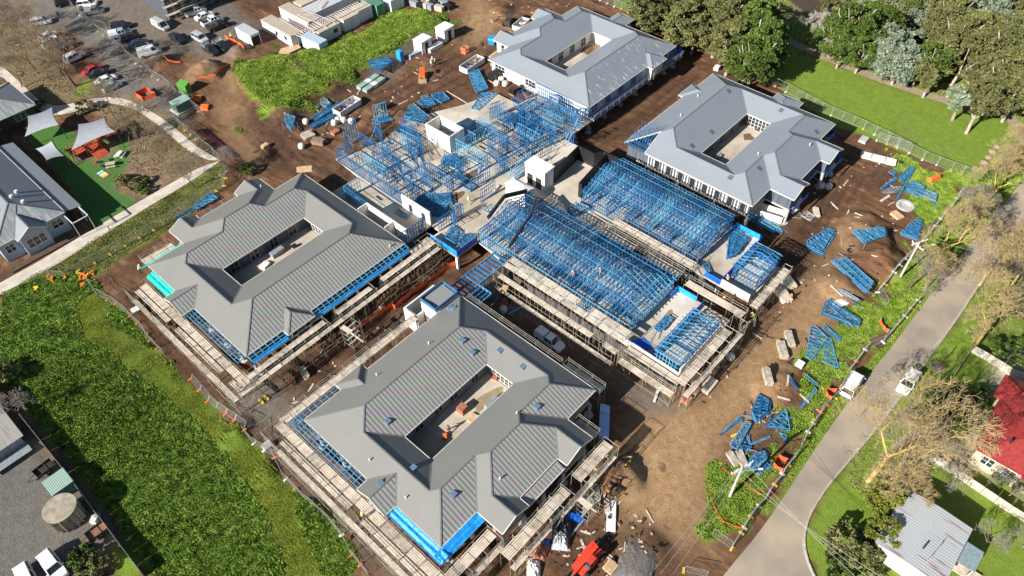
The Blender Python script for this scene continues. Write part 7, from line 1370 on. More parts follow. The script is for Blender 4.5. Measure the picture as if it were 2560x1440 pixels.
# bottom left yard
t_ = empty('water_tank', (-8.6, 73.6, 0), 'round concrete water tank with lichened lid and side buttresses in the cracked yard', 'tank'); z0 = hz(-8.6,73.6)-.1; TK = mat('tank_concrete', (.42,.36,.27), (.25,.22,.17), scale=1.2, rough=.95, detail=8, bump=.2)
mb = MB(); mb.cyl(-8.6,73.6,z0,3.05,1.85,n=40); part(mb, 'wall', TK, t_); mb = MB(); mb.cyl(-8.6,73.6,3.05,3.2,2.1,n=48); part(mb, 'lid', TK, t_)
for k in range(18): a = 2*pi*k/18; mb = MB(); mb.bar((-8.6+1.95*cos(a),73.6+1.95*sin(a),z0),(-8.6+1.95*cos(a),73.6+1.95*sin(a),3.05),.22); part(mb, 'buttress', TK, t_)
t_ = empty('tool_shed', (-7.1,78,0), 'small pale green ribbed-roof shed between the tank and the cracked yard', 'shed'); zz = hz(-7.1,78); GRS = mat('shed_green',(.06,.20,.15),(.04,.14,.10),scale=1,rough=.6)
mb = MB(); mb.box(-8.4,76.7,zz-.2,-5.8,79.1,2.45); part(mb, 'wall', GRS, t_); mb = MB(); mb.v = [(-8.6,76.5,2.5),(-5.6,76.5,2.5),(-5.6,79.3,2.75),(-8.6,79.3,2.75),(-8.6,76.5,2.42),(-5.6,76.5,2.42),(-5.6,79.3,2.67),(-8.6,79.3,2.67)]; mb.f = [(0,1,2,3),(7,6,5,4),(0,4,5,1),(1,5,6,2),(2,6,7,3),(3,7,4,0)]; part(mb, 'roof', roof_sheet_mat('shed_roof','x',(.36,.50,.42),amt=.9,ribs=2.6), t_)
t_ = empty('old_shed', (-11,92,0), 'old grey fibre-cement shed roof at the left edge above the cracked yard', 'building'); mb = MB(); mb.box(-30,87.6,-.2,-7.4,104,3.7); part(mb, 'wall', mat('old_wall',(.35,.35,.36)), t_); mb = MB(); mb.v = [(-31,87.2,3.9),(-6.9,87.2,3.9),(-6.9,104.5,3.9),(-31,104.5,3.9),(-31,96,5.2),(-6.9,96,5.2)]; mb.f = [(0,1,5,4),(4,5,2,3),(1,2,5),(3,0,4)]; part(mb, 'roof', roof_sheet_mat('old_roof','x',(.36,.34,.31),amt=.35,streak=((.22,.2,.18),.5,.75)), t_); mb = MB(); mb.box(-13,85.6,2.2,-7.2,87.1,2.3); part(mb, 'awning', GST, t_)
def trailer(label, p, rz, bed):
    t = empty('box_trailer', p, label, 'trailer', 'box trailers in the cracked yard', rz); RU = mat('rusty_steel', (.10,.05,.035), (.05,.03,.025), scale=3, rough=.9)
    mb = MB(); mb.box(-1.3,-.8,.5,1.3,.8,.58); mb.build('bed', bed, t)
    for (a,b,c,d) in ((-1.3,-.8,1.3,-.75),(-1.3,.75,1.3,.8),(-1.3,-.75,-1.25,.75),(1.25,-.75,1.3,.75)): mb = MB(); mb.box(a,b,.58,c,d,.95); mb.build('side_board', RU, t)
    mb = MB(); mb.bar((-1.3,-.5,.5),(-2.5,0,.45),.08); mb.bar((-1.3,.5,.5),(-2.5,0,.45),.08); mb.build('drawbar', RU, t)
    for s in (-1,1): mb = MB(); mb.bar((.1,s*.85,.33),(.1,s*1.03,.33),.62,.62,n=12); mb.build('wheel', TYRE, t)
    mb = MB(); 
    for x in (-.5,.3): mb.bar((x,-.78,1.1),(x,.78,1.1),.06); mb.bar((x,-.78,.9),(x,-.78,1.1),.05); mb.bar((x,.78,.9),(x,.78,1.1),.05)
    mb.build('rack_bar', RU, t)
trailer('rusty box trailer with reddish floor beside the sheet fence', at(0,3,905,1050), .02, mat('rust_red_floor',(.32,.14,.09),(.2,.09,.06),scale=2)); trailer('dark empty box trailer behind the pale green shed', at(0,3,425,480), 1.6*0+.1, BLKP)
box_thing('white appliance box and grey crate by the sheet fence', 'appliance', 'appliance', 0,3,865,925,1.0,.8,.8,.7,None,(('body', WFR, (-.5,-.5,0,.5,.5,1)), ('lid', GST, (.1,-.6,.4,.8,.1,1.05))))
# right-hand houses
RT = [mat('red_tiles_sw',(.33,.035,.03),(.22,.022,.02),scale=2,rough=.7), mat('red_tiles_nw',(.40,.035,.04),(.30,.025,.03),scale=2,rough=.7)]; RT[1] = RT[0]; RTRIM = mat('red_trim',(.35,.03,.03))
t_ = empty('red_roofed_house', (85,-17,0), 'cream house with bright red tiled roof at the right picture edge', 'house'); RB = [(78,-30,93,-11.2,'y','h','h',4.0,.34),(88.3,-20,93,-10.4,'y','h','h',4.0,.34),(77.4,-27,84,-17.5,'x','h','h',4.0,.34)]
hip_roof(t_, RB, RT, (RTRIM, RTRIM)); w = union_walls([(78.6,-29.4,92.4,-11.8),(88.9,-12.5,92.4,-11.0)],-.2,4.0); part(w, 'wall', mat('cream_wall',(.62,.52,.38)), t_); window(t_,78.6,-13.6,'y',-1,1.6,1.2,3,2,2); window(t_,78.6,-16.3,'y',-1,1.6,1.2,3,2,2); mb = MB(); mb.cyl(80.8,-14.4,5.1,5.8,.18,n=8); part(mb,'flue',BLKP,t_)
t_ = empty('silver_roofed_house', (61,-11,0), 'house with large silvery iron roof streaked with rust, bottom right', 'house'); SR = roof_sheet_mat('silver_iron','x',(.43,.455,.47),amt=.45,streak=((.25,.09,.055),.63,.69),ribs=1.6)
mb = MB(); mb.box(57.3,-14.9,-.2,66,-7.5,3.6); part(mb,'wall',WALLW,t_); mb = MB(); mb.v = [(56.8,-15.3,3.7),(66.5,-15.3,3.7),(66.5,-7.0,3.7),(56.8,-7.0,3.7),(56.8,-11.2,4.0),(66.5,-11.2,4.0)]; mb.f = [(0,1,5,4),(4,5,2,3),(1,2,5),(3,0,4)]; part(mb,'roof',SR,t_)
mb = MB(); mb.box(55.4,-14.6,3.1,57.2,-8.9,3.25); part(mb,'lean_to_roof',WALLW,t_); mb = MB(); mb.box(61.8,-17.6,2.6,65.1,-15.4,2.72); part(mb,'annex_roof',mat('blue_green_sheet',(.26,.34,.36),rough=.5),t_)
for (x,y) in ((62,-17.4),(64.9,-17.4)): mb = MB(); mb.bar((x,y,-.1),(x,y,2.6),.12); part(mb,'annex_post',WFR,t_)
mb = MB()
for k in range(5): mb.box(61.9+k*.36,-18.9,.3,62.2+k*.36,-15.6,.36)
part(mb,'timber_deck',PLANK,t_); mb = MB(); mb.cyl(59.6,-11.6,4.3,4.9,.12,n=8); part(mb,'flue',BLKP,t_); mb = MB(); mb.bar((58.3,-12.6,4.2),(58.3,-12.6,6.4),.05); mb.bar((57.7,-12.6,6.3),(58.9,-12.6,6.3),.04); mb.bar((57.8,-12.6,6.0),(58.8,-12.6,6.0),.04); part(mb,'antenna',STEEL,t_)
fence('pale lattice-topped fence between the two right-hand houses', TP(3,3,(1700,380),(1900,520),(2150,690),(2400,860),(2640,1010)), 1.6, None, 2.4, mat('pale_paling',(.52,.47,.40),(.38,.34,.28),scale=3), True, lean=.35, group=None, name='paling_fence'); fence('notched pale timber fence along the front garden of the red-roofed house', TP(3,2,(2055,645),(1960,790),(1830,985),(1720,1150),(1625,1290)), 1.1, None, 1.6, mat('cream_post_fence',(.62,.54,.42),scale=3), True, lean=.25, group=None, name='picket_fence')
fence('pale brick-patterned fence running back from the garden corner', TP(3,2,(2065,665),(2200,740),(2330,820),(2420,880),(2600,960)), 1.6, None, 2.0, MATS['pale_paling'], True, lean=.4, group=None, name='paling_fence'); fence('dark wire and rubble edge between driveway and garden', TP(3,2,(1625,1290),(1750,1360),(1860,1430))+TP(3,3,(1980,180),), .5, None, 1.2, PLANK2, True, group=None, name='garden_edge')
BLD = mat('boulder', (.36,.27,.19), (.26,.19,.13), scale=2, rough=.9, bump=.3)
for k, (x, y) in enumerate(((2115,265),(2160,265),(2195,215),(2230,165),(2268,112),(2310,68))):
    p = at(3,1,x,y); R = (.75,.65,.8,.7,.8,.7)[k]; rings = []
    for q, z in ((.7,-.1),(1,.25),(.9,.5),(.5,.75),(.1,.8)): rings.append([(R*q*cos(a)*(1+random.uniform(-.08,.08)), R*q*sin(a)*(1+random.uniform(-.08,.08)), R*z) for a in np.linspace(0,2*pi,11)[:-1]])
    mb = MB(); mb.loft(rings); o = mb.build('boulder', BLD, smooth=True); o.location = p; tag(o, ['lowest boulder of the row along the park corner','second boulder, touching the lowest one','third boulder up the curved row','fourth boulder up the curved row','fifth boulder up the curved row','topmost boulder of the curved row by the bare tree'][k], 'boulder', 'boulders at the park corner')
# apartment block and scaffolding cut by the top edge
p = at(1,0,-150,40); t_ = empty('scaffolded_building', (p[0]+1,p[1]+7,p[2]), 'dark building wrapped in grey scaffolding at the top edge above the car park', 'building'); mb = MB(); mb.box(-14,-4,0,18,14,6.5); mb.build('wall', mat('slate_wall',(.07,.08,.10)), t_)
for i in range(14):
    for zz in (1.9,3.9,5.9):
        mb = MB(); mb.bar((-15+i*2.4,-5.2,zz),(-12.7+i*2.4,-5.2,zz),1.1,.08); mb.build('deck', PLANK2, t_)
    for y in (-4.6,-5.8): mb = MB(); mb.bar((-15+i*2.4,y,-.3),(-15+i*2.4,y,7.4),.08); mb.build('standard', STEEL, t_)
for zz in (1.2,3,5,7): mb = MB(); mb.bar((-15,-5.85,zz),(18.6,-5.85,zz),.07); mb.build('guard_rail', STEEL, t_)

# ---- odds and ends in the courtyards
def puddle(label, px, py, r, m, z=3.24, sq=.5, rz=0.0):
    x, y = GZ(px, py, z); mb = MB(); pts = [(x+r*cos(t+rz)*(1+.3*sin(3*t+px))*1.0, y+r*sq*sin(t+rz)*(1+.25*cos(2*t+py)), z) for t in np.linspace(0, 2*pi, 25)[:-1]]; mb.poly(pts); o = mb.build('puddle', m, None, loc=(x, y, z)); tag(o, label, 'puddle')
WETM = mat('muddy_puddle', (.20,.12,.055), (.12,.07,.035), scale=1.5, rough=.2); WETG = mat('wet_stain', (.36,.27,.16), (.26,.20,.13), scale=1, rough=.4)
puddle('tan wet stain on the front building courtyard floor', 1215, 1000, 2.6, WETG, sq=.45); puddle('round brown puddle in the right building courtyard', 1872, 343, 1.1, WETM, sq=.9); puddle('long brown puddle in the top building courtyard', 1478, 122, 3.2, WETM, sq=.4); puddle('brown puddle on the slab below the open block room', 1130, 400, 2.2, WETM, 3.215, .6); puddle('dark wet patch on the slab near the walking worker', 1145, 490, 1.3, WETM, 3.215, .7); puddle('brown stain on the pale slab of the lower wing', 1672, 785, .9, WETG, 3.215, .6); puddle('wet stain on the slab under the loose truss pile', 1175, 440, 2.0, WETM, 3.215, .6)
def cbox(label, px, py, L, Wd, H, rz, m, cat='pack'):
    p = (*GZ(px, py, 3.22+H/2), 3.22); t = empty('material_pack', p, label, cat, None, rz); mb = MB(); mb.obox(0, 0, 0, L, Wd, .12); mb.build('pallet', TIMB, t)
    for k in range(3): mb = MB(); mb.obox(random.uniform(-.05,.05), random.uniform(-.05,.05), .12+k*(H-.12)/3, L*.95, Wd*.95, (H-.12)/3*.94); mb.build('layer', m, t)
cbox('brick pallet casting a dark shadow in the front building courtyard', 1156, 1022, 1.3,1.2,1.2,.1,BRK); cbox('pale timber pallet in the front building courtyard', 1182, 1046, 1.5,1.3,.3,.2,TIMB); cbox('grey steel mesh stack against the courtyard wall of the front building', 1228, 1005, 2.4,.7,.9,.0,GST); cbox('bricks and a red tool near the white glazed end of the courtyard', 1238, 943, 1.0,.8,.5,.4,BRK); cbox('orange wheelbarrow-like tub in the front building courtyard', 1112, 1092, .9,.6,.5,.8,ORP)
cbox('white and dark machine in the left building courtyard', 693, 630, 2.6,1.1,.9,.05,GST); cbox('white scrap pile by the shadow edge in the left building courtyard', 662, 664, 1.6,1.2,.5,.3,WPACK); cbox('dark drum group in the left building courtyard', 735, 615, .8,.6,.6,0,BPACK); cbox('dark mat by the glazed wall in the right building courtyard', 1895, 322, 1.6,1.1,.1,0,BPACK); cbox('glass-like pack in the shaded corner of the right building courtyard', 1795, 392, 1.8,1.0,.5,.1,GST)
cbox('open tan carton pile on the joist deck landing', 1262, 722, 1.4,1.0,.5,.4,TIMB); cbox('pale plank pack on the slab beside the brown puddle', 1240, 470, 1.5,.7,.4,.2,PLANK)
# ------------------------------------------------------------------ vegetation
def leafmat(name, a, b, c, rough=.75, tr=.25, sc=.9):
    m = bpy.data.materials.new(name); m.use_nodes = True; n = m.node_tree.nodes; l = m.node_tree.links; bs = n['Principled BSDF']; bs.inputs['Roughness'].default_value = rough; bs.inputs['Specular IOR Level'].default_value = .25
    tc = n.new('ShaderNodeTexCoord'); nz = n.new('ShaderNodeTexNoise'); nz.inputs['Scale'].default_value = sc; nz.inputs['Detail'].default_value = 4; l.new(tc.outputs['Object'], nz.inputs['Vector'])
    r = n.new('ShaderNodeValToRGB'); ramp(r, [(.3, a), (.5, b), (.7, c)]); l.new(nz.outputs['Fac'], r.inputs[0])
    oi = n.new('ShaderNodeObjectInfo'); mr = n.new('ShaderNodeMapRange'); mr.inputs['To Min'].default_value = .75; mr.inputs['To Max'].default_value = 1.25; l.new(oi.outputs['Random'], mr.inputs[0])
    hs = n.new('ShaderNodeHueSaturation'); l.new(mr.outputs[0], hs.inputs['Value']); l.new(r.outputs[0], hs.inputs['Color']); l.new(hs.outputs[0], bs.inputs['Base Color'])
    return m
LM = dict(g=leafmat('foliage_green', (.035,.065,.010), (.07,.115,.018), (.13,.17,.03)), o=leafmat('foliage_olive', (.065,.075,.022), (.13,.135,.045), (.22,.21,.085)), b=leafmat('foliage_grey_green', (.09,.12,.075), (.17,.21,.14), (.27,.31,.22)), y=leafmat('foliage_yellow_green', (.07,.09,.01), (.13,.15,.02), (.22,.22,.04)))
BARKP = mat('pale_gum_bark', (.48,.42,.35), (.30,.24,.19), scale=2, rough=.9); BARKD = mat('dark_bark', (.16,.12,.09), (.09,.07,.05), scale=3, rough=.95)
def crown_mesh(seed, rx, rz, nclump, per, leaf, flat=.6, hollow=.35):
    r = np.random.default_rng(seed); C = []
    while len(C) < nclump:
        v = r.normal(size=3); v /= np.linalg.norm(v); rad = r.uniform(hollow, 1)**.5
        if v[2] < -.55: continue
        C.append(v*rad*np.array([rx, rx, rz])*(.85+.3*r.random()))
    C = np.array(C); cs = r.uniform(.55, 1.15, nclump)*rx*.30
    P = []
    for c, s in zip(C, cs):
        d = r.normal(size=(per, 3)); d /= np.linalg.norm(d, axis=1)[:, None]; d[:, 2] = np.abs(d[:, 2])*.9-.25*(r.random(per)); P.append(c+d*s*np.array([1, 1, flat])*r.uniform(.55, 1.05, (per, 1)))
    P = np.concatenate(P); n = len(P); a = r.normal(size=(n, 3)); a[:, 2] *= .5; a /= np.linalg.norm(a, axis=1)[:, None]; b = np.cross(a, r.normal(size=(n, 3))); b /= np.linalg.norm(b, axis=1)[:, None]
    s = leaf*r.uniform(.6, 1.3, (n, 1)); V = np.stack([P-a*s, P+b*s*.55, P+a*s, P-b*s*.55], 1).reshape(-1, 3); return V, np.arange(4*n).reshape(n, 4)
def limb_mesh(mb, seed, h, rx, n=6, r0=.28, lean=(0, 0)):
    r = random.Random(seed); fork = (lean[0]*.5, lean[1]*.5, h*r.uniform(.28, .4)); mb.loft([[(r0*1.25*cos(t), r0*1.25*sin(t), -.3) for t in np.linspace(0, 2*pi, 8)[:-1]], [(fork[0]+r0*.75*cos(t), fork[1]+r0*.75*sin(t), fork[2]) for t in np.linspace(0, 2*pi, 8)[:-1]]])
    for k in range(n):
        a = 2*pi*k/n+r.random(); e = (lean[0]+cos(a)*rx*r.uniform(.4, .8), lean[1]+sin(a)*rx*r.uniform(.4, .8), h*r.uniform(.6, .88)); m = tuple((fork[i]+e[i])/2+r.uniform(-.4, .4) for i in range(3)); mb.bar(fork, m, r0*.9, n=5); mb.bar(m, e, r0*.5, n=4)
def leafy(kind, seed, h=9, rx=3.4, rz=3.9, nc=60, per=95, leaf=.22, bark=BARKP, r0=.26, cz=.50, name='gum_tree', flat=.6):
    root = empty(name, (0, 0, -500), 'x', 'tree'); mb = MB(); limb_mesh(mb, seed, h, rx, r0=r0); mb.build('trunk', bark, root)
    V, Fq = crown_mesh(seed, rx, rz, nc, per, leaf, flat); V[:, 2] += h*cz; o = fastmesh('crown', V, Fq, LM[kind], smooth=False); o.parent = root; return root
PROTO = {}
for i, (k, nm, kw) in enumerate([('g1','gum_tree',dict(kind='g',seed=1)), ('g2','gum_tree',dict(kind='g',seed=2,rx=3.8,rz=3.4)), ('o1','gum_tree',dict(kind='o',seed=3,leaf=.26)), ('o2','gum_tree',dict(kind='o',seed=4,rx=4.0,rz=3.6,nc=66)), ('b1','wattle_tree',dict(kind='b',seed=5,rx=2.8,rz=2.6,h=6,leaf=.24)), ('b2','wattle_tree',dict(kind='b',seed=6,rx=3.2,rz=2.4,h=6)), ('y1','conifer_shrub',dict(kind='y',seed=7,rx=2.4,rz=3.2,h=6,nc=60,cz=.5,bark=BARKD,leaf=.22,flat=1.0)), ('s1','garden_shrub',dict(kind='o',seed=8,rx=1.6,rz=1.0,h=2.0,nc=26,per=50,leaf=.18,bark=BARKD,r0=.08,cz=.45)), ('s2','garden_shrub',dict(kind='g',seed=9,rx=1.4,rz=1.0,h=1.8,nc=24,per=50,leaf=.17,bark=BARKD,r0=.07,cz=.45))]):
    PROTO[k] = [leafy(name=nm, **kw), 0]
def put(k, c, r, x, y, s, label, group, crown=True, sz=1.0):
    pr = PROTO[k]; h = 9*s*.5 if k[0] in 'go' else 5*s*.5 if k[0] in 'by' else .6
    if crown:
        z = 1
        for _ in range(8): xx, yy = GZ(*T(c, r, x, y), z); z = .5*z+.5*(hz(xx, yy)+h*sz)
    else: xx, yy, _ = at(c, r, x, y)
    o = place(pr[0], pr[1] > 0, (xx, yy, hz(xx, yy)-.1), random.random()*6.28, label, group, (s, s, s*sz)); pr[1] += 1; return o
G1 = 'trees of the park and creek woodland'
DK = {'g': 'dark green', 'o': 'olive', 'b': 'grey-green', 'y': 'yellow-green'}
where = []
FOREST = [(2,0,1500,120,1.0,'o1'),(2,0,1560,60,1.0,'o2'),(2,0,1690,40,1.1,'o1'),(2,0,1560,205,.6,'g1'),(2,0,1830,60,1.2,'o2'),(2,0,1870,230,1.3,'o1'),(2,0,2060,60,1.1,'g2'),(2,0,2090,190,1.2,'o1'),(2,0,2200,60,1.3,'o2'),(2,0,2170,300,1.3,'o1'),(2,0,2340,150,1.4,'o1'),(2,0,2330,330,1.2,'o2'),(2,0,2480,180,1.3,'g1'),(2,0,2300,440,1.2,'o1'),(2,0,2470,420,1.4,'g2'),(2,0,2440,570,1.1,'g1'),(2,0,1960,330,.9,'o2'),
 (3,0,20,120,1.2,'o1'),(3,0,100,230,1.2,'g1'),(3,0,60,380,1.2,'g2'),(3,0,200,180,1.1,'o2'),(3,0,170,430,1.3,'g1'),(3,0,90,560,1.2,'g2'),(3,0,220,540,1.0,'g1'),(3,0,20,520,1.1,'o1'),(3,0,250,330,.9,'g1'),
 (3,0,880,260,1.0,'g1'),(3,0,830,350,1.0,'g2'),(3,0,990,250,1.2,'g2'),(3,0,1000,390,1.1,'g1'),(3,0,1130,210,1.3,'g1'),(3,0,1150,350,1.1,'g2'),(3,0,1260,260,1.1,'g1'),(3,0,1080,500,.9,'g1'),(3,0,1230,420,.9,'g2'),(3,0,900,460,.8,'g2'),(3,0,1340,450,1.2,'b1'),(3,0,1420,580,1.3,'b2'),(3,0,1290,560,1.1,'b1'),(3,0,1400,650,.9,'b2'),(3,0,1610,540,.9,'g1'),(3,0,1720,560,1.0,'g2'),(3,0,1830,520,1.0,'o1'),(3,0,1600,650,.7,'o2'),
 (3,0,1190,50,1.1,'b1'),(3,0,1290,50,1.0,'o1'),(3,0,1390,60,1.3,'b2'),(3,0,1440,150,.9,'o2'),(3,0,1540,60,1.1,'g2'),(3,0,1530,230,1.2,'b1'),(3,0,1640,40,1.1,'o1'),(3,0,1660,150,1.1,'b2'),(3,0,1780,60,1.1,'b1'),(3,0,1790,180,1.0,'o1'),(3,0,1720,260,.8,'o2'),(3,0,1900,60,1.2,'y1'),(3,0,1900,170,1.1,'o2'),(3,0,2010,60,1.0,'o1'),(3,0,2000,180,1.2,'b1'),(3,0,2120,80,1.3,'b2'),(3,0,2120,190,1.2,'b1'),(3,0,2240,60,1.1,'o1'),(3,0,2240,190,1.2,'b2'),(3,0,2340,110,1.2,'b1'),(3,0,2440,60,1.2,'o2'),(3,0,2420,210,1.0,'b2'),(3,0,2530,140,1.2,'o1'),(3,0,2540,300,1.1,'o2'),(3,0,1900,290,1.0,'o1'),
 (3,0,1960,380,1.2,'o2'),(3,0,2090,330,1.2,'o1'),(3,0,2210,330,1.3,'o2'),(3,0,2310,420,1.4,'o1'),(3,0,2440,380,1.3,'o2'),(3,0,2260,520,1.3,'o1'),(3,0,2390,540,1.3,'o2'),(3,0,2510,500,1.3,'o1'),(3,0,2120,470,1.1,'o1'),(3,0,2080,640,.0,'o1'),(3,0,2400,690,1.2,'o1'),(3,0,2520,700,1.2,'o2'),(3,0,2490,880,1.1,'o1'),(3,0,2340,830,1.2,'o2')]
NB = ['left of the creek bend', 'behind the park lawn', 'by the site fence', 'above the creek path', 'beyond the creek', 'near the right picture edge', 'close to the top edge', 'amid the woodland']
cnt = {}
ORD = ['first','second','third','fourth','fifth','sixth','seventh','eighth','ninth','tenth','eleventh','twelfth','thirteenth','fourteenth','fifteenth','sixteenth','seventeenth']
for (c, r, x, y, s, k) in sorted(FOREST, key=lambda t: (t[0], t[2])):
    if s == 0: continue
    if c == 2: area_ = 'in the wood above the top building'
    elif x < 300: area_ = 'in the dense clump beside the wire fence'
    elif x < 1500 and y > 180: area_ = 'between the creek and its path'
    elif y < 300 and x < 1800: area_ = 'on the far creek bank'
    elif y < 300: area_ = 'in the top right corner wood'
    else: area_ = 'above the lawn at right'
    key = (k[0], area_); cnt[key] = cnt.get(key, 0)+1; n_ = cnt[key]
    put(k, c, r, x, y, s*(1.08 if k[0] in 'go' else 1.3), '%s%s tree %s, %s from the left' % ('big ' if s > 1.25 else '', DK[k[0]], area_, ORD[min(n_-1, 16)]), G1, sz=random.uniform(.9, 1.2))
# the tall pale-trunked gums on the lawn
def gum(label, c, r, base, crowns, kind='o', h=11):
    b = at(c, r, *base); root = empty('gum_tree', b, label, 'tree', 'pale-trunked gums on the lawn'); mb = MB(); mesh_v = []; fork = None
    C = [Vector((*GZ(*T(c, r, *q[:2]), b[2]+q[2]), b[2]+q[2]))-Vector(b) for q in crowns]; cen = sum(C, Vector())/len(C); f = Vector((cen.x*.25, cen.y*.25, h*.28)); mb.loft([[(.38*cos(t), .38*sin(t), -.3) for t in np.linspace(0, 2*pi, 9)[:-1]], [(f.x+.24*cos(t), f.y+.24*sin(t), f.z) for t in np.linspace(0, 2*pi, 9)[:-1]]]); VV = []; FF = []; nv = 0
    for i, (q, cc) in enumerate(zip(crowns, C)):
        m = f*.5+cc*.5+Vector((random.uniform(-.5,.5), random.uniform(-.5,.5), .4)); mb.bar(f, m, .28, n=6); mb.bar(m, cc, .16, n=5)
        for k in range(4): mb.bar(m+(cc-m)*.6, cc+Vector((random.uniform(-1,1)*q[3]*.7, random.uniform(-1,1)*q[3]*.7, random.uniform(0, 1))), .08, n=4)
        V, Fq = crown_mesh(50+i, q[3], q[3]*.72, 30, 60, .27, .6, .2); VV.append(V+np.array(cc)); FF.append(Fq+nv); nv += len(V)
    mb.build('trunk', BARKP, root); o = fastmesh('crown', np.concatenate(VV), np.concatenate(FF), LM[kind], smooth=False); o.parent = root
gum('largest pale-trunked gum with spreading crown on the lawn', 3,0,(2030,1220),[(2100,850,8,2.6),(2250,900,8,2.8),(2220,780,9,2.8),(2350,960,7,2.4),(2150,1000,6,1.8),(2050,700,8,2.0)],'o'); gum('slimmer gum just left of the largest one on the lawn', 3,0,(1905,1095),[(1950,850,8,2.0),(2020,920,7,1.7),(1910,960,6,1.5)],'b',9)
gum('small gum beside the creek path with low shade', 3,0,(1635,890),[(1690,740,4.5,1.6),(1730,690,5,1.5),(1650,780,3.5,1.1)],'o',5); gum('leaning dead-limbed gum with bare white branches above the creek', 3,0,(1890,780),[(2080,400,9,2.2),(2150,560,7,1.2)],'o',10)
# understorey filling the wood: one mass nobody could count
VV, FF, nv = [], [], 0
for i, (c, r, x, y, s, k) in enumerate(FOREST):
    if s == 0 or (c == 3 and 200 < x < 2000 and y > 440): continue
    for j in range(2):
        p = at(c, r, x+random.uniform(-80, 80), y+random.uniform(10, 110)); V, Fq = crown_mesh(200+i*2+j, random.uniform(1.8, 3.2), random.uniform(1.2, 2.2), 18, 60, .22, .6, .2); VV.append(V+np.array([p[0], p[1], p[2]+.6])); FF.append(Fq+nv); nv += len(V)
tag(fastmesh('undergrowth', np.concatenate(VV), np.concatenate(FF), LM['o'], smooth=False), kind='stuff')
# ---- leafless trees
def bare_mesh(seed, h, spread, levels=6, tw=1.0, up=.45, wid=.32, ratio=.70, nb=3):
    r = random.Random(seed); TR = []; TW = []
    def grow(p, d, L, w, lv):
        n = 2 if lv < levels else 1; q = p
        for k in range(n):
            d = (d+Vector((r.uniform(-.18,.18), r.uniform(-.18,.18), r.uniform(-.05,.12)))).normalized(); e = q+d*(L/n); (TR if w > .06 else TW).append((q, e, w, w*.82)); q = e; w *= .82
        if lv == 0: return
        m = nb if lv > 4 else nb+1
        for k in range(m):
            a = 2*pi*(k+r.random()*.7)/m; t = d.cross(Vector((cos(a), sin(a), .3))).normalized(); nd = (d*.62+t*spread*r.uniform(.7, 1.2)+Vector((0, 0, up*.25))).normalized(); grow(q, nd, L*ratio*r.uniform(.8, 1.15), max(w*.62, .022*tw), lv-1)
            if lv <= 3 and r.random() < .5: s = p+(q-p)*r.uniform(.4, .8); grow(s, (d*.5+t*spread).normalized(), L*ratio*.7, max(w*.45, .022*tw), max(0, lv-2))
    grow(Vector((0, 0, -.2)), Vector((r.uniform(-.1,.1), r.uniform(-.1,.1), 1)), h*.28, wid, levels)
    def tubes(S, k):
        V = np.zeros((len(S), 2, k, 3))
        for i, (p, q, w0, w1) in enumerate(S):
            d = (q-p).normalized(); e = d.cross(Vector((.3, .2, .9))).normalized(); g = e.cross(d)
            for j in range(k): t = 2*pi*j/k; o = e*cos(t)+g*sin(t); V[i, 0, j] = p+o*(w0/2); V[i, 1, j] = q+o*(w1/2)
        I = np.arange(len(S)*2*k).reshape(len(S), 2, k); Fq = np.stack([I[:, 0, :], np.roll(I[:, 0, :], -1, 1), np.roll(I[:, 1, :], -1, 1), I[:, 1, :]], -1).reshape(-1, 4); return V.reshape(-1, 3), Fq
    return tubes(TR, 6), tubes(TW, 3)
YB = mat('yellow_lichen_bark', (.62,.42,.10), (.36,.25,.10), scale=2.5, rough=.9); YT = mat('tawny_twigs', (.50,.38,.17), (.33,.26,.15), scale=.9, rough=.9); BB = mat('brown_bare_bark', (.15,.11,.075), (.09,.065,.045), scale=2, rough=.9); BTW = mat('brown_twigs', (.30,.225,.14), (.20,.15,.10), scale=1, rough=.9); PT_ = mat('pale_twigs', (.33,.29,.25), (.20,.17,.15), scale=1, rough=.9); WT_ = mat('white_blossom_twigs', (.55,.50,.45), (.38,.34,.30), scale=1, rough=.9)
BP = {}
for k, (sd, h, sp, lv, b, t, wd) in dict(y1=(1,9,.50,6,YB,YT,.30), y2=(2,9,.56,6,YB,YT,.28), yb=(3,12,.60,6,YB,YT,.36), b1=(4,11,.52,6,BB,BTW,.34), b2=(5,9,.58,6,BB,BTW,.26), p1=(6,5,.7,5,PT_,PT_,.14), w1=(7,6,.8,6,PT_,WT_,.2), k1=(8,8,.6,6,BB,PT_,.24)).items():
    (tv, tf), (wv, wf) = bare_mesh(sd, h, sp, lv, wid=wd); root = empty('bare_tree', (0,0,-500), 'x', 'tree'); o = fastmesh('trunk', tv, tf, b); o.parent = root; o = fastmesh('crown', wv, wf, t); o.parent = root; BP[k] = [root, 0]
def bare_t(k, c, r, x, y, s, label, group='leafless trees'):
    pr = BP[k]; b = at(c, r, x, y); place(pr[0], pr[1] > 0, (b[0], b[1], b[2]-.1), random.random()*6.28, label, group, s*(1.6 if k[0] in 'yk' else 1.35 if k[0] == 'b' else 1.3)); pr[1] += 1
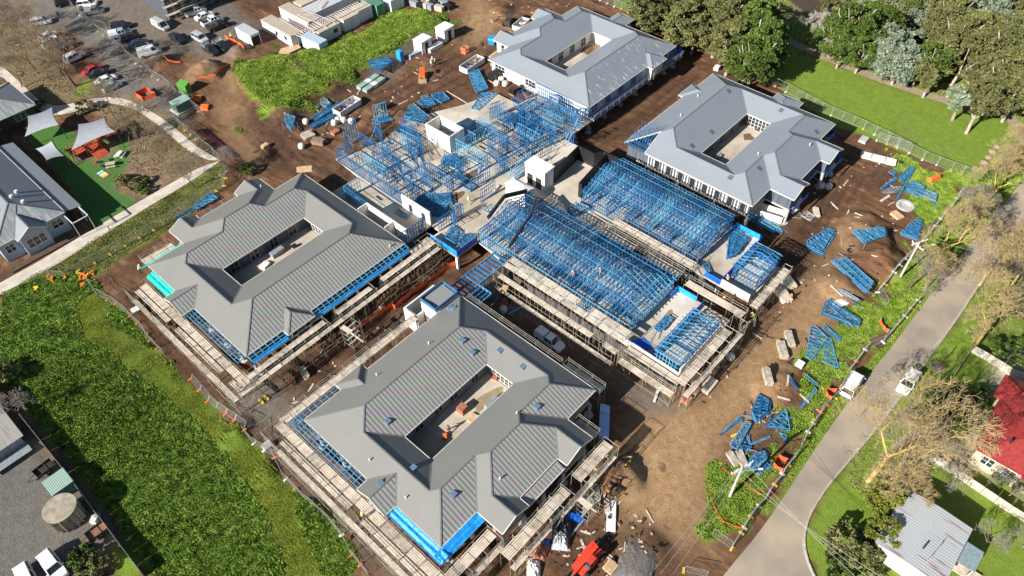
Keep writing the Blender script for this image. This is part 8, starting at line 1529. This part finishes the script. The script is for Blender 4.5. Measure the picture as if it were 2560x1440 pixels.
for a in [('y1',3,1,2400,265,.8,'yellow leafless tree beside the park boulders'), ('y2',3,1,2190,600,1.0,'yellow leafless tree at the yard fence corner'), ('y1',3,1,2300,470,.7,'second yellow leafless tree overhanging the upper road'), ('k1',3,1,2080,790,.95,'greyer leafless tree between the yellow ones above the power pole'), ('y2',3,1,1960,930,.8,'yellow leafless tree left of the greyer one'), ('y1',3,1,1760,1130,1.0,'yellow forked leafless tree just right of the power pole'), ('y2',3,1,1650,1370,.75,'low leafless tree on the verge below the power pole'), ('k1',3,2,1500,90,.8,'brownish leafless tree spreading over the road edge'),
 ('y1',3,1,2150,1330,1.0,'leafless yellow tree on the far side of the road, upper one'), ('y2',3,2,2110,620,1.25,'leafless yellow tree at the garden fence corner'), ('y2',3,1,2420,1370,1.0,'leafless yellow tree near the right edge above the red roof'), ('k1',3,2,2330,240,1.0,'grey leafless tree behind the fence corner tree'), ('yb',3,3,1130,580,1.25,'huge golden leafless tree leaning over the road bend'), ('y2',3,3,1350,500,1.1,'leafless tree pressed against the huge golden one'), ('k1',3,3,1450,420,1.05,'grey twiggy tree between the golden tree and driveway'), ('y1',3,3,1290,720,.8,'small golden leafless tree beside the silver roof'),
 ('b1',0,0,690,785,1.25,'big brown leafless tree leaning over the parked cars'), ('b2',0,0,1075,1115,.95,'forked leafless tree beside the curved path'), ('b1',0,0,60,420,.9,'leafless tree at the far left of the lane'), ('b2',0,0,330,640,1.0,'leafless tree on the litter left of the red car'), ('b2',0,0,330,420,1.0,'leafless tree over the white sedan and van'), ('b1',0,0,150,250,.9,'leafless tree near the top left corner'), ('b2',0,0,560,700,1.0,'leafless tree just left of the big leaning one'), ('b2',0,0,200,800,.8,'leafless tree between footpath and leaf litter'),
 ('b2',0,0,1330,1190,.65,'low leafless tree inside the curved path, upper one'), ('b2',0,0,1480,1380,.6,'low leafless tree by the sandy rocks'), ('b2',0,1,1530,250,.65,'low leafless tree inside the path corner'), ('b2',0,1,1790,440,.75,'leafless tree standing below the path corner'), ('b2',0,0,1180,1300,.6,'twiggy thicket tree behind the largest sail'), ('k1',0,1,2080,300,.6,'dark twiggy tree outside the path corner'), ('p1',0,2,200,1250,1.0,'pale star-shaped bare shrub beside the old shed'), ('w1',3,0,640,400,1.5,'whitish twiggy tree beside the creek path'), ('k1',3,0,420,290,.7,'grey bare tree in the shade by the creek'),
 ('p1',3,3,1880,640,.9,'thin leaning bare tree on the lawn by the lattice fence'), ('p1',3,3,2170,1160,.9,'small bare tree behind the silver roof annex'), ('p1',3,3,2280,600,.7,'bare bushes below the red roof, upper one'), ('p1',3,3,2400,720,.8,'bare bushes below the red roof, lower one'), ('p1',3,3,2540,1180,.9,'pale bare tree at the right picture edge'), ('p1',2,2,1010,560,.01,'x')]:
    if a[5] > .05: bare_t(*a)
for i, a in enumerate([('y1',3,3,1230,830,.95,'rounded yellow-green conifer under the golden tree'), ('y1',3,3,1220,1150,.85,'bright conifer at the corner of the silver roof'), ('s1',3,3,960,1230,1.9,'rounded olive shrub beside the bright conifer'), ('s1',3,3,1130,1330,1.5,'dark olive shrub along the white kerb'), ('s2',3,3,860,1410,1.3,'green shrub at the bottom edge by the road'), ('s1',3,2,1880,1210,1.6,'grey garden shrub inside the pale timber fence'), ('s2',3,2,1750,1250,1.4,'dark garden shrub beside the driveway corner'), ('s2',3,2,2000,1290,1.2,'low shrub behind the red house path'), ('s2',3,2,2180,1110,1.3,'leafy shrub against the red house wall, upper one'), ('s1',3,3,2130,50,1.0,'x2'),
 ('s2',3,3,2420,560,1.7,'dark shrub under the red roof eave'), ('s2',3,2,2440,720,2.0,'big green bush beyond the brick-patterned fence'), ('s1',3,2,2520,300,2.0,'olive bush under the roadside yellow trees'), ('y1',3,1,2440,970,.55,'clipped yellow-green hedge by the far kerb'), ('s2',3,1,2520,1060,2.0,'dark green bush behind the clipped hedge'), ('s1',0,1,1150,390,1.0,'yellow-green tuft by the rockery, left one'), ('s1',0,1,1240,440,.9,'yellow-green tuft by the rockery, lower one'), ('s2',0,1,1330,390,.8,'green tuft right of the rockery'), ('s2',0,1,1310,480,.9,'low bush by the sunlit path edge'), ('s1',0,0,780,1010,1.2,'reddish garden bush above the largest sail'), ('s2',0,0,380,975,.9,'yellow-green bush against the footpath by the annexe'),
 ('s2',0,1,2270,300,1.1,'green weed clump behind the left building'), ('s2',0,3,790,1300,1.3,'bright green weed clump by the white four wheel drive'), ('s1',0,2,30,930,1.6,'brownish bush at the left picture edge'), ('s2',2,3,2430,770,.8,'x3'), ('s1',0,3,880,1360,1.2,'dry brown shrub row under the sheet fence'), ('s1',3,0,1560,650,1.6,'reedy olive bush beside the creek path'), ('s1',3,0,760,150,2.2,'straw-coloured reed clump on the creek bank, left one'), ('s1',3,0,930,100,2.2,'straw-coloured reed clump on the creek bank, right one')]):
    if len(a[6]) > 3: put(*a[:6], a[6], 'garden shrubs and bushes', crown=False)
for d in (PROTO, BP):
    for k in d:
        if d[k][1] == 0:
            for ch in list(d[k][0].children): bpy.data.objects.remove(ch)
            bpy.data.objects.remove(d[k][0])
# young staked tree on the verge
p = at(3,2,1770,795); t_ = empty('sapling', p, 'staked leafless sapling in a round mulch ring on the verge', 'tree'); mb = MB(); mb.bar((0,0,0),(.1,.1,3.2),.08); mb.bar((.05,.05,2),(.6,.2,3.4),.04); mb.bar((.05,.05,2.2),(-.4,.3,3.6),.04); mb.build('trunk', BARKD, t_); mb = MB(); mb.cyl(0,0,0,.08,1.1,n=20); mb.build('mulch_ring', mat('mulch_ring',(.32,.24,.17),scale=6), t_)
# ---- grasses
def scatter(name, M_, n, size, m, jitter=.35, blades=4, hmul=1.0, seed=1):
    r = np.random.default_rng(seed); idx = np.argwhere(M_ > .45); w = M_[idx[:, 0], idx[:, 1]]; pick = idx[r.choice(len(idx), n, p=w/w.sum())]; x = GX[0]+(pick[:, 0]+r.random(n))*GS; y = GY[0]+(pick[:, 1]+r.random(n))*GS
    z = HT[pick[:, 0], pick[:, 1]]; big = .55+.9*vnoise(x, y, 2.3, 5)+.3*r.random(n); V = []; s = size*big
    for b in range(blades):
        a = r.random(n)*2*pi; t = r.uniform(.25, 1.0, n); L = s*r.uniform(.7, 1.3, n); dx, dy = np.cos(a), np.sin(a); ox, oy = r.normal(0, 1, (2, n))*s*.35
        bx, by = x+ox, y+oy; w_ = L*.30
        p0 = np.stack([bx-dy*w_, by+dx*w_, z-.02], 1); p1 = np.stack([bx+dy*w_, by-dx*w_, z-.02], 1); p2 = np.stack([bx+dx*L*t+dy*w_*.9, by+dy*L*t-dx*w_*.9, z+L*hmul*(1.05-t*.6)], 1); p3 = np.stack([bx+dx*L*t-dy*w_*.9, by+dy*L*t+dx*w_*.9, z+L*hmul*(1.05-t*.6)], 1); V.append(np.stack([p0, p1, p2, p3], 1).reshape(-1, 3))
    V = np.concatenate(V); o = fastmesh(name, V, np.arange(len(V)).reshape(-1, 4), m, smooth=False); tag(o, kind='stuff'); return o
ok = np.ones_like(XX)
for R_ in ((17,27,53,63),(14,69,58,108),(60,73,104,107),(5.5,120,21,152)): ok[(XX > R_[0]) & (XX < R_[2]) & (YY > R_[1]) & (YY < R_[3])] = 0
LW = leafmat('weed_leaves', (.055,.105,.010), (.14,.235,.025), (.27,.38,.06), sc=1.1); LT = leafmat('track_grass', (.10,.14,.01), (.16,.20,.018), (.24,.27,.03), sc=.4); LG = leafmat('meadow_grass', (.09,.15,.014), (.16,.24,.026), (.27,.34,.06), sc=.7); LS = leafmat('dry_grass', (.14,.16,.04), (.23,.25,.07), (.34,.33,.12), sc=.4)
lm = lush*(gr > .4)
scatter('tall_weeds', lm*(1-track*.96), 120000, .25, LW, seed=1, hmul=.75); scatter('flattened_grass', lm*np.clip(track*1.6, 0, 1), 26000, .14, LT, hmul=.5, seed=2)
scatter('bank_grass', ragged(gmask('hill', 3), .75)*(gr > .5), 34000, .2, LG, seed=3); sr = np.maximum(ragged(gmask('site_r', 3), .9), gmask('verge', 1)*.7)*(gr > .5); sr = sr*(1-np.clip(mask([(2800,250),(2640,370),(2550,460),(2445,585),(2335,725),(2235,860),(2125,1000),(2010,1165),(1880,1355),(1770,1490),(2060,1490),(2003,1340),(2060,1225),(2195,1065),(2290,935),(2395,790),(2575,545),(2900,370)], 0)*2, 0, 1)); scatter('yard_weeds', sr, 34000, .17, LG, seed=4)
sg_ = blur(mask(GRASS['strip'], 1), 1); pth = np.maximum(strip([(552,403),(345,522),(225,592),(110,662),(0,722),(-160,815)], 2.6), 0); scatter('strip_grass', sg_*(1-pth)*ok, 22000, .11, LS, seed=5); scatter('leaf_litter_scrub', dry*(1-np.clip(paved+mask([(0,160),(60,215),(135,265),(250,243),(350,262),(420,305),(552,402),(520,420),(400,315),(300,260),(125,290),(0,200)], 1), 0, 1))*ok*(HT > -1), 30000, .15, leafmat('dry_scrub', (.13,.095,.05), (.22,.17,.09), (.32,.26,.15), sc=.5), seed=6)
reed = mask([(2010,-60),(2050,0),(2105,35),(2160,45),(2200,60),(2280,100),(2330,110),(2300,70),(2200,20),(2100,-60)], 1); scatter('creek_reeds', reed, 4000, .6, leafmat('reeds', (.28,.21,.12), (.42,.33,.2), (.55,.45,.3), sc=.5), seed=7)
bk = blur((bare > .5).astype(float), 1)*ok*(ragged(gmask('hill', 8), .9) > .2)*(gr < .5); scatter('bank_weeds', np.clip(bk, 0, 1), 4000, .16, LG, seed=8)
